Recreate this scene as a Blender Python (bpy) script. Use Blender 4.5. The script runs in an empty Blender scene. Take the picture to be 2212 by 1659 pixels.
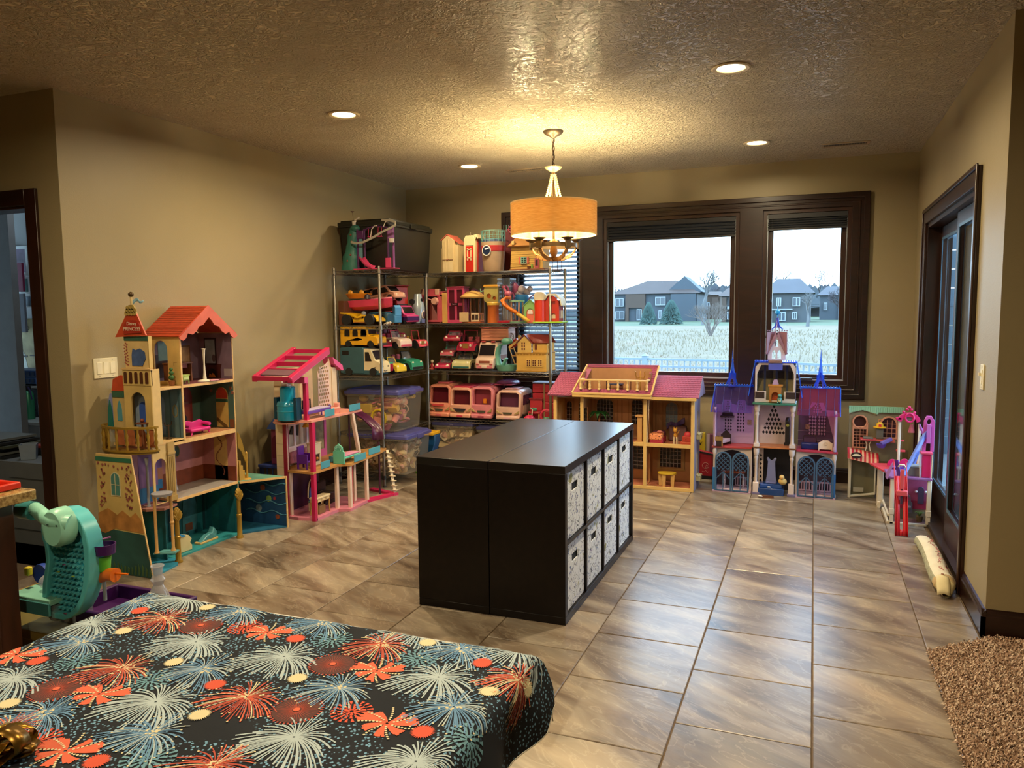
import bpy,math,random
from mathutils import Vector,Matrix
from mathutils.geometry import tessellate_polygon
R=math.radians
PI=math.pi
sc=bpy.context.scene
col=sc.collection

# ------------------------------------------------------------------ camera
FPX,YAW,PITCH,ROLL,EYE=1658.157,-0.374294,-0.0946354,-0.00968615,1.49504
_cy,_sy,_cp,_sp=math.cos(YAW),math.sin(YAW),math.cos(PITCH),math.sin(PITCH)
_f=Vector((_sy*_cp,_cy*_cp,_sp));_r=Vector((_cy,-_sy,0));_u=_r.cross(_f)
_r2=_r*math.cos(ROLL)+_u*math.sin(ROLL);_u2=_u*math.cos(ROLL)-_r*math.sin(ROLL)
CAMP=Vector((0,0,EYE))
cd=bpy.data.cameras.new('camera');cam=bpy.data.objects.new('camera',cd);col.objects.link(cam)
cd.sensor_fit='HORIZONTAL';cd.sensor_width=36;cd.lens=36*FPX/2212;cd.clip_start=.05;cd.clip_end=400
cam.matrix_world=Matrix(((_r2.x,_u2.x,-_f.x,0),(_r2.y,_u2.y,-_f.y,0),(_r2.z,_u2.z,-_f.z,EYE),(0,0,0,1)))
sc.camera=cam

def S(px,py,ax,v):
 """survey of the photograph: the point where the sight line of a pixel meets the plane X, Y or Z = v"""
 d=_r2*((px-1106)/FPX)-_u2*((py-829.5)/FPX)+_f
 i='xyz'.index(ax)
 return CAMP+d*((v-CAMP[i])/d[i])

# ------------------------------------------------------------------ world, lights, exposure
w=bpy.data.worlds.new('sky');sc.world=w;w.use_nodes=True
nt=w.node_tree;nt.nodes.clear()
wo=nt.nodes.new('ShaderNodeOutputWorld');bg=nt.nodes.new('ShaderNodeBackground')
tc=nt.nodes.new('ShaderNodeTexCoord');sx=nt.nodes.new('ShaderNodeSeparateXYZ');cr=nt.nodes.new('ShaderNodeValToRGB')
nz=nt.nodes.new('ShaderNodeTexNoise');mp=nt.nodes.new('ShaderNodeMapping');mx=nt.nodes.new('ShaderNodeMix');mx.data_type='RGBA'
mp.inputs['Scale'].default_value=(1,1,5);nz.inputs['Scale'].default_value=2.2;nz.inputs['Detail'].default_value=4
nt.links.new(tc.outputs['Generated'],mp.inputs[0]);nt.links.new(mp.outputs[0],nz.inputs['Vector'])
nt.links.new(tc.outputs['Generated'],sx.inputs[0]);nt.links.new(sx.outputs['Z'],cr.inputs[0])
cr.color_ramp.elements[0].position=0.0;cr.color_ramp.elements[0].color=(.58,.82,1,1)
cr.color_ramp.elements[1].position=0.7;cr.color_ramp.elements[1].color=(.30,.58,1,1)
e=cr.color_ramp.elements.new(.15);e.color=(.52,.78,1,1)
nt.links.new(nz.outputs['Fac'],mx.inputs[0]);nt.links.new(cr.outputs[0],mx.inputs[6]);mx.inputs[7].default_value=(.55,.79,1,1)
nt.links.new(mx.outputs[2],bg.inputs[0]);bg.inputs[1].default_value=7.5
nt.links.new(bg.outputs[0],wo.inputs[0])

def lamp(name,kind,loc,power,color,size=.1,spread=None,rot=None,shape='DISK',size_y=None):
 d=bpy.data.lights.new(name,kind);d.energy=power;d.color=color
 if kind=='AREA':
  d.shape=shape;d.size=size
  if size_y:d.size_y=size_y
  if spread:d.spread=R(spread)
 elif kind=='SPOT':
  d.spot_size=R(spread or 120);d.spot_blend=.6;d.shadow_soft_size=size
 else:d.shadow_soft_size=size
 o=bpy.data.objects.new(name,d);o.location=loc
 if rot:o.rotation_euler=rot
 col.objects.link(o);return o
WARM=(1,.80,.50)
CANS=[(-2.79,4.25),(-.433,4.25),(-.433,6.19),(-2.79,6.15)]
FILL_LAMPS=[(-2.79,2.0),(-.433,2.0),(-2.79,-.3),(-.433,-.3)]  # unseen lamps without fittings, added to brighten the near part of the room
for i,(x,y) in enumerate(CANS+FILL_LAMPS):
 lamp('recessed_or_fill_lamp','AREA',(x,y,2.725),(34,34,17,14)[i] if i<4 else 27,WARM,.11,168)
sc.view_settings.view_transform='Standard';sc.view_settings.look='None';sc.view_settings.exposure=0.32
sc.view_settings.gamma=1;sc.view_settings.use_curve_mapping=False
sc.cycles.max_bounces=8;sc.cycles.diffuse_bounces=4;sc.cycles.glossy_bounces=3;sc.cycles.transmission_bounces=6;sc.cycles.transparent_max_bounces=12
sc.cycles.use_denoising=True;sc.cycles.caustics_reflective=False;sc.cycles.caustics_refractive=False
sc.cycles.sample_clamp_indirect=4

# ------------------------------------------------------------------ materials
def lin(c):
 if isinstance(c,str):
  c=c.lstrip('#');c=[int(c[i:i+2],16)/255 for i in(0,2,4)]
  return tuple(x/12.92 if x<=.04045 else((x+.055)/1.055)**2.4 for x in c)
 return tuple(c)
_mats={}
def newmat(name):
 m=bpy.data.materials.new(name);m.use_nodes=True
 n=m.node_tree.nodes;return m,n,m.node_tree.links,n['Principled BSDF']
def M(c,rough=.45,metal=0,trans=0,alpha=1,var=.07,scale=14,emit=0,bump=0,coat=0):
 """plain coloured plastic, card, cloth or metal with a little procedural mottling"""
 k=(c,rough,metal,trans,alpha,var,scale,emit,bump,coat)
 if k in _mats:return _mats[k]
 m,n,l,b=newmat('paint_'+str(c).strip('#'))
 L=lin(c)
 b.inputs['Roughness'].default_value=rough;b.inputs['Metallic'].default_value=metal
 b.inputs['Transmission Weight'].default_value=trans;b.inputs['Alpha'].default_value=alpha
 b.inputs['Coat Weight'].default_value=coat
 if trans:b.inputs['IOR'].default_value=1.2
 t=n.new('ShaderNodeTexCoord');z=n.new('ShaderNodeTexNoise');z.inputs['Scale'].default_value=scale;z.inputs['Detail'].default_value=3
 l.new(t.outputs['Object'],z.inputs['Vector'])
 r=n.new('ShaderNodeValToRGB');l.new(z.outputs['Fac'],r.inputs[0])
 r.color_ramp.elements[0].position=.3;r.color_ramp.elements[1].position=.7
 r.color_ramp.elements[0].color=(*[x*(1-var) for x in L],1);r.color_ramp.elements[1].color=(*[min(1,x*(1+var)) for x in L],1)
 l.new(r.outputs[0],b.inputs['Base Color'])
 if emit:
  l.new(r.outputs[0],b.inputs['Emission Color']);b.inputs['Emission Strength'].default_value=emit
 if bump:
  z2=n.new('ShaderNodeTexNoise');z2.inputs['Scale'].default_value=scale*12;l.new(t.outputs['Object'],z2.inputs['Vector'])
  bp=n.new('ShaderNodeBump');bp.inputs['Strength'].default_value=bump;bp.inputs['Distance'].default_value=.002
  l.new(z2.outputs['Fac'],bp.inputs['Height']);l.new(bp.outputs[0],b.inputs['Normal'])
 _mats[k]=m;return m
def ramp(n,l,src,stops):
 r=n.new('ShaderNodeValToRGB');l.new(src,r.inputs[0]);el=r.color_ramp.elements
 while len(el)<len(stops):el.new(.5)
 for e,(p,c) in zip(el,stops):e.position=p;e.color=(*lin(c),1)
 return r
def noise(n,l,vec,scale,detail=4,rough=.5,dist=0):
 z=n.new('ShaderNodeTexNoise');z.inputs['Scale'].default_value=scale;z.inputs['Detail'].default_value=detail
 z.inputs['Roughness'].default_value=rough;z.inputs['Distortion'].default_value=dist
 l.new(vec,z.inputs['Vector']);return z
def bumpn(n,l,src,b,strength,dist):
 bp=n.new('ShaderNodeBump');bp.inputs['Strength'].default_value=strength;bp.inputs['Distance'].default_value=dist
 l.new(src,bp.inputs['Height']);l.new(bp.outputs[0],b.inputs['Normal']);return bp
def wallpaint(name,c1,c2):
 m,n,l,b=newmat(name);t=n.new('ShaderNodeTexCoord');g=t.outputs['Object']
 z=noise(n,l,g,1.3,3);r=ramp(n,l,z.outputs['Fac'],[(.3,c1),(.7,c2)]);l.new(r.outputs[0],b.inputs['Base Color'])
 z2=noise(n,l,g,160,2);bumpn(n,l,z2.outputs['Fac'],b,.35,.002);b.inputs['Roughness'].default_value=.5
 return m
WALL=wallpaint('wall_paint','#8f8260','#988a69')
def ceilpaint():
 m,n,l,b=newmat('ceiling_knockdown');t=n.new('ShaderNodeTexCoord');g=t.outputs['Object']
 z=noise(n,l,g,1.0,3);r=ramp(n,l,z.outputs['Fac'],[(.3,'#dccfb2'),(.7,'#e4d7bb')]);l.new(r.outputs[0],b.inputs['Base Color'])
 z2_=noise(n,l,g,20,4,.55,2.4);z2=ramp(n,l,z2_.outputs['Fac'],[(.40,'#000000'),(.47,'#c0c0c0'),(.53,'#d0d0d0'),(.60,'#ffffff')]);z3=noise(n,l,g,3,2)
 mm=n.new('ShaderNodeMath');mm.operation='MULTIPLY_ADD';l.new(z3.outputs['Fac'],mm.inputs[0]);mm.inputs[1].default_value=.25;l.new(z2.outputs[0],mm.inputs[2])
 bumpn(n,l,mm.outputs[0],b,1,.03);b.inputs['Roughness'].default_value=.3
 return m
CEIL=ceilpaint()
def woodmat(name,c1,c2,axis='z',rough=.35,scale=9):
 m,n,l,b=newmat(name);t=n.new('ShaderNodeTexCoord');p=n.new('ShaderNodeMapping')
 s={'x':(.12,1,1),'y':(1,.12,1),'z':(1,1,.12)}[axis];p.inputs['Scale'].default_value=s
 l.new(t.outputs['Object'],p.inputs[0]);z=noise(n,l,p.outputs[0],scale,6,.6,2.2)
 r=ramp(n,l,z.outputs['Fac'],[(.32,c1),(.68,c2)]);l.new(r.outputs[0],b.inputs['Base Color']);b.inputs['Roughness'].default_value=rough
 z2=noise(n,l,p.outputs[0],scale*8,3);bumpn(n,l,z2.outputs['Fac'],b,.12,.001)
 return m
TRIM=woodmat('dark_stained_wood','#1f0f09','#381c10','z',.3)
TRIMX=woodmat('dark_stained_wood_across','#180b07','#2c150c','x',.3)
TRIMY=woodmat('dark_stained_wood_along','#180b07','#2a140c','y',.25)
def glass(name='window_glass',tint=(1,1,1),milk=0):
 m,n,l,b=newmat(name);n.remove(b);o=n['Material Output']
 tr=n.new('ShaderNodeBsdfTransparent');gl=n.new('ShaderNodeBsdfGlossy');mxs=n.new('ShaderNodeMixShader');lw=n.new('ShaderNodeLayerWeight')
 tr.inputs[0].default_value=(*tint,1);gl.inputs['Roughness'].default_value=.03;pw=n.new('ShaderNodeMath');pw.operation='POWER';pw.inputs[1].default_value=3.5;ma=n.new('ShaderNodeMath');ma.operation='MULTIPLY_ADD'
 lw.inputs[0].default_value=.5;l.new(lw.outputs['Facing'],pw.inputs[0]);l.new(pw.outputs[0],ma.inputs[0]);ma.inputs[1].default_value=.55;ma.inputs[2].default_value=.04
 l.new(ma.outputs[0],mxs.inputs[0]);l.new(tr.outputs[0],mxs.inputs[1]);l.new(gl.outputs[0],mxs.inputs[2]);out=mxs
 if milk:
  df=n.new('ShaderNodeBsdfDiffuse');df.inputs[0].default_value=(.75,.75,.78,1);out=n.new('ShaderNodeMixShader');out.inputs[0].default_value=milk;l.new(mxs.outputs[0],out.inputs[1]);l.new(df.outputs[0],out.inputs[2])
 l.new(out.outputs[0],o.inputs[0]);return m
GLASS=glass()
CLEAR=glass('clear_plastic',(.96,.96,.98),.10)
CLEAR2=glass('clear_toy_plastic',(.9,.9,.94),.26)
DARKGLASS=glass('shaded_glass',(.30,.42,.5))
def tinted(c,a=.55,rough=.2):
 """thin see-through coloured plastic"""
 k=('tint',c,a,rough)
 if k in _mats:return _mats[k]
 m,n,l,b=newmat('clear_'+c.strip('#'));o=n['Material Output'];L=lin(c)
 b.inputs['Base Color'].default_value=(*L,1);b.inputs['Roughness'].default_value=rough
 tr=n.new('ShaderNodeBsdfTransparent');mxs=n.new('ShaderNodeMixShader')
 mxv=max(L);tr.inputs[0].default_value=(*[.35+.65*x/mxv for x in L],1)
 mxs.inputs[0].default_value=a;l.new(tr.outputs[0],mxs.inputs[1]);l.new(b.outputs[0],mxs.inputs[2]);l.new(mxs.outputs[0],o.inputs[0])
 _mats[k]=m;return m

# ------------------------------------------------------------------ mesh building
class MB:
 def __init__(s):s.v=[];s.f=[]
 def add(s,vs,fs):
  k=len(s.v);s.v+=[tuple(p) for p in vs];s.f+=[tuple(i+k for i in f) for f in fs];return s
 def box(s,x0,x1,y0,y1,z0,z1):
  if x0>x1:x0,x1=x1,x0
  if y0>y1:y0,y1=y1,y0
  if z0>z1:z0,z1=z1,z0
  return s.add([(x0,y0,z0),(x1,y0,z0),(x1,y1,z0),(x0,y1,z0),(x0,y0,z1),(x1,y0,z1),(x1,y1,z1),(x0,y1,z1)],
                     [(0,3,2,1),(4,5,6,7),(0,1,5,4),(1,2,6,5),(2,3,7,6),(3,0,4,7)])
 def bar(s,a,b,w,h=None,up=(0,0,1)):
  a=Vector(a);b=Vector(b);h=h or w;d=(b-a).normalized();u=Vector(up)
  if abs(d.dot(u))>.98:u=Vector((0,1,0))
  r=d.cross(u).normalized();u=r.cross(d)
  o=[r*(i*w/2)+u*(j*h/2) for i,j in((-1,-1),(1,-1),(1,1),(-1,1))]
  return s.add([a+q for q in o]+[b+q for q in o],[(0,1,2,3),(7,6,5,4),(0,4,5,1),(1,5,6,2),(2,6,7,3),(3,7,4,0)])
 def tube(s,pts,r,n=6,closed=False,r2=None):
  pts=[Vector(p) for p in pts];k=len(pts);rings=[];u=None
  for i,p in enumerate(pts):
   a=pts[i-1] if(i or closed) else pts[0];b=pts[(i+1)%k] if(i<k-1 or closed) else pts[-1]
   d=(b-a).normalized() if(b-a).length>1e-9 else Vector((0,0,1))
   if u is None:u=d.orthogonal().normalized()
   u=(u-d*u.dot(d));u=u.normalized() if u.length>1e-6 else d.orthogonal().normalized()
   vv=d.cross(u);rr=r if not r2 else r+(r2-r)*i/(k-1)
   if callable(r):rr=r(i/(k-1))
   rings.append([p+(u*math.cos(2*PI*j/n)+vv*math.sin(2*PI*j/n))*rr for j in range(n)])
  vs=[q for g in rings for q in g];fs=[]
  for i in range(k if closed else k-1):
   a=i*n;b=((i+1)%k)*n
   fs+=[(a+j,a+(j+1)%n,b+(j+1)%n,b+j) for j in range(n)]
  if not closed:fs+=[tuple(range(n))[::-1],tuple((k-1)*n+j for j in range(n))]
  return s.add(vs,fs)
 def lathe(s,prof,c=(0,0,0),n=16,axis='z',a0=0,a1=2*PI,sx=1,sy=1):
  full=abs(a1-a0)>2*PI-1e-3;m=n if full else n+1;vs=[];fs=[]
  for r,z in prof:
   for j in range(m):
    t=a0+(a1-a0)*j/n;x=r*math.cos(t)*sx;y=r*math.sin(t)*sy
    q={'z':(x,y,z),'y':(x,z,y),'x':(z,x,y)}[axis]
    vs.append((c[0]+q[0],c[1]+q[1],c[2]+q[2]))
  for i in range(len(prof)-1):
   for j in range(n):
    a=i*m+j;b=i*m+(j+1)%m;fs.append((a,b,b+m,a+m))
  if full and prof[0]!=prof[-1]:
   if prof[0][0]>1e-6:fs.append(tuple(range(m))[::-1])
   if prof[-1][0]>1e-6:fs.append(tuple((len(prof)-1)*m+j for j in range(m)))
  return s.add(vs,fs)
 def ball(s,c,r,n=10,m=6,sc_=(1,1,1)):
  return s.add(*_ball(c,r,n,m,sc_))
 def plate(s,outer,holes=(),a=0,b=.01,axis='y'):
  """flat plate with holes: 2-D outlines, thickness from a to b along the axis"""
  loops=[list(outer)]+[list(h) for h in holes]
  tr=tessellate_polygon([[Vector((p[0],p[1],0)) for p in L] for L in loops])
  P=[p for L in loops for p in L];N=len(P)
  mp_={'x':lambda p,t:(t,p[0],p[1]),'y':lambda p,t:(p[0],t,p[1]),'z':lambda p,t:(p[0],p[1],t)}[axis]
  vs=[mp_(p,a) for p in P]+[mp_(p,b) for p in P];fs=[]
  for t in tr:fs+=[tuple(t),tuple(i+N for i in reversed(t))]
  k=0
  for L in loops:
   q=len(L);fs+=[(k+i,k+(i+1)%q,k+(i+1)%q+N,k+i+N) for i in range(q)];k+=q
  return s.add(vs,fs)
 def grid(s,fn,nu,nv):
  vs=[fn(i/nu,j/nv) for j in range(nv+1) for i in range(nu+1)]
  return s.add(vs,[(j*(nu+1)+i,j*(nu+1)+i+1,(j+1)*(nu+1)+i+1,(j+1)*(nu+1)+i) for j in range(nv) for i in range(nu)])
 def loft(s,rings,cap=True):
  n=len(rings[0]);vs=[p for g in rings for p in g];fs=[]
  for i in range(len(rings)-1):
   fs+=[(i*n+j,i*n+(j+1)%n,(i+1)*n+(j+1)%n,(i+1)*n+j) for j in range(n)]
  if cap:fs+=[tuple(range(n))[::-1],tuple((len(rings)-1)*n+j for j in range(n))]
  return s.add(vs,fs)
 def xf(s,m,start=0):
  s.v[start:]=[tuple(m@Vector(p)) for p in s.v[start:]];return s
 def mv(s,x,y,z,start=0):return s.xf(Matrix.Translation((x,y,z)),start)
 def build(s,name,mat,parent=None,smooth=False,bevel=0,seg=2,solid=0):
  me=bpy.data.meshes.new(name);me.from_pydata(s.v,[],s.f);me.validate();me.update()
  import bmesh
  bm=bmesh.new();bm.from_mesh(me);bmesh.ops.recalc_face_normals(bm,faces=bm.faces);bm.to_mesh(me);bm.free()
  if smooth:
   me.polygons.foreach_set('use_smooth',[True]*len(me.polygons))
   if smooth!=2:me.set_sharp_from_angle(angle=R(38))
  me.materials.append(mat)
  o=bpy.data.objects.new(name,me);col.objects.link(o);o.parent=parent
  if solid:
   d=o.modifiers.new('thickness','SOLIDIFY');d.thickness=solid;d.offset=0
  if bevel:
   d=o.modifiers.new('bevel','BEVEL');d.width=bevel;d.segments=seg;d.limit_method='ANGLE';d.angle_limit=R(40)
   if not smooth:
    me.polygons.foreach_set('use_smooth',[True]*len(me.polygons));me.set_sharp_from_angle(angle=R(75))
  return o
def _ball(c,r,n,m,s_):
 vs=[(c[0],c[1],c[2]-r*s_[2])];fs=[]
 for i in range(1,m):
  t=-PI/2+PI*i/m
  for j in range(n):
   a=2*PI*j/n;vs.append((c[0]+r*s_[0]*math.cos(t)*math.cos(a),c[1]+r*s_[1]*math.cos(t)*math.sin(a),c[2]+r*s_[2]*math.sin(t)))
 vs.append((c[0],c[1],c[2]+r*s_[2]));k=len(vs)-1
 fs+=[(0,1+(j+1)%n,1+j) for j in range(n)]
 for i in range(m-2):
  a=1+i*n;fs+=[(a+j,a+(j+1)%n,a+n+(j+1)%n,a+n+j) for j in range(n)]
 a=1+(m-2)*n;fs+=[(a+j,a+(j+1)%n,k) for j in range(n)]
 return vs,fs
def bx(*a):return MB().box(*a)
def tag(o,label,cat=None,group=None,kind=None):
 if label:o['label']=label
 if cat:o['category']=cat
 if group:o['group']=group
 if kind:o['kind']=kind
 return o
def thing(name,label,cat,loc=(0,0,0),rz=0,group=None,rot=None,scale=None):
 o=bpy.data.objects.new(name,None);o.empty_display_size=.05;col.objects.link(o);o.location=loc
 o.rotation_euler=rot or(0,0,rz)
 if scale:o.scale=(scale,)*3 if not isinstance(scale,(tuple,list)) else scale
 return tag(o,label,cat,group)
def struct(o):o['kind']='structure';return o
def P(mb,name,mat,parent,**k):return mb.build(name,mat,parent,**k)
def rect(x0,x1,z0,z1):return[(x0,z0),(x1,z0),(x1,z1),(x0,z1)]
def arch(cx,w,z0,z1,n=8):
 """round-topped opening: bottom z0, top z1"""
 r=w/2;zc=z1-r
 return[(cx-r,z0),(cx+r,z0)]+[(cx+r*math.cos(PI*i/n),zc+r*math.sin(PI*i/n)) for i in range(n+1)]
def circ(cx,cz,r,n=14,rz=None):return[(cx+r*math.cos(2*PI*i/n),cz+(rz or r)*math.sin(2*PI*i/n)) for i in range(n)]
def gothic(cx,w,z0,z1):
 h=z1-z0;return[(cx-w/2,z0),(cx+w/2,z0),(cx+w/2,z0+h*.55),(cx+w*.3,z0+h*.82),(cx,z1),(cx-w*.3,z0+h*.82),(cx-w/2,z0+h*.55)]
def text(s,name,mat,parent,loc,size,rot,depth=.0006,label=None,sx=1):
 c=bpy.data.curves.new(name,'FONT');c.body=s;c.size=size;c.extrude=depth;c.align_x='CENTER';c.align_y='CENTER';c.resolution_u=2
 t=bpy.data.objects.new('tmp',c);col.objects.link(t)
 dg=bpy.context.evaluated_depsgraph_get();me=bpy.data.meshes.new_from_object(t.evaluated_get(dg));bpy.data.objects.remove(t);bpy.data.curves.remove(c)
 me.materials.clear();me.materials.append(mat);t=bpy.data.objects.new(name,me);col.objects.link(t)
 t.location=loc;t.rotation_euler=rot;t.parent=parent;t.scale=(sx,1,1)
 if label:t['label']=label
 return t
def copy_tree(o,parent=None):
 c=o.copy();col.objects.link(c);c.parent=parent
 for ch in list(o.children):copy_tree(ch,c)
 return c
# ================================================================== THE ROOM
XL,XR,YB,YL,YR,ZC=-3.926,.76,7.066,3.136,3.925,2.74
X0,X1,Y0=-7.2,3.2,-2.2
def wall(name,mb,mat=None):
 return struct(mb.build(name,mat or WALL))
WIN=[(-2.75,-2.04),(-1.85,-.62),(-.43,.28)];WZ0,WZ1=.84,2.34
T=.16
holes=[rect(a,b,WZ0,WZ1) for a,b in WIN]
wall('wall_back',MB().plate(rect(XL-T,XR+T,-.05,ZC),holes,YB,YB+T,'y'))
DY0,DY1,DZ=4.56,6.42,2.10
wall('wall_right',MB().plate([(YR+.001,-.05),(DY0,-.05),(DY0,DZ),(DY1,DZ),(DY1,-.05),(YB,-.05),(YB,ZC),(YR+.001,ZC)],[],XR,XR+T,'x'))
wall('wall_right_return',bx(XR+.0005,X1,YR,YR+T,-.05,ZC))
LX0,LX1,LZ=-5.05,-4.186,2.12
wall('wall_left',bx(XL-T,XL,YL+.001,YB,-.05,ZC))
wall('wall_left_return',MB().plate([(X0,-.05),(LX0,-.05),(LX0,LZ),(LX1,LZ),(LX1,-.05),(XL-.0005,-.05),(XL-.0005,ZC),(X0,ZC)],[],YL,YL+.13,'y'))
wall('wall_far_left',bx(X0-T,X0,Y0,YL,-.05,ZC))
wall('wall_far_right',bx(X1,X1+T,Y0,YR,-.05,ZC))
wall('wall_front',bx(X0,X1,Y0-T,Y0,-.05,ZC))
cm=MB()
cm.box(X0,X1,Y0,YL+.13,ZC,ZC+.1);cm.box(XL-.2,X1,YL+.13,YR,ZC,ZC+.1);cm.box(XL-.2,XR+.2,YR,YB+.2,ZC,ZC+.1)
struct(cm.build('ceiling',CEIL))
# ---- floor: grout bed with every near tile its own piece
def stonemat():
 m,n,l,b=newmat('stone_tile');t=n.new('ShaderNodeTexCoord');oi=n.new('ShaderNodeObjectInfo')
 ad=n.new('ShaderNodeVectorMath');ad.operation='MULTIPLY_ADD';l.new(oi.outputs['Random'],ad.inputs[0]);ad.inputs[1].default_value=(37,91,13);l.new(t.outputs['Object'],ad.inputs[2])
 rt=n.new('ShaderNodeVectorRotate');rt.rotation_type='Z_AXIS';l.new(ad.outputs[0],rt.inputs['Vector']);rt.inputs['Angle'].default_value=.45
 p=n.new('ShaderNodeMapping');p.inputs['Scale'].default_value=(1.5,4.6,1);l.new(rt.outputs[0],p.inputs[0])
 z=noise(n,l,p.outputs[0],.9,7,.55,1.3);z2=noise(n,l,p.outputs[0],1.1,4,.5,.8)
 r1=ramp(n,l,z.outputs['Fac'],[(.28,'#544639'),(.43,'#7d6f60'),(.55,'#978c7d'),(.70,'#b5a893')])
 r2=ramp(n,l,z2.outputs['Fac'],[(.35,'#9a8062'),(.52,'#a89c8c'),(.7,'#8a8684')])
 mx_=n.new('ShaderNodeMix');mx_.data_type='RGBA';mx_.blend_type='MULTIPLY';mx_.inputs[0].default_value=.55
 l.new(r1.outputs[0],mx_.inputs[6]);l.new(r2.outputs[0],mx_.inputs[7])
 w1=n.new('ShaderNodeTexNoise');w1.inputs['Scale'].default_value=1.5;w1.inputs['Distortion'].default_value=2.6;w1.inputs['Detail'].default_value=5;l.new(p.outputs[0],w1.inputs['Vector'])
 v=ramp(n,l,w1.outputs['Fac'],[(.47,'#000000'),(.5,'#ffffff'),(.52,'#000000')])
 mg=n.new('ShaderNodeMix');mg.data_type='RGBA';fm=n.new('ShaderNodeMath');fm.operation='MULTIPLY';fm.inputs[1].default_value=.16
 l.new(v.outputs[0],fm.inputs[0]);l.new(fm.outputs[0],mg.inputs[0]);l.new(mx_.outputs[2],mg.inputs[6]);mg.inputs[7].default_value=(*lin('#c9bda6'),1)
 hs=n.new('ShaderNodeHueSaturation');mr=n.new('ShaderNodeMapRange');l.new(oi.outputs['Random'],mr.inputs[0]);mr.inputs[3].default_value=1.1;mr.inputs[4].default_value=1.42
 l.new(mr.outputs[0],hs.inputs['Value']);l.new(mg.outputs[2],hs.inputs['Color']);l.new(hs.outputs[0],b.inputs['Base Color'])
 b.inputs['Roughness'].default_value=.3;b.inputs['Specular IOR Level'].default_value=.6
 z3=noise(n,l,p.outputs[0],5,5);bumpn(n,l,z3.outputs['Fac'],b,.3,.003)
 return m
STONE=stonemat()
fl=bx(X0,X1,Y0,YB+T,-.08,-.004);fl.box(XL-2.6,XL,YL,YB,-.08,-.004)
floor=struct(fl.build('floor',M('#5d4a33',.9)))
TW,TD,G=.4667,.4447,.005
tile_me=None
random.seed(4)
xa=.0315
def add_tile(x0,x1,y0,y1):
 global tile_me
 if x1-x0<.03 or y1-y0<.03:return
 full=abs(x1-x0-TW)<1e-4 and abs(y1-y0-TD)<1e-4
 if full and tile_me:o=bpy.data.objects.new('tile',tile_me);col.objects.link(o)
 else:
  hx,hy=(x1-x0)/2-G/2,(y1-y0)/2-G/2;c=.0025
  mb=MB();mb.add([(-hx,-hy,-.01),(hx,-hy,-.01),(hx,hy,-.01),(-hx,hy,-.01),(-hx,-hy,-.002),(hx,-hy,-.002),(hx,hy,-.002),(-hx,hy,-.002),
                           (-hx+c,-hy+c,0),(hx-c,-hy+c,0),(hx-c,hy-c,0),(-hx+c,hy-c,0)],
                          [(8,9,10,11)]+[(i,(i+1)%4,4+(i+1)%4,4+i) for i in range(4)]+[(4+i,4+(i+1)%4,8+(i+1)%4,8+i) for i in range(4)])
  o=mb.build('tile',STONE)
  if full:tile_me=o.data
 o.location=((x0+x1)/2,(y0+y1)/2,random.uniform(-.0004,.0004));o.parent=floor
far=MB()
for i in range(-12,8):
 a,b_=xa+i*TW,xa+(i+1)*TW
 off=3.3585+(0 if i%2==0 else TD/2)
 for j in range(-14,10):
  y0,y1=off+j*TD,off+(j+1)*TD
  x0,x1=a,b_
  if y1>YB:y1=YB
  if y0<YB and y1>YR and x0<XR<x1:x1=XR-.02
  if y1>YR and x0>=XR:continue
  if y1>YL+.2 and x1<XL:continue
  if x0<XL<x1 and y1>YL+.1:x0=XL
  if y1<1.2 or x1<-5.5 or x0>1.5:continue
  add_tile(x0,x1,y0,y1)
# ---- baseboards
def baseboard(name,a,b,nrm,mat):
 """profiled board along a->b on the wall whose room side is nrm"""
 a=Vector((*a,0));b=Vector((*b,0));nn=Vector((*nrm,0));pr=[(0,.0),(.018,.0),(.018,.095),(.013,.103),(.013,.112),(.007,.122),(.0,.128)]
 mb=MB();r1=[a+nn*p+Vector((0,0,z)) for p,z in pr];r2=[b+nn*p+Vector((0,0,z)) for p,z in pr]
 mb.loft([r1,r2]);return struct(mb.build(name,mat))
baseboard('baseboard_right',(XR,YR-.018),(XR,DY0-.10),(-1,0),TRIMY)
baseboard('baseboard_right_return',(XR-.018,YR),(X1,YR),(0,-1),TRIMX)
baseboard('baseboard_back',(XL,YB),(XR,YB),(0,-1),TRIMX)
baseboard('baseboard_left',(XL,YL-.018),(XL,YB),(1,0),TRIMY)
baseboard('baseboard_left_return',(LX1+.1,YL),(XL+.018,YL),(0,-1),TRIMX)
baseboard('baseboard_front',(X0,Y0),(X1,Y0),(0,1),TRIMX)
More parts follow.
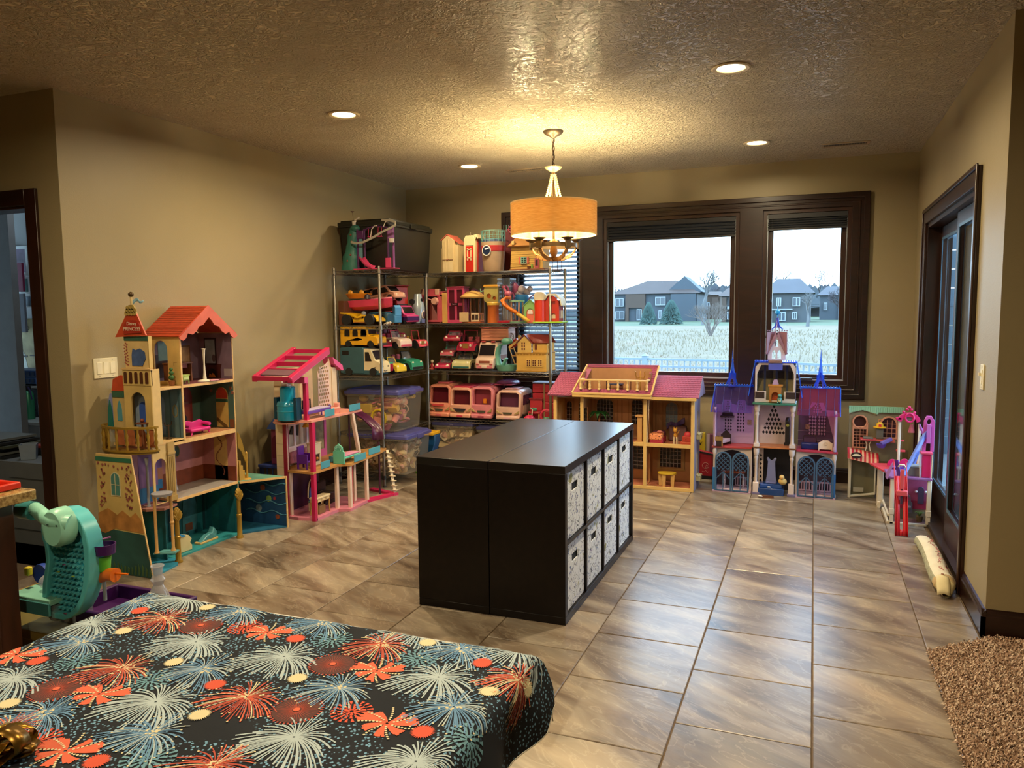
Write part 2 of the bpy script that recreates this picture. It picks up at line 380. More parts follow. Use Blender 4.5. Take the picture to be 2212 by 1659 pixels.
# ---- back windows
tw=.10
def frame_mb(x0,x1,z0,z1,w_,y0,y1,mb=None):
 mb=mb or MB();mb.plate(rect(x0-w_,x1+w_,z0-w_,z1+w_),[rect(x0,x1,z0,z1)],y0,y1,'y');return mb
cas=MB();cas.plate(rect(-2.85,.40,.735,2.44),[rect(a+.004,b-.004,WZ0+.004,WZ1-.004) for a,b in WIN],YB-.02,YB,'y')
cas.plate(rect(-2.86,.41,.725,2.45),[rect(-2.815,.365,.77,2.405)],YB-.034,YB-.018,'y')
cas.plate(rect(-2.79,.34,.795,2.38),[rect(-2.775,.325,.81,2.365)],YB-.026,YB-.018,'y')
struct(cas.build('trim_1',TRIMX,bevel=.004))
SHADE=M('#14161a',.85,bump=.4)
for i,(a,b_) in enumerate(WIN):
 o=struct(frame_mb(a+.035,b_-.035,WZ0+.035,WZ1-.035,.035,YB+.0,YB+T).build('window_%d'%(i+1),TRIM))
 s2=frame_mb(a+.085,b_-.085,WZ0+.085,WZ1-.085,.05,YB+.06,YB+.11);s2.build('sash',TRIM,o,bevel=.004)
 bx(a+.08,b_-.08,YB+.083,YB+.088,WZ0+.08,WZ1-.08).build('pane',GLASS,o)
 tr=MB();tr.box(a+.035,b_-.035,YB+.02,YB+.055,WZ0+.035,WZ0+.045);tr.build('sill_track',M('#c9ccd0',.3,.6),o)
 for sx_ in(a+.037,b_-.043):
  bx(sx_,sx_+.006,YB+.02,YB+.055,WZ0+.045,WZ1-.036).build('side_track',M('#aeb4b8',.3,.6),o)
 if i:
  zb=2.13 if i==1 else 2.165
  sh=thing('roller_shade',['','dark raised window shade on the wide middle window','dark raised window shade on the narrow right window'][i],'shade',((a+b_)/2,YB+.03,zb),0,'raised window shades')
  hw=(b_-a)/2-.04
  for k in range(5):
   z0=.02+k*(2.26-zb)/5
   bx(-hw,hw,-.022,.022,z0,z0+(2.26-zb)/5-.003).build('pleat',SHADE,sh,bevel=.005)
  bx(-hw,hw,-.014,.014,0,.018).build('bottom_rail',M('#1a1b1f',.4),sh)
  bx(-hw,hw,-.03,.03,2.262-zb,2.30-zb).build('head_rail',M('#15161a',.5),sh)
  if i==2:
   for kx,zz in((-hw+.035,1.55),(-hw+.01,1.24)):
    t_=MB();t_.tube([(kx,-.034,2.262-zb),(kx,-.034,zz-zb+.04)],.0015,4);t_.build('pull_cord',M('#22201f'),sh)
    MB().lathe([(.002,.045),(.005,.03),(.011,.004),(.009,0),(0,0)],(kx,-.034,zz-zb),8).build('cord_tassel',M('#1a1412'),sh,smooth=1)
  else:
   t_=MB();t_.tube([(hw-.02,-.034,2.262-zb),(hw-.02,-.034,.6-zb+.5)],.0012,4);t_.build('pull_cord',M('#333333'),sh)
ck=MB()
for cx_ in(-.05,):
 ck.box(cx_-.05,cx_+.05,YB-.045,YB+.06,WZ0+.045,WZ0+.06);ck.tube([(cx_+.03,YB-.02,WZ0+.055),(cx_+.10,YB-.04,WZ0+.065),(cx_+.17,YB-.04,WZ0+.06)],.006,6)
tag(ck.build('window_crank',M('#1c1512',.4),smooth=1),'dark folding crank handle on the sill of the narrow right window','handle')
bl=thing('venetian_blind','lowered dark slatted blind on the window behind the wire shelves','blind',(-2.395,YB+.035,0))
for k in range(34):
 z=.90+k*.0425
 mb=MB();mb.add([(-.31,-.021,z-.012),(.31,-.021,z-.012),(.31,.021,z+.012),(-.31,.021,z+.012),(-.31,-.021,z-.015),(.31,-.021,z-.015),(.31,.021,z+.009),(-.31,.021,z+.009)],
                      [(0,1,2,3),(7,6,5,4),(0,4,5,1),(1,5,6,2),(2,6,7,3),(3,7,4,0)])
 mb.build('slat',M('#1b2633',.5),bl)
for k in(-.2,.2):
 MB().tube([(k,-.024,.88),(k,-.024,2.3)],.0012,4).build('ladder_cord',M('#33302e'),bl)
bx(-.315,.315,-.026,.026,2.27,2.305).build('head_rail',M('#1a1c20'),bl);bx(-.31,.31,-.024,.024,.872,.888).build('bottom_rail',M('#1b2633'),bl)
# ---- right sliding door
d1=struct(bx(XR-.02,XR,DY0-.095,DY0,0,DZ+.095).build('trim_2',TRIM,bevel=.004))
for nm,mb in(('trim_3',bx(XR-.02,XR,DY1,DY1+.095,0,DZ+.095)),('trim_4',bx(XR-.02,XR,DY0,DY1,DZ,DZ+.095))):
 struct(mb.build(nm,TRIM,bevel=.004))
struct(MB().box(XR-.03,XR-.019,DY0-.095,DY1+.095,DZ+.08,DZ+.105).box(XR-.03,XR-.019,DY0-.1,DY0-.08,0,DZ+.1).box(XR-.03,XR-.019,DY1+.08,DY1+.1,0,DZ+.1).build('trim_5',TRIM,bevel=.004))
door=struct(MB().plate([(DY0,0),(DY0+.03,0),(DY0+.03,DZ-.03),(DY1-.03,DZ-.03),(DY1-.03,0),(DY1,0),(DY1,DZ),(DY0,DZ)],[],XR,XR+T,'x').build('door_1',TRIM))
bx(XR+.0,XR+T,DY0+.03,DY1-.03,-.01,.035).build('threshold',M('#3a2c25',.4,.3),door)
def slider(y0,y1,x,gl,w_=.085):
 o=MB().plate(rect(y0,y1,.036,DZ-.031),[rect(y0+w_,y1-w_,.036+.2,DZ-.031-w_)],x,x+.035,'x').build('sliding_panel',TRIM,door,bevel=.004)
 bx(x+.014,x+.02,y0+w_-.01,y1-w_+.01,.23,DZ-.03-w_+.01).build('pane',gl,o)
 fr_=MB().plate(rect(y0+w_-.006,y1-w_+.006,.036+.194,DZ-.025-w_),[rect(y0+w_+.012,y1-w_-.012,.25,DZ-.043-w_)],x-.004,x+.001,'x');fr_.build('glazing_bead',M('#4b6a80',.3,.2),o)
 return o
slider(5.32,DY1-.031,XR+.085,GLASS)
slider(DY0+.031,5.42,XR+.04,GLASS)
scr=bx(XR+.078,XR+.082,DY0+.12,5.33,.24,1.96);scr.build('insect_screen',tinted('#3a5a70',.75,.6),door)
# ---- switches
def switch(loc,rz,n,label,w_,h_=.118,slide=False):
 o=thing('light_switch',label,'switch',loc,rz)
 bx(-w_/2,w_/2,-.007,0,-h_/2,h_/2).build('cover_plate',M('#d8cfae',.35),o,bevel=.002)
 for k in range(n):
  cx_=(k-(n-1)/2)*.046
  bx(cx_-.0165,cx_+.0165,-.010,-.006,-.034,.034).build('rocker',M('#e4dcbe',.3),o,bevel=.001)
 for sx_ in((-1,1) if n>1 else(0,)):
  for sz in(-1,1):MB().lathe([(.003,0),(.003,.001),(0,.001)],(sx_*.023*(n-1),-.008,sz*.048),8,'y').build('screw',M('#b5ad92',.3,.5),o)
 if slide:bx(-.008,.004,-.020,-.009,.005,.02).build('dimmer_slider',M('#e8e0c4',.3),o)
 return o
switch((XL,3.365,1.182),R(90),3,'cream triple switch plate on the left wall above the castle dollhouse',.165)
switch((XR,4.22,1.16),R(-90),1,'cream dimmer switch on the right wall beside the sliding door',.075,.12,True)
# ---- the next room through the left doorway
GREY=wallpaint('grey_paint','#7d8081','#868989')
AX=(-8.0,LX1,YL+.13,6.2)
wall('wall_side_room_far',bx(-8,XL-T,4.75,4.85,-.05,ZC),GREY)
wall('wall_side_room_right',bx(XL-T-.02,XL-T-.001,YL+.13,4.75,-.05,ZC),GREY)
wall('wall_side_room_left',bx(-8.1,-8,YL+.13,4.75,-.05,ZC),GREY)
struct(bx(-8,XL-T,YL+.13,4.75,ZC,ZC+.05).build('ceiling_side_room',M('#8c8f90',.8)))
lamp('side_room_fill','AREA',(-4.9,4.0,2.68),7,(.82,.92,1),.5,170,None,'SQUARE')  # unseen fill lamp, added to light the side room
struct(bx(LX1,LX1+.09,YL-.02,YL,0,LZ+.09).build('trim_6',TRIM,bevel=.004))
struct(bx(X0+1,LX1+.0,YL-.02,YL,LZ,LZ+.09).build('trim_7',TRIMX,bevel=.004))
struct(MB().box(LX1-.015,LX1,YL,YL+.13,0,LZ).box(LX0,LX1,YL,YL+.13,LZ-.015,LZ).box(LX1-.03,LX1-.015,YL+.05,YL+.09,0,LZ-.02).build('door_2',TRIM))
# ---- ceiling fittings
for i,(x,y) in enumerate(CANS+FILL_LAMPS):
 lb=['recessed ceiling light nearest the castle dollhouse side, left and nearer','recessed ceiling light at upper right, the largest in view','recessed ceiling light before the narrow right window','small recessed ceiling light above the wire shelf corner','recessed ceiling light','recessed ceiling light','recessed ceiling light','recessed ceiling light','recessed ceiling light'][i]
 if i>3:continue
 o=thing('recessed_light',lb,'ceiling light',(x,y,ZC),0,'recessed ceiling lights')
 MB().lathe([(.070,0),(.098,0),(.100,-.004),(.092,-.009),(.074,-.006),(.070,0)],n=28).build('trim_ring',M('#d9c7a0',.4),o,smooth=1)
 m=M('#fff1cf',.5,emit=9,var=.01);MB().lathe([(.0,-.002),(.068,-.002),(.0695,-.0005)],n=24).build('bulb_lens',m,o)
def vent(label,x,y,w_,d_):
 o=thing('ceiling_vent',label,'vent',(x,y,ZC),0)
 MB().plate(rect(-w_/2,w_/2,-d_/2,d_/2),[rect(-w_/2+.02,w_/2-.02,-d_/2+.02,d_/2-.02)],-.008,0,'z').build('frame',M('#a8977c',.4),o,bevel=.002)
 bx(-w_/2+.02,w_/2-.02,-d_/2+.02,d_/2-.02,-.002,0).build('backing',M('#3a3226'),o)
 n_=int((w_-.04)/.02)
 for k in range(n_):
  xx=-w_/2+.02+(k+.5)*(w_-.04)/n_
  MB().bar((xx,-d_/2+.02,-.004),(xx,d_/2-.02,-.004),.002,.006).build('louver',M('#a8977c',.4),o)
vent('long ceiling air vent near the right window wall',.19,6.51,.34,.12)
vent('ceiling air vent behind the chandelier canopy',-2.41,6.51,.34,.10)
# ================================================================== OUTSIDE
GZ=-.62
def groundmat(name,c1,c2,sc_=3.0,st=(1,1,1)):
 m,n,l,b=newmat(name);t=n.new('ShaderNodeTexCoord');p=n.new('ShaderNodeMapping');p.inputs['Scale'].default_value=st
 l.new(t.outputs['Object'],p.inputs[0]);z=noise(n,l,p.outputs[0],sc_,8,.7,.6);r=ramp(n,l,z.outputs['Fac'],[(.3,c1),(.7,c2)])
 l.new(r.outputs[0],b.inputs['Base Color']);b.inputs['Roughness'].default_value=.95;return m
def quad(name,x0,x1,y0,y1,z,mat):
 return struct(MB().add([(x0,y0,z),(x1,y0,z),(x1,y1,z),(x0,y1,z)],[(0,1,2,3)]).build(name,mat))
quad('ground_lawn',-160,140,7.3,380,GZ,groundmat('lawn','#2a3d23','#3c4d2e',.6))
quad('ground_meadow',-70,40,18,100,GZ+.03,groundmat('dry_meadow','#4c4430','#645840',.5,(1,.5,1)))
quad('ground_terrace',-12,8,7.3,16.5,GZ+.01,M('#474f53',.8))
random.seed(11)
gr=MB()
for k in range(9000):
 y=18.5+60*random.random()**1.7;x=random.uniform(-.55*y-1,.12*y+2);h=random.uniform(.12,.32)*(1+.4*math.sin(x*.3)*math.cos(y*.2));a=random.uniform(-.12,.12);wd=.006*(y/18)
 gr.add([(x-wd,y,GZ),(x+wd,y,GZ),(x+a,y,GZ+h)],[(0,1,2)])
tag(gr.build('meadow_grass',M('#655b44',.9,var=.08,scale=.4)),'dry pale meadow grass beyond the white fence','grass',kind='stuff')
# white fence
def fence(label,a,b):
 a=Vector(a);b=Vector(b);L=(b-a).length;o=thing('picket_fence',label,'fence',a,math.atan2(b.y-a.y,b.x-a.x));W=M('#6c7a80',.5);H=.6-GZ
 for z in(H-.03,H-.16,.12):bx(0,L,-.02,.02,z,z+.04).build('rail',W,o)
 k=0
 x=0
 while x<=L:
  if k%16==0:
   MB().box(x-.05,x+.05,-.05,.05,0,H+.05).add([(x-.06,-.06,H+.05),(x+.06,-.06,H+.05),(x+.06,.06,H+.05),(x-.06,.06,H+.05),(x,0,H+.1)],[(0,1,4),(1,2,4),(2,3,4),(3,0,4)]).build('post',W,o)
  else:bx(x-.011,x+.011,-.011,.011,.14,H-.02).build('picket',W,o)
  x+=.105;k+=1
F0=S(1215,781,'y',14.3);F1=S(1600,775,'y',13.9);F2=S(1850,794,'y',12.7)
fence('white metal picket fence across the wide window view',(F0.x,F0.y,GZ),(F1.x,F1.y,GZ))
fence('white metal picket fence seen through the narrow right window',(F1.x+.1,F1.y,GZ),(F2.x+1.2,F2.y-.3,GZ))
# houses
SID=M('#38424a',.8,scale=.3);SID2=M('#3d4347',.8,scale=.3);BRN=M('#43372f',.8,scale=.4);ROOF=M('#3a302c',.9,scale=.5);ROOF2=M('#3a3b40',.9,scale=.5)
WH=M('#7d878c',.5);WP=M('#2c3a45',.15)
def hip(mb,x0,x1,y0,y1,z0,z1,inset):
 ym=(y0+y1)/2;mb.add([(x0,y0,z0),(x1,y0,z0),(x1,y1,z0),(x0,y1,z0),(x0+inset,ym,z1),(x1-inset,ym,z1)],[(0,1,5,4),(1,2,5),(2,3,4,5),(3,0,4),(3,2,1,0)])
def house(label,px0,px1,pe,pr_,Y,dep,wins,bays,siding,roof,inset=.3,gable=None):
 A=S(px0,pe,'y',Y);B=S(px1,pe,'y',Y);Rr=S((px0+px1)/2,pr_,'y',Y+dep/2);W_=B.x-A.x;H=A.z-GZ
 o=thing('house',label,'house',(A.x,Y,GZ),0,'houses across the meadow')
 bx(0,W_,0,dep,0,H).build('wall',siding,o)
 mb=MB();hip(mb,-.6,W_+.6,-.6,dep+.6,H,Rr.z-GZ,W_*inset);mb.build('roof',roof,o)
 for(u0,u1,v0,v1,m_) in bays:
  bx(u0*W_,u1*W_,-.5,.1,v0*H,v1*H).build('bay',m_,o)
 for(u0,u1,v0,v1) in wins:
  f=MB().plate(rect(u0*W_,u1*W_,v0*H,v1*H),[rect(u0*W_+.12,(u0+u1)/2*W_-.05,v0*H+.12,v1*H-.12),rect((u0+u1)/2*W_+.05,u1*W_-.12,v0*H+.12,v1*H-.12)],-.62,-.5,'y').build('window',WH,o)
  bx(u0*W_+.05,u1*W_-.05,-.56,-.52,v0*H+.05,v1*H-.05).build('pane',WP,f)
 if gable:
  u0,u1,zt=gable;mb=MB();mb.plate([(u0*W_,H+.2),(u1*W_,H+.2),((u0+u1)/2*W_,H*zt)],[],1.5,8,'y');mb.build('gable',siding,o)
 return o
house('blue grey two storey house with brown hip roof, left in the wide window',1324,1506,636,607,140,14,
      [(.04,.14,.55,.85),(.04,.15,.08,.38),(.52,.64,.58,.88),(.3,.36,.05,.45),(.56,.6,.1,.4)],[(.2,.36,.5,1,BRN),(.36,.4,0,1,BRN),(.16,.2,0,1,BRN),(.7,.99,0,.98,SID)],SID,ROOF,.36,(.62,1.05,1.62))
house('brown house half hidden by the window mullion',1560,1600,640,622,130,12,[(.3,.7,.1,.4)],[(0,.25,0,.95,BRN),(.3,1,.5,.6,WH)],SID2,ROOF,.3)
house('distant low brown house between bare trees',1512,1556,638,630,165,10,[(.3,.5,.3,.7)],[(.6,.9,0,.9,BRN)],BRN,ROOF,.25)
house('grey two storey house seen in the narrow right window',1650,1752,634,602,125,14,
      [(.28,.38,.55,.85),(.62,.78,.55,.85),(.3,.48,.05,.35),(.62,.72,.1,.35)],[(.18,.62,.42,.46,WH),(.0,.16,0,.98,SID2)],SID2,ROOF2,.34)
house('small blue grey house behind bare trees at the far right',1772,1850,638,618,150,12,[(.1,.2,.4,.7)],[(.5,.9,0,.9,SID)],SID,ROOF2,.3)
# trees
def bare_tree(name,label,base,h,seed,spread=.5,depth=6,trunk=None,colr='#6f6a66',n0=1,group='bare trees across the meadow'):
 random.seed(seed);o=thing(name,label,'tree',base,0,group);tr=MB();br=MB()
 def grow(p,d,L,r,k):
  q=p+d*L*.5+Vector((random.uniform(-1,1),random.uniform(-1,1),random.uniform(-.3,.6)))*L*.06;e_=p+d*L
  (tr if k>=depth-1 else br).tube([p,q,e_],r,3 if k<depth-1 else 5,r2=r*.62)
  if k==0:return
  for i in range(3 if k>1 else 2):
   a=random.uniform(0,2*PI);t=random.uniform(.25,.75)*spread
   ax_=d.orthogonal().normalized();ax_=Matrix.Rotation(a,3,d)@ax_
   nd=(d*math.cos(t)+ax_*math.sin(t)+Vector((0,0,.12))).normalized()
   grow(p+d*L*random.uniform(.65,1),nd,L*random.uniform(.62,.8),r*.58,k-1)
 for i in range(n0):
  d=Vector((random.uniform(-.6,.6),random.uniform(-.6,.6),1)).normalized() if n0>1 else Vector((0,0,1))
  grow(Vector((0,0,0)),d,h*.37,trunk or h*.014,depth)
 m_=M(colr,.9,scale=.5);tr.build('trunk',m_,o);br.build('branches',m_,o);return o
for i,(px,pb,pt,Y,sp,lb) in enumerate([(1518,690,580,105,.75,'tall pale birch standing beside the left house'),(1775,672,578,172,1.15,'wide bare oak on the horizon right of the grey house'),
  (1676,668,575,175,.8,'bare tree behind the grey house roof'),(1553,665,610,185,.9,'bare tree just left of the window mullion'),(1336,665,612,170,.9,'small bare tree at the far left of the view'),
  (1815,690,615,100,.9,'slim bare tree at the right edge of the view'),(1745,690,628,95,.8,'young bare tree in front of the grey house'),(1540,668,605,180,1.0,'bare tree rising behind the low brown house')]):
 b_=S(px,pb,'y',Y);t_=S(px,pt,'y',Y);bare_tree('bare_tree',lb,(b_.x,Y,GZ),t_.z-GZ,20+i,sp,6 if i in(0,1) else 5,trunk=.22 if i else.26,colr='#5c6062' if i in(0,6) else '#3c3b40')
b_=S(1535,722,'y',62);bare_tree('bare_shrub','wide bare shrub standing in the dry meadow',(b_.x,62,GZ),3.0,77,.8,5,trunk=.085,colr='#5b544e',n0=5,group='shrubs')
def spruce(label,px,pb,pt,Y,wpx):
 b_=S(px,pb,'y',Y);t_=S(px,pt,'y',Y);H=t_.z-GZ;Rm=wpx/2*Y/1658;o=thing('spruce_tree',label,'tree',(b_.x,Y,GZ),0,'blue spruces by the left house');random.seed(px)
 MB().tube([(0,0,0),(0,0,H*.9)],.12,6,r2=.03).build('trunk',M('#4a4038',.9),o)
 mb=MB()
 for k in range(1500):
  t=random.random()**.8;z=H*(.03+.97*t);r=Rm*(1-t)**.5*random.uniform(.75,1.05)+.05;a=random.uniform(0,2*PI);ca,sa=math.cos(a),math.sin(a);w_=.22+.25*(1-t)
  mb.add([(ca*r*.4-sa*w_*.5,sa*r*.4+ca*w_*.5,z+.1),(ca*r*.4+sa*w_*.5,sa*r*.4-ca*w_*.5,z+.1),(ca*r,sa*r,z-.14-.1*random.random()),(ca*r*.7,sa*r*.7,z+.22)],[(0,2,3),(1,3,2),(0,1,2)])
 mb.build('foliage',M('#3a5450',.9,scale=.6,var=.25),o)
spruce('blue spruce, the smaller left one before the left house',1401,697,655,112,40)
spruce('blue spruce, the broader right one before the left house',1450,698,650,112,53)
random.seed(5)
hd=MB()
for k in range(2600):
 px=random.uniform(1325,1860);Y=random.uniform(200,240);p=S(px,random.uniform(632,668) if 1500<px<1600 or px>1750 else random.uniform(642,668),'y',Y);s_=random.uniform(.8,2.4);a=random.uniform(-.4,.4)
 hd.add([(p.x-s_,p.y,p.z),(p.x+s_,p.y,p.z+a),(p.x+a,p.y,p.z+s_*1.2)],[(0,1,2)])
hd.box(-110,55,215,217,GZ,GZ+2.6)
tag(hd.build('distant_woods',M('#444c52',.9,var=.25,scale=.1)),'hazy band of distant woods along the horizon','woods',kind='stuff')
# porch outside the sliding door; board screen added to block the bright sky
po=thing('sky_block_screen','added grey blue board screen blocking the sky behind the sliding door glass','screen',(1.6,9.4,-.1))
for k in range(15):MB().box(-.62,.75,0,.02,k*.2,k*.2+.192).build('board',M('#4a5c68',.7),po)
for x_ in(-.66,.75):bx(x_,x_+.05,-.02,.04,0,3.05).build('post',M('#3d4c56',.7),po)
struct(bx(XR+T,4.0,3.9+T,9.8,-.16,-.1).build('ground_porch',M('#6a7274',.8)))
# ================================================================== CHANDELIER
ch=thing('drum_chandelier','drum shade chandelier with candle arms hanging over the black cube shelves','chandelier',(-1.722,5.215,ZC))
STEEL=M('#5d5240',.4,.7);BRASSY=M('#b09a70',.35,.6)
MB().lathe([(0,0),(.072,-.001),(.068,-.012),(.05,-.028),(.02,-.042),(.012,-.05),(0,-.05)],n=24).build('canopy',STEEL,ch,smooth=1)
chn=MB()
for k in range(7):
 z=-.062-k*.029;a=(k%2)*PI/2;pts=[]
 for j in range(10):
  t=2*PI*j/10;x=.0095*math.cos(t);pts.append((x*math.cos(a),x*math.sin(a),z+.019*math.sin(t)))
 MB().tube(pts,.0028,5,closed=True).build('chain_link',M('#5d4a34',.35,.7),ch,smooth=1)
MB().tube([(.004,.003,-.05),(-.006,0,-.10),(.007,-.004,-.16),(-.008,.004,-.21),(.0,0,-.25)],.0028,5).build('power_cord',M('#2a2018'),ch,smooth=1)
MB().lathe([(.0,-.243),(.06,-.246),(.056,-.256),(.03,-.272),(.012,-.282),(.012,-.292),(0,-.295)],n=24).build('cup',BRASSY,ch,smooth=1)
BEAD=tinted('#f1d9a0',.55,.12)
for k in range(6):
 a=2*PI*k/6+.3;st=MB()
 for j in range(15):
  t=j/14;r=.014+.038*t+.012*t*t;z=-.300-.20*t
  st.ball((r*math.cos(a),r*math.sin(a),z),.0085,7,5)
 st.build('bead_strand',BEAD,ch,smooth=1)
def linen():
 m,n,l,b=newmat('linen_shade');t=n.new('ShaderNodeTexCoord');p=n.new('ShaderNodeMapping');p.inputs['Scale'].default_value=(1,1,12);l.new(t.outputs['Object'],p.inputs[0])
 z=noise(n,l,p.outputs[0],22,4);r=ramp(n,l,z.outputs['Fac'],[(.3,'#b28a45'),(.7,'#c9a566')]);l.new(r.outputs[0],b.inputs['Base Color']);b.inputs['Roughness'].default_value=.85
 tl=n.new('ShaderNodeBsdfTranslucent');l.new(r.outputs[0],tl.inputs[0]);mxs=n.new('ShaderNodeMixShader');mxs.inputs[0].default_value=.30
 l.new(b.outputs[0],mxs.inputs[1]);l.new(tl.outputs[0],mxs.inputs[2]);l.new(mxs.outputs[0],n['Material Output'].inputs[0]);return m
SR=.303;ZT,ZB=-.495,-.715
MB().lathe([(SR,ZT),(SR,ZB),(SR-.003,ZB),(SR-.003,ZT),(SR,ZT)],n=64).build('shade',linen(),ch,smooth=1)
for z in(ZT,ZB):MB().lathe([(SR+.001,z-.004),(SR+.001,z+.004),(SR-.005,z+.004),(SR-.005,z-.004),(SR+.001,z-.004)],n=64).build('shade_rim',M('#c8a76e',.7),ch,smooth=1)
sp=MB()
for k in range(3):
 a=2*PI*k/3;sp.tube([(0,0,ZT-.005),(SR*math.cos(a),SR*math.sin(a),ZT-.005)],.0025,5)
sp.tube([(0,0,-.29),(0,0,-.80)],.009,8);sp.build('spider_stem',STEEL,ch,smooth=1)
MB().lathe([(0,-.74),(.022,-.745),(.03,-.76),(.02,-.79),(.03,-.83),(.02,-.86),(.012,-.875),(.016,-.885),(0,-.895)],n=18).build('hub',M('#b58a52',.35,.3),ch,smooth=1)
RR=.165
MB().lathe([(RR,-.775),(RR,-.803),(RR-.012,-.803),(RR-.012,-.775),(RR,-.775)],n=48).build('ring',STEEL,ch,smooth=1)
for k in range(5):
 a=2*PI*k/5+.62;ca,sa=math.cos(a),math.sin(a);pts=[]
 for j in range(9):
  t=j/8;r=RR*math.sin(t*PI/2)**.8+.004;z=-.885+.115*(1-math.cos(t*PI/2));pts.append((r*ca,r*sa,z))
 ab=MB()
 for p0,p1 in zip(pts,pts[1:]):ab.bar(p0,p1,.028,.011,up=(ca,sa,.3))
 ab.build('arm',M('#a0713c',.4,.2),ch,bevel=.002)
 bx(-.02,.02,-.006,.012,-.812,-.762).xf(Matrix.Rotation(a-PI/2,4,'Z')@Matrix.Translation((0,RR,0))).build('arm_clip',STEEL,ch)
 MB().lathe([(.0,-.768),(.026,-.756),(.044,-.745),(.045,-.742),(0,-.744)],(RR*ca,RR*sa,0),16).build('drip_dish',STEEL,ch,smooth=1)
 MB().lathe([(.011,-.744),(.0095,-.69),(.0085,-.665),(0,-.664)],(RR*ca,RR*sa,0),10).build('candle_sleeve',M('#d8bd82',.5),ch,smooth=1)
 MB().lathe([(.006,-.664),(.013,-.645),(.0145,-.628),(.010,-.605),(.003,-.585),(0,-.58)],(RR*ca,RR*sa,0),10).build('bulb',M('#ffe2a6',.5,emit=14,var=.01),ch,smooth=1)
 lamp('candle_glow','POINT',(-1.722+.215*ca,5.215+.215*sa,ZC-.548),20,(1,.77,.42),.012)
# ================================================================== CUBE SHELVES AND BINS
def blackwood():
 m,n,l,b=newmat('black_brown_veneer');t=n.new('ShaderNodeTexCoord');p=n.new('ShaderNodeMapping');p.inputs['Scale'].default_value=(1,.1,1);l.new(t.outputs['Object'],p.inputs[0])
 z=noise(n,l,p.outputs[0],30,5);r=ramp(n,l,z.outputs['Fac'],[(.3,'#080404'),(.7,'#100907')]);l.new(r.outputs[0],b.inputs['Base Color'])
 b.inputs['Roughness'].default_value=.34;b.inputs['Specular IOR Level'].default_value=.28;bumpn(n,l,z.outputs['Fac'],b,.1,.0006);return m
BLK=blackwood();BLKT=BLK.copy();BLKT.name='black_brown_top';BLKT.node_tree.nodes['Principled BSDF'].inputs['Specular IOR Level'].default_value=.6;BLKT.node_tree.nodes['Principled BSDF'].inputs['Roughness'].default_value=.3
CX,CY,CH,CL,CDp=-1.064,3.375,.77,1.47,.39
def cube_shelf(label,x_open,x_back):
 o=thing('cube_shelf',label,'shelf',((x_open+x_back)/2,CY+CL/2,0));s=1 if x_open>x_back else-1;hw,hl=CDp/2,CL/2
 bx(-hw,hw,-hl,hl,CH-.038,CH).build('top_panel',BLKT,o,bevel=.0015);bx(-hw,hw,-hl,hl,0,.038).build('bottom_panel',BLK,o,bevel=.0015)
 for y in(-hl,hl-.038):bx(-hw,hw,y,y+.038,.0385,CH-.0385).build('side_panel',BLK,o,bevel=.0015)
 bx(-hw+.002,hw-.002,-hl+.038,hl-.038,.377,.393).build('middle_shelf',BLK,o,bevel=.001)
 cw=(CL-.076-3*.016)/4
 for k in range(1,4):
  y=-hl+.038+k*cw+(k-1)*.016
  for z0,z1 in((.0385,.3765),(.3935,CH-.0385)):bx(-hw+.002,hw-.002,y,y+.016,z0,z1).build('divider',BLK,o,bevel=.001)
 bx(-s*(hw-.001),-s*(hw-.004),-hl+.03,hl-.03,.03,CH-.03).build('back_panel',BLK,o)
 return o,cw
sB,cw=cube_shelf('black cube shelf with the flowered bins, facing the sliding door',CX,CX-CDp)
sA,_=cube_shelf('black cube shelf back to back with the bin shelf, its plain end toward the table',CX-2*CDp-.004,CX-CDp-.004)
def floral():
 m,n,l,b=newmat('floral_fabric');t=n.new('ShaderNodeTexCoord');oi=n.new('ShaderNodeObjectInfo');ad=n.new('ShaderNodeVectorMath');ad.operation='MULTIPLY_ADD'
 l.new(oi.outputs['Random'],ad.inputs[0]);ad.inputs[1].default_value=(0,5,9);l.new(t.outputs['Object'],ad.inputs[2]);g=ad.outputs[0]
 def mix(fac,a,c):
  x=n.new('ShaderNodeMix');x.data_type='RGBA';l.new(fac,x.inputs[0])
  if isinstance(a,str):x.inputs[6].default_value=(*lin(a),1)
  else:l.new(a,x.inputs[6])
  x.inputs[7].default_value=(*lin(c),1);return x.outputs[2]
 z=noise(n,l,g,11,2,.5,1.6);c=ramp(n,l,z.outputs['Fac'],[(.470,'#000000'),(.48,'#ffffff'),(.49,'#ffffff'),(.50,'#000000')])
 cur=mix(c.outputs[0],'#e8edf2','#4d5563')
 z2=noise(n,l,g,22,3,.5,2.5);c2=ramp(n,l,z2.outputs['Fac'],[(.60,'#000000'),(.64,'#ffffff')]);cur=mix(c2.outputs[0],cur,'#6f7fa8')
 z3=noise(n,l,g,9,4,.6,3);c3=ramp(n,l,z3.outputs['Fac'],[(.64,'#000000'),(.68,'#ffffff')]);cur=mix(c3.outputs[0],cur,'#8d84a9')
 z4=noise(n,l,g,15,2,.5,1);c4=ramp(n,l,z4.outputs['Fac'],[(.66,'#000000'),(.70,'#ffffff')]);cur=mix(c4.outputs[0],cur,'#9a9a6c')
 v=n.new('ShaderNodeTexVoronoi');v.inputs['Scale'].default_value=26;l.new(g,v.inputs['Vector']);c5=ramp(n,l,v.outputs['Distance'],[(.12,'#ffffff'),(.2,'#000000')]);cur=mix(c5.outputs[0],cur,'#39404c')
 l.new(cur,b.inputs['Base Color']);b.inputs['Roughness'].default_value=.85;return m
FLOR=floral()
names=['nearest the table','second from the table end','third from the table end','nearest the window']
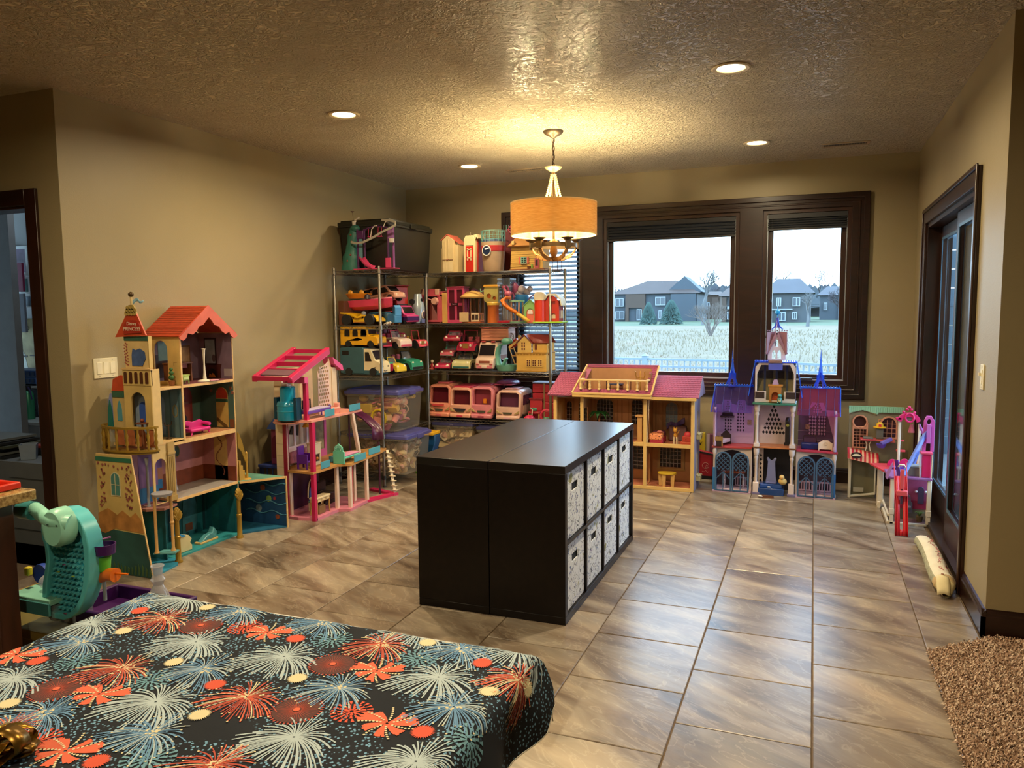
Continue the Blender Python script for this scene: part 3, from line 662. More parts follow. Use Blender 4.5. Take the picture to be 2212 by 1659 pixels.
for row in range(2):
 for k in range(4):
  y0=CY+.038+k*(cw+.016);zb=.394 if row else.039;lb='flowered fabric bin in the %s row, %s'%('upper' if row else 'lower',names[k])
  o=thing('storage_bin',lb,'storage bin',(CX-.010,y0+cw/2,zb),0,'flowered bins in the cube shelf');w_=cw/2-.008;dd=random.uniform(0,.01)
  H=.325;zz=H-.085
  MB().plate(rect(-w_,w_,0,H),[rect(-.05,.05,zz-.016,zz+.022)],-.006-dd,-dd,'x').build('front_panel',FLOR,o,bevel=.002)
  MB().box(-.34,-.006-dd,-w_,-w_+.006,0,H).box(-.34,-.006-dd,w_-.006,w_,0,H).box(-.34,-.334,-w_,w_,0,H).box(-.34,-.006,-w_,w_,0,.006).build('side_panels',FLOR,o)
  bx(-.03-dd,-.008-dd,-.056,.056,zz-.022,zz+.028).build('handle_pocket',M('#08080a',.8),o)

# ================================================================== TABLE AND FIREWORK CLOTH
TX0,TX1,TY0,TY1,TZ=-1.70,-.555,.25,1.555,.738
tb=thing('folding_table','folding table hidden under the firework cloth','table',((TX0+TX1)/2,(TY0+TY1)/2,0))
tb.name='folding_table'
hx,hy=(TX1-TX0)/2-.006,(TY1-TY0)/2-.006
bx(-hx,hx,-hy,hy,TZ-.045,TZ-.004).build('table_top',M('#c9c6bd',.5),tb,bevel=.01)
for sx_ in(-1,1):
 for sy_ in(-1,1):MB().tube([(sx_*(hx-.12),sy_*(hy-.15),TZ-.045),(sx_*(hx-.08),sy_*(hy-.12),0)],.014,8).build('leg',M('#55585a',.35,.7),tb,smooth=1)
RC=.03
def bend(d):
 """distance past a rounded table edge -> (outward, down)"""
 if d<=0:return d,0
 L=RC*PI/2
 if d<L:a=d/RC;return RC*math.sin(a),RC*(1-math.cos(a))
 e_=d-L;return RC+.012*math.sin(e_*9),RC+e_
def surf(x,y,off=0):
 ex,ey=TX1-RC+.01,TY1-RC
 ox,dx=bend(x-ex);oy,dy=bend(y-ey);ol,dl=bend(TX0+RC-x)
 X=(ex+ox) if x>ex else((TX0+RC-ol) if x<TX0+RC else x);Y=ey+oy if y>ey else y
 dn=max(dx,dy,dl);z=TZ-dn
 if x>ex and y>ey:
  z=TZ-math.hypot(dx,dy)*.8;X+=.02*min(1,dy/.1);Y+=.02*min(1,dx/.1)
 if dx>.03:X+=.016*math.sin(y*21+1.2)*min(1,(dx-.03)/.08)
 if dy>.03:Y+=.012*math.sin(x*17)*min(1,(dy-.03)/.08)
 z+=.0018*math.sin(x*23+y*9)*math.sin(y*17-x*5)
 n_=Vector((1 if dx>.03 else 0,1 if dy>.03 else 0,1 if dn<.04 else.2));n_.normalize()
 return Vector((X,Y,z))+n_*off
CX0,CX1,CY0,CY1=TX0-.12,TX1+.155,.12,TY1+.13
def clothmat():
 m,n,l,b=newmat('navy_print_cotton');t=n.new('ShaderNodeTexCoord');g=t.outputs['Object']
 z=noise(n,l,g,7,3);r=ramp(n,l,z.outputs['Fac'],[(.3,'#14181f'),(.7,'#1c2027')])
 v=n.new('ShaderNodeTexVoronoi');v.inputs['Scale'].default_value=120;v.inputs['Randomness'].default_value=.9;l.new(g,v.inputs['Vector'])
 c=ramp(n,l,v.outputs['Distance'],[(.27,'#ffffff'),(.34,'#000000')]);z2=noise(n,l,g,5.5,1);c2=ramp(n,l,z2.outputs['Fac'],[(.40,'#000000'),(.44,'#ffffff')])
 mm=n.new('ShaderNodeMath');mm.operation='MULTIPLY';l.new(c.outputs[0],mm.inputs[0]);l.new(c2.outputs[0],mm.inputs[1])
 x=n.new('ShaderNodeMix');x.data_type='RGBA';l.new(mm.outputs[0],x.inputs[0]);l.new(r.outputs[0],x.inputs[6]);x.inputs[7].default_value=(*lin('#6f9cbb'),1)
 l.new(x.outputs[2],b.inputs['Base Color']);b.inputs['Roughness'].default_value=.85;b.inputs['Specular IOR Level'].default_value=.25
 w_=noise(n,l,g,420,2);bumpn(n,l,w_.outputs['Fac'],b,.2,.0006);return m
cl=MB().grid(lambda u,v:surf(CX0+(CX1-CX0)*u-.0*v,CY0+(CY1-CY0)*v),90,110).build('tablecloth',clothmat(),None,smooth=2)
tag(cl,'dark tablecloth printed with red, white and blue fireworks','tablecloth')
def tpt(px,py):
 p=S(px,py,'z',TZ);return p.x,p.y
random.seed(8)
inks={k:MB() for k in 'wbronktc'}
LVL=[0]
def ribbon(mb,pts,w0,w1=None,off=None):
 w1=w0 if w1 is None else w1;vs=[];n_=len(pts);off=off or.0012
 for i,(x,y) in enumerate(pts):
  a=pts[max(0,i-1)];b=pts[min(n_-1,i+1)];dx,dy=b[0]-a[0],b[1]-a[1];L=math.hypot(dx,dy) or 1
  w_=(w0+(w1-w0)*i/(n_-1))/2;nx,ny=-dy/L*w_,dx/L*w_
  vs+=[surf(x+nx,y+ny,off),surf(x-nx,y-ny,off)]
 vs=[v for v in vs]
 if any(p[0]>CX1 or p[0]<CX0 or p[1]>CY1 for p in pts):return
 mb.add(vs,[(2*i,2*i+1,2*i+3,2*i+2) for i in range(n_-1)])
def dot(mb,x,y,r,off=.0016,n_=6,ry=None):
 if x>CX1 or y>CY1:return
 mb.add([surf(x+r*math.cos(2*PI*i/n_),y+(ry or r)*math.sin(2*PI*i/n_),off) for i in range(n_)],[tuple(range(n_))])
def burst(cx_,cy_,Rr,inks_,n_=46,droop=.38,w_=.0032,dotc=None,off=.0012):
 for i in range(n_):
  a=2*PI*i/n_+random.uniform(-.05,.05);L=Rr*random.uniform(.72,1.08);mb=inks[random.choice(inks_)];pts=[]
  for k in range(7):
   t=.03+.97*k/6;r=L*t;pts.append((cx_+r*math.cos(a),cy_+r*math.sin(a)*(.95 if math.sin(a)>0 else.8)-droop*L*t*t*abs(math.cos(a))**.7))
  ribbon(mb,pts,w_*.45,w_*random.uniform(.8,1.3),off)
  if dotc and i%2==0:dot(inks[dotc],pts[-1][0],pts[-1][1],.0022,off+.0004)
 if dotc:
  for i in range(14):dot(inks[dotc],cx_+random.gauss(0,Rr*.13),cy_+random.gauss(0,Rr*.13),.0028,off+.0005)
def sun(cx_,cy_,r,ink,off=.002):
 if cx_>CX1-.01:return
 n_=30;inks[ink].add([surf(cx_+(r if i%2 else r*1.35)*math.cos(2*PI*i/(2*n_)),cy_+(r if i%2 else r*1.35)*math.sin(2*PI*i/(2*n_)),off) for i in range(2*n_)]+[surf(cx_,cy_,off)],[(i,(i+1)%(2*n_),2*n_) for i in range(2*n_)])
def disc(cx_,cy_,r):
 inks['k'].add([surf(cx_+r*math.cos(2*PI*i/24),cy_+r*math.sin(2*PI*i/24),.0009) for i in range(24)]+[surf(cx_,cy_,.0009)],[(i,(i+1)%24,24) for i in range(24)])
 for i in range(40):
  a=2*PI*i/40;ribbon(inks['r'],[(cx_+r*.2*math.cos(a),cy_+r*.2*math.sin(a)),(cx_+r*.85*math.cos(a),cy_+r*.85*math.sin(a))],.0012,.0004,.0013)
  ribbon(inks['r'],[(cx_+r*1.02*math.cos(a),cy_+r*1.02*math.sin(a)),(cx_+r*1.14*math.cos(a),cy_+r*1.14*math.sin(a))],.004,.003,.0013)
 sun(cx_,cy_,r*.13,'o')
def bow(cx_,cy_,r):
 for a0,k in((.35,7),(1.0,4),(2.3,4),(2.85,7),(3.7,6),(4.7,5),(5.6,6)):
  for i in range(k):
   a=a0+(i-k/2)*.085;L=r*(1.1 if k==7 else.85)*random.uniform(.9,1.1)
   ribbon(inks['o'],[(cx_+L*t*math.cos(a+.25*t),cy_+L*t*math.sin(a+.25*t)) for t in(.06,.35,.65,.85,1)],.004,.0062,.0014)
 for a in(.7,1.7,2.6,3.25,4.2,5.1,6.1):
  for i in range(7):dot(inks['c'],cx_+r*(.25+.13*i)*math.cos(a+.03*i),cy_+r*(.25+.13*i)*math.sin(a+.03*i),.0026,.002)
def flower(cx_,cy_,r,ink):
 for rr,k in((.35,9),(.62,15),(.92,20)):
  for i in range(k):
   a=2*PI*i/k+rr;ribbon(inks[ink],[(cx_+r*(rr-.26)*math.cos(a),cy_+r*(rr-.26)*math.sin(a)),(cx_+r*(rr-.08)*math.cos(a),cy_+r*(rr-.08)*math.sin(a)),(cx_+r*rr*math.cos(a),cy_+r*rr*math.sin(a))],.003,r*.17,.0011)
for px,py in[(195,1347),(423,1387),(28,1467),(336,1516),(614,1419),(947,1465),(635,1593),(898,1647),(401,1293),(909,1362),(1120,1404)]:burst(*tpt(px,py),.100,'w',56,.55,.0034)
for px,py in[(287,1301),(176,1389),(521,1322),(439,1447),(95,1542),(325,1585),(700,1346),(733,1487),(996,1403),(980,1528)]:burst(*tpt(px,py),.086,'bbw',60,.5,.0026,'c',.0014)
for px,py in[(353,1337),(263,1443),(532,1507),(5,1578),(461,1655),(822,1395),(1123,1463)]:burst(*tpt(px,py),.088,'rrroc',64,.5,.0024,'c',.0016)
for px,py in[(434,1352),(122,1489),(719,1436),(641,1533)]:disc(*tpt(px,py),.046)
for px,py in[(35,1415),(578,1368),(214,1501),(141,1623),(814,1449),(836,1563)]:bow(*tpt(px,py),.052)
for px,py in[(448,1312),(267,1363),(376,1432),(20,1520),(431,1547),(643,1468),(924,1388),(1057,1494),(1160,1455)]:sun(*tpt(px,py),.0165,'c')
for px,py in[(302,1321),(81,1428),(465,1480),(209,1648),(639,1381),(1042,1433),(913,1581)]:sun(*tpt(px,py),.0175,'n')
for px,py in[(168,1431),(323,1471),(320,1640),(719,1381),(901,1423),(1015,1593)]:flower(*tpt(px,py),.05,'t')
for px,py in[(529,1355),(81,1602),(760,1539),(2,1392)]:flower(*tpt(px,py),.044,'n')
x1,y1=TX1+.06,1.25
burst(TX1+.09,.95,.09,'rro',40,.2);burst(TX1+.10,1.12,.07,'w',40,.2);disc(TX1+.05,1.0,.03);burst(TX1+.07,.75,.09,'bw',40,.2)
for k,(nm,c) in{'w':('white_ink','#a6b6bb'),'b':('blue_ink','#5a86ad'),'r':('red_ink','#a8402c'),'o':('coral_ink','#d05c3c'),'n':('orange_ink','#c9492b'),'k':('maroon_ink','#4a211c'),'t':('teal_ink','#5f8c9c'),'c':('cream_ink','#cfc49c')}.items():
 o=inks[k].build(nm,M(c,.75,var=.04),cl);o['kind']='stuff'
hem=MB()
hp=[surf(CX1,CY0+(CY1-.02-CY0)*i/60) for i in range(61)]+[surf(CX1+(CX0-CX1)*i/60,CY1) for i in range(61)]
hem.tube(hp,.0016,4);hem.build('hem',M('#c9c3b6',.9),cl)
# gold ribbon bow poking in at the lower left
gb=thing('gift_bow','shiny gold ribbon bow on the near left corner of the tablecloth','gift bow',(*tpt(8,1640),TZ+.004))
GOLD=M('#b98a26',.22,.85);GOLD2=M('#7a5a22',.3,.8)
for i,(a,L,t) in enumerate([(.5,.055,.4),(1.3,.05,.9),(2.2,.05,.5),(3.2,.05,.6),(4.1,.05,.8),(5.2,.055,.5),(.1,.045,1.1),(2.8,.04,1.2)]):
 mb=MB();w_=.016;ca,sa=math.cos(a),math.sin(a);pr=[]
 for k in range(9):
  th=PI*k/8*1.05;r=L*max(0,math.sin(th))**.8;z=L*(.5*(1-math.cos(th)))*t;pr.append((r,z+.003))
 for r,z in pr:mb.v+=[(r*ca-sa*w_,r*sa+ca*w_,z),(r*ca+sa*w_,r*sa-ca*w_,z)]
 mb.f+=[(2*k,2*k+1,2*k+3,2*k+2) for k in range(8)]
 mb.build('ribbon_loop',GOLD if i%2 else GOLD2,gb,smooth=1,solid=.0006)
# ================================================================== KITCHEN ISLAND AT LEFT
ISW=woodmat('alder_cabinet','#240f07','#45200e','z',.4,5)
isl=thing('kitchen_island','dark stained wood kitchen island at the left edge','kitchen island',(-2.93,1.0,0))
bx(-.5,.5,-.8,.70,.09,.885).build('cabinet_body',ISW,isl,bevel=.003);bx(-.45,.45,-.75,.64,0,.09).build('plinth',M('#1a0d08'),isl)
MB().plate(rect(-.72,.62,.12,.86),[rect(-.62,.52,.22,.76)],.5,.518,'x').build('door_frame',ISW,isl,bevel=.003)
MB().plate(rect(-.4,.44,.12,.86),[rect(-.32,.36,.22,.76)],.70,.716,'y').build('side_frame',ISW,isl,bevel=.003)
def granite():
 m,n,l,b=newmat('brown_granite');t=n.new('ShaderNodeTexCoord');z=noise(n,l,t.outputs['Object'],60,6,.8);r=ramp(n,l,z.outputs['Fac'],[(.3,'#4d3a22'),(.48,'#8d7145'),(.6,'#b39863'),(.72,'#5f4a30')])
 l.new(r.outputs[0],b.inputs['Base Color']);b.inputs['Roughness'].default_value=.2;return m
ct=bx(-3.5,-2.385,.15,1.75,.888,.924).build('countertop',granite(),None,bevel=.004);tag(ct,'brown granite countertop on the island at the left edge','countertop')
tr_=thing('red_tray','red plastic tray on the granite countertop','tray',(-2.68,1.60,.925))
MB().plate(rect(-.24,.24,-.14,.14),[rect(-.225,.225,-.125,.125)],.0,.022,'z').build('rim',M('#c8301c',.3),tr_,bevel=.004);bx(-.226,.226,-.126,.126,0,.004).build('base',M('#c8301c',.3),tr_)
# ================================================================== SHAG RUG
rg=thing('shag_rug','brown shag rug at the lower right','rug',(1.55,2.3,0))
RX0,RX1,RY0,RY1=.50,2.6,1.2,3.88
rb=MB().plate([(RX0-1.53,RY0-2.3),(RX1-1.55,RY0-2.3),(RX1-1.55,RY1-2.3),(-.77,RY1-2.3),(RX0-1.53,1.32)],[],.001,.012,'z');rb.build('backing',M('#6a5040',.95),rg)
random.seed(3)
for nm,cc in(('pile','#b0917a'),('pile','#8d6f58'),('pile','#d0b8a0')):
 mb=MB()
 for k in range(23000):
  x=RX0+(1.7 if k%6 else 2.1)*random.random()**1.3*(1 if k%6 else.9);y=random.uniform(2.35,RY1)
  if y>3.62+.9*(x-RX0) or x>.22*y+.5:continue
  a=random.uniform(0,2*PI);L=random.uniform(.012,.028);w_=.0028;dx,dy=L*math.cos(a),L*math.sin(a);h=random.uniform(.014,.032);nx,ny=-math.sin(a)*w_,math.cos(a)*w_
  X,Y=x-1.55,y-2.3
  mb.add([(X-nx,Y-ny,.01),(X+nx,Y+ny,.01),(X+dx*.6+nx,Y+dy*.6+ny,h),(X+dx*.6-nx,Y+dy*.6-ny,h),(X+dx,Y+dy,h*.8)],[(0,1,2,3),(3,2,4)])
 o=mb.build(nm,M(cc,.9,var=.2,scale=40),rg);o['kind']='stuff'
# ================================================================== DRAFT STOPPER
ds=thing('draft_stopper','stuffed cream fabric draft stopper with red lettering beside the sliding door','draft stopper',(.672,4.85,0))
pth=[(0,-.47),(0,-.40),(-.005,-.25),(0,-.05),(.005,.15),(0,.33),(-.01,.44),(-.03,.48)];rad=[.02,.05,.052,.052,.052,.05,.042,.012]
def catm(pts,t):
 n_=len(pts)-1;i=min(int(t*n_),n_-1);f=t*n_-i;p0,p1,p2,p3=(pts[max(0,min(n_,i+k))] for k in(-1,0,1,2))
 return tuple(.5*(2*b+(c-a)*f+(2*a-5*b+4*c-d)*f*f+(-a+3*b-3*c+d)*f**3) for a,b,c,d in zip(p0,p1,p2,p3))
pp=[(*p,r) for p,r in zip(pth,rad)]
def stop_pt(t,a,k=1):
 x,y,r=catm(pp,t);r=max(r,.004)*k;r2=r*(1+.03*math.sin(t*60+3*a));return(x+r2*math.cos(a),y,.004+r*.86+r2*.86*math.sin(a))
def segm(t0,t1,a0,a1,mat,nm,k=1.0):
 MB().grid(lambda u,v:stop_pt(t0+(t1-t0)*v,a0+(a1-a0)*u,k),14,26).build(nm,mat,ds,smooth=2)
CRM=M('#ded4b8',.85,bump=.3);segm(.18,.98,R(5),R(140),CRM,'cream_panel');segm(.18,.98,R(140),R(365),M('#9a987c',.9,bump=.3,var=.25,scale=50),'green_panel')
segm(.12,.18,0,2*PI,M('#b89c6c',.85,bump=.3),'gold_band',1.01);segm(0,.12,0,2*PI,M('#c9b888',.85,bump=.3),'gold_end')
MB().grid(lambda u,v:(-.045+.06*u,-.41-.08*v,.105-.075*v*v-.02*abs(u-.5)),4,6).build('ribbon_tail',M('#dccfa4',.8),ds,smooth=1,solid=.002)
MB().ball((-.012,-.405,.106),.010,8,5,(.8,1.3,.3)).build('leaf_button',M('#8a5a34',.6),ds,smooth=1)
sq=MB();random.seed(2)
for i in range(26):
 t0=.26+i*.024;a0=R(random.uniform(40,85));pts=[Vector(stop_pt(t0+.011*math.sin(k*.9+i),a0+R(14)*math.cos(k*.7+i*2)*(k/8),1.012)) for k in range(9)]
 sq.tube(pts,.0011,4)
sq.build('stitched_lettering',M('#b0605c',.7),ds)['kind']='stuff'
# ================================================================== WIRE SHELVING
CHR=M('#8f8a80',.28,.85)
LV=[.10,.48,.945,1.385,1.86]
def wire_unit(label,x0,x1,y0,y1,levels,long_):
 o=thing('wire_shelving_unit',label,'shelving unit',(x0,y0,0));W_,D_=x1-x0,y1-y0
 for px,py in((0,0),(W_,0),(0,D_),(W_,D_)):
  mb=MB();mb.lathe([(.0,.012),(.012,.012),(.0125,.02),(.0125,levels[-1]+.022),(.010,levels[-1]+.028),(0,levels[-1]+.028)],(px,py,0),12)
  for k in range(int(levels[-1]/.1)):mb.lathe([(.0128,.1*k+.05),(.0134,.1*k+.052),(.0128,.1*k+.054)],(px,py,0),10)
  p_=mb.build('post',CHR,o,smooth=1);MB().lathe([(0,0),(.016,0),(.016,.008),(.008,.013),(0,.013)],(px,py,0),10).build('foot',M('#2a2a2c',.6),p_,smooth=1)
  for z in levels:MB().lathe([(.0135,z-.036),(.019,z-.034),(.017,z-.001),(.0135,z)],(px,py,0),12).build('collar',CHR if z>.2 else M('#1c1c1e',.4),p_,smooth=1)
 for z in levels:
  e_=MB();r=.003
  for zz in(z-.003,z-.031):
   e_.tube([(0,0,zz),(W_,0,zz),(W_,D_,zz),(0,D_,zz)],r,5,closed=True)
  def zig(a,b):
   a=Vector(a);b=Vector(b);n_=int((b-a).length/.026);pts=[a+(b-a)*(k/n_)+Vector((0,0,(z-.006) if k%2 else(z-.028))) for k in range(n_+1)];e_.tube(pts,.0019,4)
  zig((0,0,0),(W_,0,0));zig((W_,0,0),(W_,D_,0));zig((W_,D_,0),(0,D_,0));zig((0,D_,0),(0,0,0))
  s_=e_.build('shelf',CHR,o,smooth=1)
  wr=MB();n_=int((W_ if long_=='x' else D_)/.0255)
  for k in range(1,n_):
   if long_=='x':wr.bar((W_*k/n_,0,z-.002),(W_*k/n_,D_,z-.002),.003)
   else:wr.bar((0,D_*k/n_,z-.002),(W_,D_*k/n_,z-.002),.003)
  for k in(1,2):
   if long_=='x':wr.bar((0,D_*k/3,z-.007),(W_,D_*k/3,z-.007),.006)
   else:wr.bar((W_*k/3,0,z-.007),(W_*k/3,D_,z-.007),.006)
  w2=wr.build('shelf_wires',CHR,s_);w2['kind']='stuff'
 return o
UX0,UX1,UY0,UY1=-3.845,-3.40,5.635,6.475
VX0,VX1,VY0,VY1=-3.435,-2.19,6.52,6.965
wire_unit('chrome wire shelving along the left wall in the corner, holding toy vehicles',UX0,UX1,UY0,UY1,[.10,.46,.95,1.385,1.855],'y')
wire_unit('chrome wire shelving along the back wall, holding toy houses and campers',VX0,VX1,VY0,VY1,[.12,.48,.94,1.385,1.86],'x')

# ================================================================== TOTES
def tote(label,loc,L,W_,H,lid,body,cont=None,rz=0,group=None,name='storage_tote',text_=None):
 o=thing(name,label,'storage tote',loc,rz,group);tx=.035
 def shell(k,z):return[(x*k,y*k,z) for x,y in((-L/2,-W_/2),(L/2,-W_/2),(L/2,W_/2),(-L/2,W_/2))]
 def rr(l,w,z,c=.025):
  pts=[]
  for cx_,cy_,a0 in((l/2-c,w/2-c,0),(-l/2+c,w/2-c,90),(-l/2+c,-w/2+c,180),(l/2-c,-w/2+c,270)):
   for k in range(4):a=R(a0+30*k);pts.append((cx_+c*math.cos(a),cy_+c*math.sin(a),z))
  return pts
 b_=MB().loft([rr(L-2*tx,W_-2*tx,0),rr(L-2*tx+.01,W_-2*tx+.01,.01),rr(L-.02,W_-.02,H-.03)],cap=False);k=len(b_.v);b_.add(rr(L-2*tx,W_-2*tx,0),[tuple(range(16))])
 b_.build('body',body,o,smooth=1)
 MB().loft([rr(L-.022,W_-.022,H-.055),rr(L,W_,H-.052),rr(L,W_,H-.03),rr(L-.022,W_-.022,H-.028)],cap=False).build('rim',body,o,smooth=1)
 MB().loft([rr(L+.006,W_+.006,H-.034),rr(L+.006,W_+.006,H-.012),rr(L-.03,W_-.03,H-.008),rr(L-.036,W_-.036,H+.006),rr(L-.06,W_-.06,H+.006),rr(L-.064,W_-.064,H-.002)]).build('lid',lid,o,smooth=1)
 for s_ in(-1,1):bx(s_*(L/2-.005),s_*(L/2+.014),-.05,.05,H-.05,H-.012).build('latch',lid,o,bevel=.004)
 for nm,mb,mm in cont or():mb.build(nm,mm,o,smooth=1)
 if text_:text(text_,'lid_lettering',M('#9a98b8',.5),o,(0,-W_/2-.0045,H-.022),.017,(R(90),0,0))
 return o
PUR=M('#4a4a86',.35);PUR2=M('#3d3c66',.4);BODY=tinted('#c9c4b8',.16,.15)
def clutter(L,W_,H,n_,seed,cols,kinds='bsrc',sz=.06):
 random.seed(seed);out={}
 for i in range(n_):
  z=random.uniform(.03,H-.07);f=.78+.14*z/H;s_=random.uniform(.5,1.1)*sz;mm=random.choice(cols);mb=out.setdefault(mm,[]);m_=MB();kd=random.choice(kinds)
  x,y=random.uniform(-.5,.5)*(L*f-2*s_),random.uniform(-.5,.5)*(W_*f-2*s_)
  if i%2:y=-.5*(W_*f-2.2*s_)
  elif i%3==0:x=.5*(L*f-2.2*s_)
  if kd=='b':m_.box(-s_,s_,-s_*.6,s_*.6,-s_*.5,s_*.5)
  elif kd=='s':m_.ball((0,0,0),s_*.7,9,6,(1.2,1,.8))
  elif kd=='r':m_.tube([(s_*.8*math.cos(t),s_*.8*math.sin(t),0) for t in[2*PI*j/12 for j in range(12)]],s_*.16,5,closed=True)
  elif kd=='h':
   a=random.uniform(0,6)
   for j in range(5):m_.tube([(s_*(t-.5)*1.8,s_*.25*math.sin(t*7+a+j*.3)+j*.006-.01,s_*.3*math.cos(t*5+j)) for t in[q/7 for q in range(8)]],.0045,4)
  else:m_.lathe([(0,-s_*.7),(s_*.5,-s_*.7),(s_*.6,s_*.5),(0,s_*.5)],n=10)
  m_.xf(Matrix.Translation((x,y,z))@Matrix.Rotation(random.uniform(0,6),4,random.choice('XYZ'))@Matrix.Rotation(random.uniform(-.5,.5),4,'X'));mb.append(m_)
 return[('toy',m_,mm) for mm,L_ in out.items() for m_ in L_]
PKS=[M('#d98b8b',.4),M('#c8687e',.4),M('#e0a68a',.4),M('#c9a24a',.4),M('#a8546a',.4),M('#caa98a',.4)]
HAIR=[M('#a98f6a',.7),M('#c4b08c',.7),M('#7d5f45',.7),M('#b58f86',.6),M('#8c7a68',.7),M('#d0c2ac',.7)]
# toys inside the clear totes are part of what each tote holds: loose doll things nobody could count
def packed(L,W_,H,n_,seed,cols,kinds,sz):
 bym={}
 for nm,m_,mm in clutter(L,W_,H,n_,seed,cols,kinds,sz):
  t=bym.setdefault(mm,MB());t.add(m_.v,m_.f)
 return bym
def fill(o,bym):
 for mm,m_ in bym.items():
  q=m_.build('packed_toys',mm,o,smooth=1);q['kind']='stuff'
t_=tote('clear tote with purple lid full of pink toys, on the corner shelving',(-3.585,5.98,.462),.56,.46,.355,PUR,BODY);fill(t_,packed(.56,.46,.35,80,1,PKS,'bsrc',.068))
yr=MB();yr.tube([(.06+.07*math.cos(t),-.205,.115+.07*math.sin(t)) for t in[2*PI*j/24 for j in range(24)]],.011,8,closed=True);yr.build('yellow_ring',M('#d3b32c',.35),t_,smooth=1)
bx(-.14,-.02,-.2,-.12,.15,.23).build('yellow_crate',M('#c9a93a',.4),t_,bevel=.004)
t_=tote('lower clear tote with purple lid packed with dolls, on the corner shelving',(-3.49,5.90,.104),.60,.46,.345,PUR,BODY);fill(t_,packed(.60,.46,.34,150,5,HAIR,'hhsc',.072))
t_=tote('clear lettered tote with purple lid under the pink campers',(-3.19,6.73,.123),.44,.40,.325,PUR2,BODY,text_='Hefty');fill(t_,packed(.44,.40,.32,100,6,HAIR,'hhb',.07))
t_=tote('second tote with purple lid under the pink campers, half hidden by the cube shelf',(-2.72,6.73,.123),.44,.40,.30,PUR2,BODY);fill(t_,packed(.44,.40,.30,80,7,HAIR,'hhb',.07))
OLV=M('#17160e',.5);tote('huge dark olive tote on top of the corner shelving',(-3.60,6.12,1.858),.52,.80,.42,M('#131208',.4),OLV)
# ================================================================== TOY VEHICLES
TYRE=M('#151517',.6);DARKW=M('#160f12',.25);WHT=M('#d9cfc0',.4)
def wheels(o,L,W_,r,xs,hub,hw=.028,big=None,z=None):
 for i,x in enumerate(xs):
  for s in(-1,1):
   rr=r if i==0 or not big else big
   c=(x,s*(W_/2-hw/2+.002),z or rr)
   w_=MB().lathe([(rr*.55,-hw/2),(rr*.92,-hw/2),(rr,-hw*.3),(rr,hw*.3),(rr*.92,hw/2),(rr*.55,hw/2)],c,16,'y').build('wheel',TYRE,o,smooth=1)
   MB().lathe([(0,-hw*.42),(rr*.56,-hw*.42),(rr*.5,0),(rr*.56,hw*.42),(0,hw*.46)],c,10,'y').build('hub_cap',hub,w_,smooth=1)
def arches(L,H0,r,xs,clear=.0):
 """underside line from rear to front with round wheel arches"""
 pts=[]
 for x in sorted(xs):
  for k in range(7):a=PI-PI*k/6;pts.append((x+(r*1.18)*math.cos(a),H0+(r*1.18)*math.sin(a)))
 return pts
def side_body(o,name,mat,top,L,W_,r,xs,z0=.018,bevel=.008,holes=()):
 """profile body: underside with arches then the top outline going from front to rear"""
 pr=[(-L/2,z0)]+arches(L,z0,r,xs)+[(L/2,z0)]+top
 return MB().plate(pr,holes,-W_/2,W_/2,'y').build(name,mat,o,bevel=bevel)
def lights(o,x,ys,z,r,mat=None):
 for y in ys:MB().ball((x,y,z),r,8,5,(.4,1,1)).build('headlight',mat or M('#e3dcc0',.2),o,smooth=1)
def win_plate(o,pts,y,mat=None,nm='window'):
 for s in(-1,1):MB().plate(pts,[],s*y,s*(y+.0025),'y').build(nm,mat or DARKW,o)
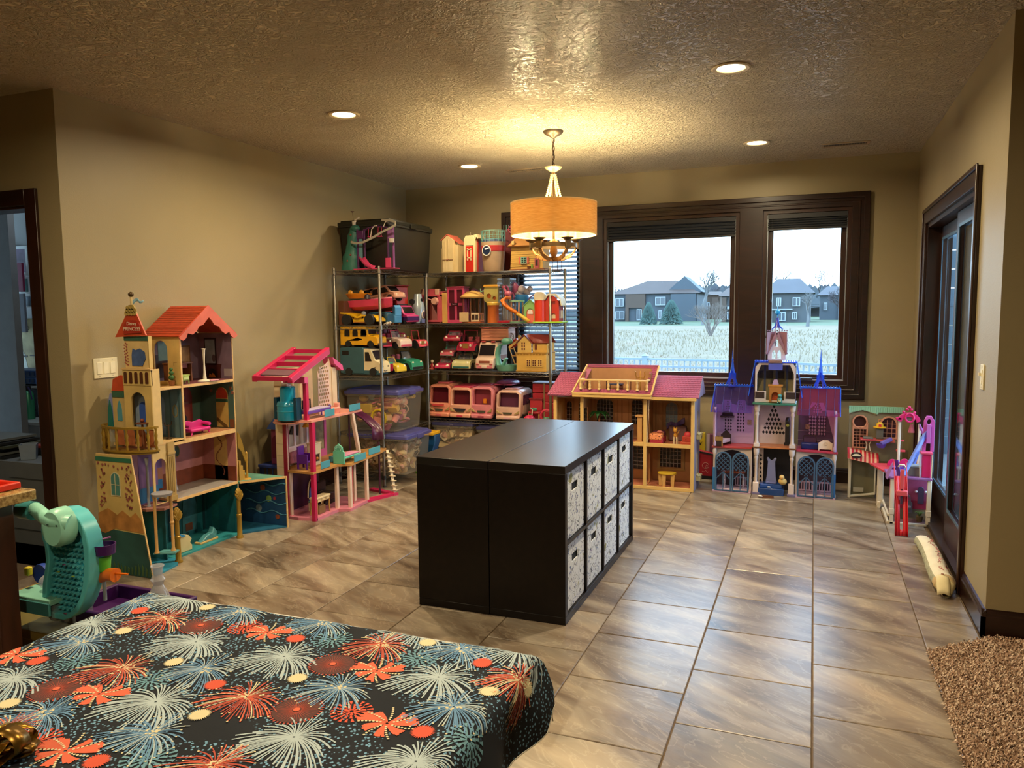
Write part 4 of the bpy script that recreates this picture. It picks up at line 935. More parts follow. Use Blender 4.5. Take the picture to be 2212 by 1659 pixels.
def car(label,loc,rz,L,W_,H,c,c2=None,kind='convertible',hub='#c9c2b0',group=None,rot=None,seat='#c46a86',r=None,name='toy_car'):
 o=thing(name,label,'toy car',loc,rz,group,rot=rot);A=M(c,.28,coat=.3);B=M(c2,.3) if c2 else A;r=r or H*.2;xs=(L*.31,-L*.29);hb=M(hub,.3)
 f,b=L/2,-L/2
 if kind=='bus':
  side_body(o,'body',A,[(f,H*.42),(f*.96,H*.48),(f*.62,H*.55),(f*.50,H*.62),(f*.42,H*.92),(f*.36,H),(b*.94,H),(b,H*.94)],L,W_,r,xs)
  for k in range(3):
   x=b*.62+k*L*.22;win_plate(o,arch(x,L*.14,H*.52,H*.88,6),W_/2+.0005)
  win_plate(o,[(f*.16,H*.58),(f*.44,H*.58),(f*.38,H*.86),(f*.16,H*.86)],W_/2+.0005)
  bx(f*.47,f*.50,-W_*.4,W_*.4,H*.62,H*.86).build('windshield',DARKW,o,bevel=.003)
  MB().ball((f*.8,0,H*.5),.03,10,6,(1.5,1.6,.6)).build('bonnet',A,o,smooth=1)
  for k in range(4):bx(b*.8+k*L*.2,b*.8+k*L*.2+L*.1,-W_*.3,W_*.3,H,H+.006).build('roof_ridge',A,o,bevel=.003)
  MB().box(f,f+.012,-W_*.48,W_*.48,.018,.035).build('bumper',M('#3b3b3e',.4),o,bevel=.004)
 elif kind=='camper':
  side_body(o,'body',A,[(f*.22,H*.9),(f*.2,H),(b*.96,H),(b,H*.95)],L,W_,r,(xs[1],),bevel=.012) if False else None
  MB().plate([(b,.02)]+arches(L,.02,r,(xs[1],))+[(f*.18,.02),(f*.18,H*.97),(f*.14,H),(b*.95,H),(b,H*.95)],[],-W_/2,W_/2,'y').build('box_body',A,o,bevel=.012)
  MB().plate([(f*.12,.045),(f*.3,.045)]+[(p[0],p[1]) for p in arches(L,.03,r,(xs[0],))]+[(f,.03),(f,H*.38),(f*.92,H*.48),(f*.72,H*.54),(f*.5,H*.93),(f*.12,H*.97)],[],-W_*.46,W_*.46,'y').build('cab',B,o,bevel=.012)
  win_plate(o,[(f*.24,H*.52),(f*.56,H*.52),(f*.42,H*.84),(f*.24,H*.84)],W_*.462)
  MB().bar((f*.71,0,H*.58),(f*.53,0,H*.88),W_*.72,.008,up=(1,0,.4)).build('windshield',DARKW,o,bevel=.002)
  win_plate(o,rect(b*.88,b*.55,H*.74,H*.88),W_/2+.0005)
  MB().box(b*.9,f*.9,-W_*.47,W_*.47,.012,.05).build('chassis',A,o,bevel=.004)
  for s in(-1,1):MB().ball((f*.985,s*W_*.25,H*.33),.012,8,6,(.4,1,1)).build('headlight',DARKW,o,smooth=1)
  MB().tube([(f+.001,W_*.2*math.sin(t),H*.22-.012*math.cos(t)) for t in[-1+.33*i for i in range(7)]],.003,5).build('smile',DARKW,o)
 elif kind=='van':
  side_body(o,'body',A,[(f,H*.36),(f*.97,H*.46),(f*.72,H*.54),(f*.50,H*.92),(f*.42,H),(b*.9,H),(b*.97,H*.93),(b,H*.5)],L,W_,r,xs,bevel=.012)
  for k in range(3):win_plate(o,[(b*.86+k*L*.23,H*.56),(b*.86+k*L*.23+L*.17,H*.56),(b*.86+k*L*.23+L*.17,H*.86),(b*.86+k*L*.23+.01,H*.86)],W_/2+.0005)
  win_plate(o,[(f*.36,H*.56),(f*.62,H*.56),(f*.46,H*.84),(f*.36,H*.84)],W_/2+.0005)
  MB().bar((f*.70,0,H*.58),(f*.51,0,H*.9),W_*.8,.008,up=(1,0,.4)).build('windshield',DARKW,o,bevel=.002)
  lights(o,f*.985,(-W_*.33,W_*.33),H*.34,.011)
 elif kind=='jeep':
  side_body(o,'body',A,[(f,H*.40),(f*.9,H*.47),(f*.28,H*.50),(f*.26,H*.44),(f*.1,H*.40),(b*.3,H*.40),(b*.45,H*.50),(b,H*.50)],L,W_*.78,r,xs,bevel=.008)
  for s in(-1,1):
   for x in xs:MB().plate([(x+r*1.2*math.cos(PI*k/8),.02+r*1.25*math.sin(PI*k/8)) for k in range(9)]+[(x+r*1.42*math.cos(PI*(8-k)/8),.022+r*1.5*math.sin(PI*(8-k)/8)) for k in range(9)],[],s*W_*.36,s*W_*.5,'y').build('fender',A,o,bevel=.003)
  fr=MB();fr.tube([(f*.26,-W_*.36,H*.46),(f*.12,-W_*.35,H*.97),(f*.12,W_*.35,H*.97),(f*.26,W_*.36,H*.46)],.006,6);fr.build('windshield_frame',A,o,smooth=1)
  for s in(-1,1):
   bx(b*.4,b*.1,s*W_*.19-W_*.13,s*W_*.19+W_*.13,H*.40,H*.46).build('seat',M(seat,.5),o,bevel=.006);bx(b*.42,b*.34,s*W_*.19-W_*.13,s*W_*.19+W_*.13,H*.44,H*.68).build('seat_back',M(seat,.5),o,bevel=.006)
  bx(f*.985,f*1.01,-W_*.16,W_*.16,H*.2,H*.42).build('grille',M('#b0884a',.3,.6),o,bevel=.003);lights(o,f*.99,(-W_*.26,W_*.26),H*.33,.014)
  MB().tube([(f*.1,W_*.19+.022*math.cos(t),H*.55+.022*math.sin(t)) for t in[2*PI*j/12 for j in range(12)]],.004,5,closed=True).build('steering_wheel',DARKW,o)
 elif kind=='buggy':
  top=[(f,H*.30),(f*.9,H*.42),(f*.6,H*.5),(f*.3,H*.55),(f*.15,H*.38),(b*.2,H*.38),(b*.35,H*.62),(b*.9,H*.72),(b,H*.6),(b*.97,H*.4)]
  side_body(o,'body',A,top,L,W_*.74,r,xs,z0=.03,bevel=.01)
  for s in(-1,1):MB().tube([(f*.72,s*W_*.42,H*.44),(f*.3,s*W_*.46,H*.52),(0,s*W_*.46,H*.4),(b*.4,s*W_*.46,H*.58),(b*.9,s*W_*.42,H*.66)],.008,6).build('side_rail',A,o,smooth=1)
  bx(f*.3,b*.3,-W_*.36,W_*.36,.02,H*.34).build('side_print',M('#a86a2c',.5),o,bevel=.004);MB().ball((f*.02,W_*.1,H*.62),.022,8,6).build('steering_wheel',M('#8a94a0',.3),o,smooth=1)
 else:
  top=[(f,H*.34),(f*.98,H*.44),(f*.8,H*.54),(f*.42,H*.62),(f*.28,H*.62),(f*.22,H*.42),(b*.42,H*.42),(b*.52,H*.64),(b*.92,H*.62),(b,H*.5)]
  side_body(o,'body',A,top,L,W_*.98,r,xs,bevel=.014)
  for s in(-1,1):bx(f*.3,b*.5,s*W_*.43,s*W_*.485,H*.3,H*.60).build('door_panel',A,o,bevel=.006)
  ws=MB();ws.tube([(f*.34,-W_*.40,H*.60),(f*.2,-W_*.34,H*.96),(f*.2,W_*.34,H*.96),(f*.34,W_*.40,H*.60)],.005,6);ws.build('windshield_frame',B,o,smooth=1)
  MB().bar((f*.33,0,H*.61),(f*.205,0,H*.94),W_*.7,.002,up=(1,0,.4)).build('windshield',CLEAR,o)
  for s in(-1,1):
   bx(b*.42,f*.02,s*W_*.2-W_*.14,s*W_*.2+W_*.14,H*.40,H*.50).build('seat',M(seat,.5),o,bevel=.006);bx(b*.44,b*.32,s*W_*.2-W_*.14,s*W_*.2+W_*.14,H*.48,H*.80).build('seat_back',M(seat,.5),o,bevel=.008)
  lights(o,f*.96,(-W_*.34,W_*.34),H*.44,.013);bx(f*.99,f*1.015,-W_*.44,W_*.44,.022,H*.24).build('bumper',B,o,bevel=.005)
  if c2:bx(b*.98,f*.98,-W_*.495,W_*.495,.02,H*.16).build('sill_trim',B,o,bevel=.004) if False else None
 wheels(o,L,W_*.98,r,xs,hb,.03)
 return o
G1='toy vehicles on the corner shelving';ZA,ZB_,ZC_,ZD=1.387,.952,.465,1.857
xf_=-3.62
def facing(px,py,L,X=-3.42):
 p=S(px,py,'x',X);return p.y
# third level: bus stacked on the camper truck etc.
ZL=ZB_
bx_=(-3.62,5.735)
car('toy camper truck with cream cab and dark teal box under the yellow bus',(bx_[0]-.0,bx_[1],ZL),0,.40,.17,.245,'#2f5560','#d9c9a2','camper','#2b3d48',G1,r=.036)
car('yellow toy school bus on top of the teal camper truck',(bx_[0]-.02,bx_[1]+.01,ZL+.247),0,.37,.15,.178,'#d9a01a',None,'bus','#24505a',G1,r=.03)
car('small yellow toy convertible at the shelf edge behind the chrome post',(-3.55,5.99,ZL),R(-8),.32,.14,.15,'#e0c23a',None,'convertible','#333333',G1)
car('teal toy convertible right of the yellow convertible',(-3.56,6.26,ZL),R(-10),.38,.17,.19,'#2f8a70','#1c2226','convertible','#222222',G1,r=.042)
o=car('white and pink toy convertible stacked above the yellow convertible',(-3.57,6.10,ZL+.215),R(-12),.36,.16,.17,'#d9c0b2','#b8435c','convertible','#2a2022',G1,seat='#a6324e',r=.034)
car('magenta toy jeep at the back behind the white convertible',(-3.69,6.30,ZL+.27),R(-15),.28,.14,.17,'#b02a58',None,'jeep','#3a6a80',G1,r=.036)
o=car('coral and orange toy beach truck with blue wheels near the corner post',(-3.50,6.385,ZL+.205),R(-14),.24,.13,.17,'#d8505c','#e0a030','jeep','#d8ccb0',G1,r=.042,seat='#e0a030')
car('dark maroon toy car behind the yellow bus',(-3.66,5.93,ZL+.22),R(-5),.32,.14,.15,'#6b1522','#c23a5c','convertible','#c0b4a0',G1,r=.036)
bo=thing('toy_speedboat','teal and pink toy speedboat behind the chrome post','toy boat',(-3.60,5.875,ZL+.002),R(-4),G1)
def hull(o,L,W_,H,m1,m2,nm='hull'):
 rings=[]
 for k in range(9):
  t=k/8;x=-L/2+L*t;w_=W_/2*(1-t**3*.96)*(.85+.15*min(1,t*4));zb=H*.35*t**3
  rings.append([(x,-w_,H*(.8+.25*t)),(x,-w_*.75,H*.3+zb),(x,0,zb),(x,w_*.75,H*.3+zb),(x,w_,H*(.8+.25*t))])
 MB().loft(rings,cap=True).build(nm,m1,o,smooth=1)
 MB().loft([[(x,y*.94,z-.002 if i in(0,4) else z) for i,(x,y,z) in enumerate(g)][:1]+[(g[0][0],g[0][1]*.5,g[0][2]+.004),(g[0][0],0,g[0][2]+.012*(k>3)),(g[0][0],-g[0][1]*.5,g[0][2]+.004)]+[(g[4][0],g[4][1]*.94,g[4][2]-.002)] for k,g in enumerate(rings)],cap=True).build('deck',m2,o,smooth=1)
hull(bo,.36,.13,.09,M('#c02f56',.3),M('#3aa08c',.3));MB().plate([(.02,.09),(.1,.09),(-.02,.16),(-.05,.15)],[],-.05,.05,'y').build('windshield',M('#8fb7b0',.2),bo)
# second level
ZL=ZA
bg_=car('yellow toy dune buggy with orange print at the near end of the second shelf',(-3.64,5.74,ZL),0,.38,.18,.16,'#d9aa1c',None,'buggy','#a89060',G1,r=.048)
bo=thing('toy_boat','pink toy boat with orange inside stacked on the yellow buggy','toy boat',(-3.62,5.82,ZL+.125),R(2),G1)
hull(bo,.46,.2,.10,M('#cf4060',.28),M('#d9808e',.3));MB().lathe([(.0,-.01),(.055,-.01),(.075,.03),(.07,.035),(.05,0),(0,0)],(-.1,.0,.115),14,sx=1.7).build('orange_seat_tub',M('#d8861e',.35),bo,smooth=1)
for x_ in(-.17,-.06):MB().ball((x_,-.02,.155),.026,10,6,(1,.5,1)).build('headrest',M('#e09a2a',.35),bo,smooth=1)
MB().lathe([(0,0),(.03,0),(.022,.035),(.0,.045)],(.02,-.06,.10),10).build('striped_cap',M('#2c2530',.4),bo,smooth=1)
car('peach toy minivan stacked on the second shelf behind the post',(-3.58,6.03,ZL+.19),R(-8),.36,.15,.15,'#d9a184',None,'van','#e6dcc8',G1,rot=(0,R(-9),R(-8)),r=.03)
vn=car('magenta toy van with lettering and purple fender',(-3.53,6.20,ZL),R(-12),.32,.16,.17,'#b83070',None,'van','#d6c8b0',G1,r=.03)
text('Minnie','van_lettering',M('#d8b050',.4),vn,(-.03,-.0835,.088),.045,(R(90),0,0));bx(.06,.162,-.083,.083,.03,.07).build('purple_fender',M('#3a1850',.3),vn,bevel=.006)
tr0=thing('toy_train_car','small blue toy train car with red seat behind the post','toy train',(-3.50,5.97,ZL),R(-6),G1)
bx(-.09,.09,-.05,.05,.015,.08).build('body',M('#3f7fb0',.3),tr0,bevel=.006);bx(-.03,.04,-.04,.04,.08,.12).build('seat',M('#b83040',.4),tr0,bevel=.005)
for s in(-1,1):
 for x_ in(-.055,.055):MB().lathe([(0,-.006),(.016,-.006),(.016,.006),(0,.006)],(x_,s*.048,.016),10,'y').build('wheel',M('#b07a4a',.5),tr0,smooth=1)
MB().plate([(.06,.08),(.09,.08),(.09,.15),(.075,.17),(.06,.15)],[],-.045,.045,'y').build('front_shield',M('#4f93c8',.3),tr0)
tb2=thing('toy_wagon','dark blue toy wagon body under the pink boat','toy wagon',(-3.53,5.87,ZL),R(-4),G1)
bx(-.12,.10,-.05,.05,.012,.10).build('body',M('#1f4a62',.35),tb2,bevel=.012);bx(-.1,.08,-.04,.04,.10,.115).build('cover',M('#2a5a70',.35),tb2,bevel=.006)
for s in(-1,1):
 for x_ in(-.07,.06):MB().lathe([(0,-.006),(.018,-.006),(.018,.006),(0,.006)],(x_,s*.05,.018),10,'y').build('wheel',TYRE,tb2,smooth=1)
fg=thing('toy_dog_figure','tiny white animal figure lying at the shelf edge','figurine',(-3.425,5.80,ZL),R(-20))
MB().ball((0,0,.014),.013,8,6,(2.2,1,1)).build('body',WHT,fg,smooth=1);MB().ball((.032,0,.02),.011,8,6,(1.2,1,1)).build('head',WHT,fg,smooth=1)
for x_ in(-.02,.015):
 for s in(-1,1):MB().tube([(x_,s*.006,.012),(x_-.01,s*.022,.005)],.004,5).build('leg',WHT,fg,smooth=1)
sc_=thing('toy_silver_car','silver grey toy car standing on its end against the corner post','toy car',(-3.46,6.36,ZL+.002),0,G1)
sb=MB()
for k in range(9):
 t=k/8;z=.27*t+.003;w_=.062*(1-.55*max(0,t-.55)/.45*(t>.55));d_=.035+.03*math.sin(PI*min(1,t*1.1));sb.v+=[(.03+d_*math.cos(a)*1.0,w_*math.sin(a),z) for a in[2*PI*j/14 for j in range(14)]]
sb.f+=[(i*14+j,i*14+(j+1)%14,(i+1)*14+(j+1)%14,(i+1)*14+j) for i in range(8) for j in range(14)]+[tuple(range(14)),tuple(8*14+j for j in range(14))]
sb.build('body',M('#98a2a8',.25,.2),sc_,smooth=1);MB().ball((.085,-.005,.085),.034,12,8,(.45,.85,1.2)).build('cockpit_rim',M('#d8c8b8',.3),sc_,smooth=1)
MB().ball((.093,-.006,.085),.025,12,8,(.42,.85,1.2)).build('cockpit',M('#3a1d2a',.4),sc_,smooth=1);bx(.05,.088,-.03,.03,.005,.045).build('rear_panel',M('#5d6a92',.3),sc_,bevel=.004);MB().ball((.075,0,.215),.024,10,6,(.4,1,.8)).build('nose_light',DARKW,sc_,smooth=1)
for s in(-1,1):
 for z_ in(.05,.2):MB().lathe([(0,-.01),(.026,-.01),(.026,.01),(0,.01)],(.0,s*.055,z_),12,'y').build('wheel',TYRE,sc_,smooth=1)
rt=thing('toy_locomotive','red toy locomotive in the dark at the back of the corner shelf','toy train',(-3.66,6.34,ZL+.155),R(-30))
bx(-.12,.04,-.06,.06,.02,.14).build('boiler',M('#a82418',.4),rt,bevel=.02);bx(.04,.13,-.065,.065,.02,.19).build('cab',M('#b02a18',.4),rt,bevel=.01);bx(.03,.14,-.075,.075,.19,.205).build('roof',M('#8a1c14',.4),rt,bevel=.006);win_plate(rt,rect(.06,.11,.1,.16),.066)
bx(-.13,.14,-.05,.05,0,.03).build('chassis',M('#2a1412',.5),rt)
bxx=bx(-3.83,-3.55,6.12,6.44,ZL,ZL+.152);tag(bxx.build('wooden_toy_crate',M('#6b3d20',.6),bevel=.004),'dark wooden crate at the back of the second shelf in the corner','crate',None)
bxx=bx(-3.83,-3.77,5.66,6.05,ZL,ZL+.21);tag(bxx.build('wooden_box',M('#5a3018',.6),bevel=.004),'brown wooden toy box standing against the wall behind the pink boat','box',None)
# ---- unit along the back wall: vehicles facing the room (front toward the camera = -Y)
G2='toy vehicles on the back wall shelving'
def front(px,py,Y):p=S(px,py,'y',Y);return p.x
ZL=.942;F=R(-90)
def vx(px,Y=6.54):return S(px,780,'y',Y).x
car('cream and teal toy off roader with four headlights',(vx(994),6.72,ZL),F,.34,.19,.165,'#c9c08c','#2c5c58','convertible','#4a4a46',G2,seat='#4a3a34',r=.036)
for y in(-.03,.03):pass
car('dark red open toy jeep stacked on the cream off roader',(vx(1003),6.72,ZL+.165),F,.30,.19,.215,'#a5203c',None,'jeep','#a08a60',G2,seat='#c8606a',r=.04)
car('flat dark pink sports car stacked behind at upper left',(vx(966),6.74,ZL+.26),R(-78),.34,.16,.11,'#a02038',None,'convertible','#40202a',G2,r=.03)
car('pink toy convertible with teal front stacked under the red sports car',(vx(960),6.73,ZL+.115),F,.30,.135,.12,'#cc6470','#2f8f7c','convertible','#c9b8a0',G2,r=.028)
car('low magenta toy sports car with white stripes at the lower left',(vx(950),6.70,ZL),R(-80),.36,.15,.105,'#b02c4c',None,'convertible','#4a2028',G2,r=.03)
dl=thing('toy_doll','small doll in red sitting at the left end by the magenta sports car','doll',(vx(927),6.60,ZL),F)
MB().lathe([(0,0),(.022,0),(.014,.045),(.008,.06),(0,.06)],n=10).build('dress',M('#a82030',.6),dl,smooth=1);MB().ball((0,0,.072),.014,10,8).build('head',M('#c99a7a',.5),dl,smooth=1);MB().ball((-.003,0,.078),.0165,10,6,(1,1.1,.9)).build('hair',M('#c2b28c',.8),dl,smooth=1)
for s in(-1,1):MB().tube([(0,s*.010,.052),(.014,s*.022,.03)],.004,5).build('arm',M('#c99a7a',.5),dl,smooth=1);MB().tube([(0,s*.008,.01),(.04,s*.014,.006)],.005,5).build('leg',M('#c99a7a',.5),dl,smooth=1)
am=thing('toy_ambulance','white and pink toy ambulance van in the middle of the third shelf','toy car',(vx(1045),6.73,ZL),F,G2)
AL,AW,AH=.36,.185,.27;A=M('#d8b9a4',.3)
MB().plate([(-.18,.02)]+arches(.36,.02,.038,(.1,-.1))+[(.18,.02),(.18,.09),(.172,.115),(.12,.135),(.075,.25),(.06,.262),(-.17,.262),(-.18,.25)],[],-AW/2,AW/2,'y').build('body',A,am,bevel=.012)
MB().bar((.125,0,.145),(.081,0,.240),AW*.82,.006,up=(1,0,.4)).build('windshield',DARKW,am,bevel=.002);bx(.168,.184,-AW*.42,AW*.42,.022,.05).build('bumper',M('#c9707a',.3),am,bevel=.004)
bx(.174,.184,-.055,.055,.072,.095).build('grille',M('#8a4a38',.4),am,bevel=.002);bx(.182,.188,-.026,.026,.03,.052).build('number_plate',M('#d8c0b0',.4),am,bevel=.001)
for s in(-1,1):bx(.06,.085,s*.05-.02,s*.05+.02,.262,.275).build('roof_light',M('#c84a50',.3),am,bevel=.003);bx(.178,.186,s*.068-.015,s*.068+.015,.055,.068).build('headlight',M('#b04a50',.3),am,bevel=.002);MB().plate([(-.15,.1),(.12,.1),(.05,.14),(-.15,.14)],[],s*(AW/2+.0005),s*(AW/2+.003),'y').build('side_stripe',M('#a85a3a',.4),am)
win_plate(am,[(.0,.15),(.1,.15),(.065,.235),(.0,.235)],AW/2+.0005);wheels(am,AL,AW,.036,(.1,-.1),M('#8a8278',.3))
pk=thing('toy_trailer','peach toy trailer box stacked above the ambulance','toy trailer',(vx(1055),6.80,ZL+.278),R(-84));bx(-.13,.12,-.14,.13,0,.115).build('box',M('#cf8a6c',.4),pk,bevel=.006);bx(-.14,.135,-.15,.14,.115,.125).build('lid',M('#a84a44',.4),pk,bevel=.004)
for z_ in(.03,.06,.09):bx(.121,.124,-.12,.11,z_,z_+.004).build('siding_rib',M('#b87358',.4),pk)
# campers on the fourth shelf
ZL=.482
def camper(label,px0,px1,H,c,c2,rz=0,glass_=None,dep=.36,hood=False,nose=0,Y=6.54,kind='camper'):
 x0,x1=vx(px0,Y),vx(px1,Y);W_=x1-x0;o=thing('toy_camper',label,'toy camper',((x0+x1)/2,Y+dep/2,ZL),F+rz,'toy campers on the fourth shelf');A=M(c,.3,coat=.3);B=M(c2,.35)
 f=dep/2;n_=20
 def sect(x,w_,z0,z1,p=.35):
  pts=[]
  for i in range(n_):
   a=2*PI*i/n_;ca,sa=math.cos(a),math.sin(a);pts.append((x,w_/2*abs(ca)**p*(1 if ca>0 else-1),(z0+z1)/2+(z1-z0)/2*abs(sa)**p*(1 if sa>0 else-1)))
  return pts
 MB().loft([sect(-f,W_*.9,.03,H*.96),sect(-f+.02,W_,.025,H),sect(f-.12,W_,.025,H),sect(f-.10,W_*.985,.025,H*.985)]).build('body',A,o,smooth=1)
 # front mask: bowed plate with a windshield hole
 def mask(nm,y0,z0,y1,z1,hole,mat,th=.05):
  mb=MB().plate([(y0+.015,z0),(y1-.015,z0),(y1,z0+.02),(y1,z1-.04),(y1-.025,z1-.008),(y1-.05,z1),(y0+.05,z1),(y0+.025,z1-.008),(y0,z1-.04),(y0,z0+.02)],[hole],f-th,f,'x')
  mb.v=[(x-(.03+nose)*(max(0,z-H*.35)/H)-.25*y*y/W_,y,z) for x,y,z in mb.v];return mb.build(nm,mat,o,bevel=.006)
 hw=W_*.41
 mask('front',-W_/2,.03,W_/2,H*.985,[(-hw,H*.44),(hw,H*.44),(hw*.96,H*.86),(hw*.8,H*.9),(-hw*.8,H*.9),(-hw*.96,H*.86)],A,.06)
 bx(f-.092-nose*.5,f-.088-nose*.5,-hw-.01,hw+.01,H*.42,H*.92).build('windshield',glass_ or M('#5c1826',.3),o)
 bx(f-.05,f+.012,-W_*.47,W_*.47,.012,H*.17).build('bumper',A,o,bevel=.012)
 MB().plate([(-W_*.2,H*.28),(W_*.2,H*.28),(W_*.16,H*.21),(-W_*.16,H*.21)],[],f-.002,f+.004,'x').build('grille',M('#4c4a3a',.35),o,bevel=.001)
 for s in(-1,1):MB().plate([(s*W_*.24,H*.22),(s*W_*.44,H*.24),(s*W_*.46,H*.35),(s*W_*.33,H*.27)],[],f-.02,f+.0,'x').build('headlight',M('#b5a06a',.2,.3),o,bevel=.002)
 bx(f+.010,f+.0145,-.03,.03,H*.07,H*.12).build('number_plate',B,o,bevel=.001)
 for s in(-1,1):MB().plate([(-f+.05,H*.5),(f-.09,H*.5),(f-.09,H*.82),(-f+.05,H*.82)],[],s*(W_/2-.002),s*(W_/2+.002),'y').build('side_window',glass_ or M('#5c1826',.3),o)
 for x in(-f*.55,f*.5):
  for s in(-1,1):MB().lathe([(0,-.012),(.028,-.012),(.03,0),(.028,.012),(0,.012)],(x,s*(W_/2-.014),.03),14,'y').build('wheel',TYRE,o,smooth=1)
 bx(-f*.5,f*.4,-W_*.25,W_*.25,H*.99,H+.012).build('roof_vent',B,o,bevel=.004)
 return o
o=camper('coral pink toy camper at the left end of the row',922,970,.325,'#d98a70','#c8606a')
MB().plate([(-.08,.135),(.06,.135),(.05,.118),(-.06,.118)],[],.182,.186,'x').build('front_stripe',M('#c8484a',.3),o)
o=camper('pale pink toy camper with dark pink roof, second in the row',968,1016,.30,'#dba088','#b83a50')
bx(-.17,.135,-.088,.088,.265,.31).build('roof_band',M('#b8384e',.35),o,bevel=.01);MB().plate([(-.045,.075),(.045,.075),(.07,.10),(-.07,.10)],[],.182,.187,'x').build('radiator',M('#2c2a33',.3),o,bevel=.001)
o=camper('pink toy camper with see through windshield, third in the row',1014,1062,.315,'#d4808a','#9c4058',glass_=M('#8a3a48',.2));MB().lathe([(0,0),(.02,0),(.018,.04),(.0,.045)],(.11,.01,.15),10).build('orange_seat',M('#d88020',.4),o,smooth=1)
o=camper('cream and lilac toy camper with swept windshield, fourth in the row',1068,1122,.285,'#d3ab9c','#c89aa8',glass_=M('#5a2c48',.25),nose=.02);MB().plate([(.05,.13),(.12,.13),(.10,.20),(.085,.21)],[],-.1,-.0975,'y').build('quarter_window',M('#5a2c48',.3),o)
pj=thing('toy_purple_plane','purple see-through toy aeroplane roof stacked on the third camper','toy plane',(vx(1075),6.80,ZL+.318),R(0));MB().ball((0,0,.02),.10,16,8,(1.1,1.5,.3)).build('canopy',M('#6a3860',.2),pj,smooth=1);bx(-.09,.09,-.13,.1,0,.012).build('base',M('#a84a6c',.3),pj,bevel=.004)
tk=thing('toy_trunk_house','red folding toy trunk standing at the right end of the fourth shelf','toy trunk',(vx(1161),6.76,ZL));
for k in range(4):bx(-.105,.105,-.07,.1,.004+k*.084,.084+k*.084).build('panel',M('#a82434',.45),tk,bevel=.006)
bx(.005,.02,-.078,.11,0,.345).build('strap',M('#8a6a48',.6),tk);bx(-.11,.11,-.075,.105,.34,.352).build('lid',M('#5f4a60',.5),tk,bevel=.004)
rc=thing('toy_armchair','red toy armchair in front of the red trunk','doll chair',(vx(1148),6.62,ZL),F)
bx(-.04,.03,-.055,.055,.07,.09).build('seat',M('#9c2430',.5),rc,bevel=.005);bx(-.045,-.03,-.06,.06,.09,.2).build('backrest',M('#a82834',.5),rc,bevel=.006);bx(-.05,-.02,-.065,.065,.195,.21).build('top_rail',M('#7a1a26',.5),rc,bevel=.003)
for s in(-1,1):
 for x_ in(-.035,.025):bx(x_-.005,x_+.005,s*.05-.005,s*.05+.005,0,.07).build('leg',M('#b88a50',.5),rc)
sh_=thing('toy_slide_car','magenta toy pedal car at the front right of the fourth shelf','toy car',(vx(1142),6.545,ZL),R(-120));MB().ball((0,0,.03),.045,14,8,(1.3,.9,.75)).build('body',M('#b82448',.3),sh_,smooth=1);MB().tube([(-.03,0,.05),(-.04,0,.11),(-.01,0,.13)],.005,6).build('handle',WHT,sh_,smooth=1);bx(-.075,-.045,-.025,.025,.1,.125).build('cushion',M('#3f8068',.5),sh_,bevel=.006)
for s in(-1,1):
 for x_ in(-.03,.03):MB().lathe([(0,-.005),(.014,-.005),(.014,.005),(0,.005)],(x_,s*.034,.014),10,'y').build('wheel',TYRE,sh_,smooth=1)
pl=thing('toy_play_hoop','pink and green toy hoop seat leaning at the shelf end','toy seat',(vx(1178),6.56,ZL),R(-70));MB().tube([(.0,.05*math.cos(t),.06+.055*math.sin(t)) for t in[2*PI*j/16 for j in range(13)]],.012,8).build('hoop',M('#b83048',.3),pl,smooth=1);MB().ball((.01,0,.03),.035,10,6,(.8,1,.7)).build('seat',M('#4c7458',.5),pl,smooth=1)
# ================================================================== TOY HOUSES ON THE BACK SHELVING
def sxz(px,py,Y=6.56):p=S(px,py,'y',Y);return p.x,p.z
G3='toy buildings on the back wall shelving'
ZL=1.387
def at2(px,Y=6.66,z=ZL,ref=660):return(S(px,ref,'y',Y).x,Y,z)
# pink salon
o=thing('toy_salon','coral pink toy salon booth with a hair dryer at the left of the second shelf','toy building',at2(939),0,G3);C1=M('#c4525e',.35);C2=M('#cf8a84',.35)
MB().plate([(-.105,0),(.10,0),(.10,.27),(.09,.325),(-.09,.325),(-.105,.29)],[rect(-.075,.07,.03,.26)],-.09,-.08,'y').build('front_frame',C1,o,bevel=.003);bx(-.105,-.095,-.08,.12,0,.3).build('side_wall',C1,o);bx(.09,.1,-.08,.12,0,.3).build('side_wall',C1,o)
bx(-.1,.1,.11,.12,0,.31).build('back_wall',C2,o);bx(-.1,.1,-.09,.12,0,.012).build('base',C1,o);bx(-.10,.10,-.10,.12,.255,.27).build('shelf',C1,o)
MB().tube([(-.05,-.09,.235),(.0,-.10,.225),(.045,-.105,.215)],.007,6).build('dryer_arm',C2,o,smooth=1);MB().lathe([(0,-.02),(.03,-.02),(.036,.01),(.02,.015),(0,.01)],(.055,-.105,.21),14,'y').build('hair_dryer',M('#d8a088',.35),o,smooth=1)
MB().plate([(-.05,0),(.03,0),(.05,.05),(-.03,.2),(-.05,.2)],[],-.02,.06,'y').build('chair',C2,o,bevel=.004)
for k in(-1,1):bx(k*.075-.02,k*.075+.02,-.1,-.06,.27,.325).build('corner_block',M('#cf9a80',.4),o,bevel=.003)
tag(bx(*(lambda a:(a[0]-.03,a[0]+.028,6.62,6.85,ZL,ZL+.29))(at2(963))).build('toy_house_wall',M('#d0a85c',.4),bevel=.004),'plain yellow plastic toy wall standing between the salon and the pink wardrobe','toy panel',G3)
o=thing('toy_wardrobe','pink double door toy wardrobe with a small dark sign','toy wardrobe',at2(986,6.66),0,G3);PK=M('#c8496f',.35)
MB().plate(rect(-.088,.088,0,.335),[rect(-.07,-.012,.03,.165),rect(.012,.07,.03,.165),rect(-.07,-.012,.19,.315),rect(.012,.07,.19,.315)],-.02,-.01,'y').build('door',PK,o,bevel=.002)
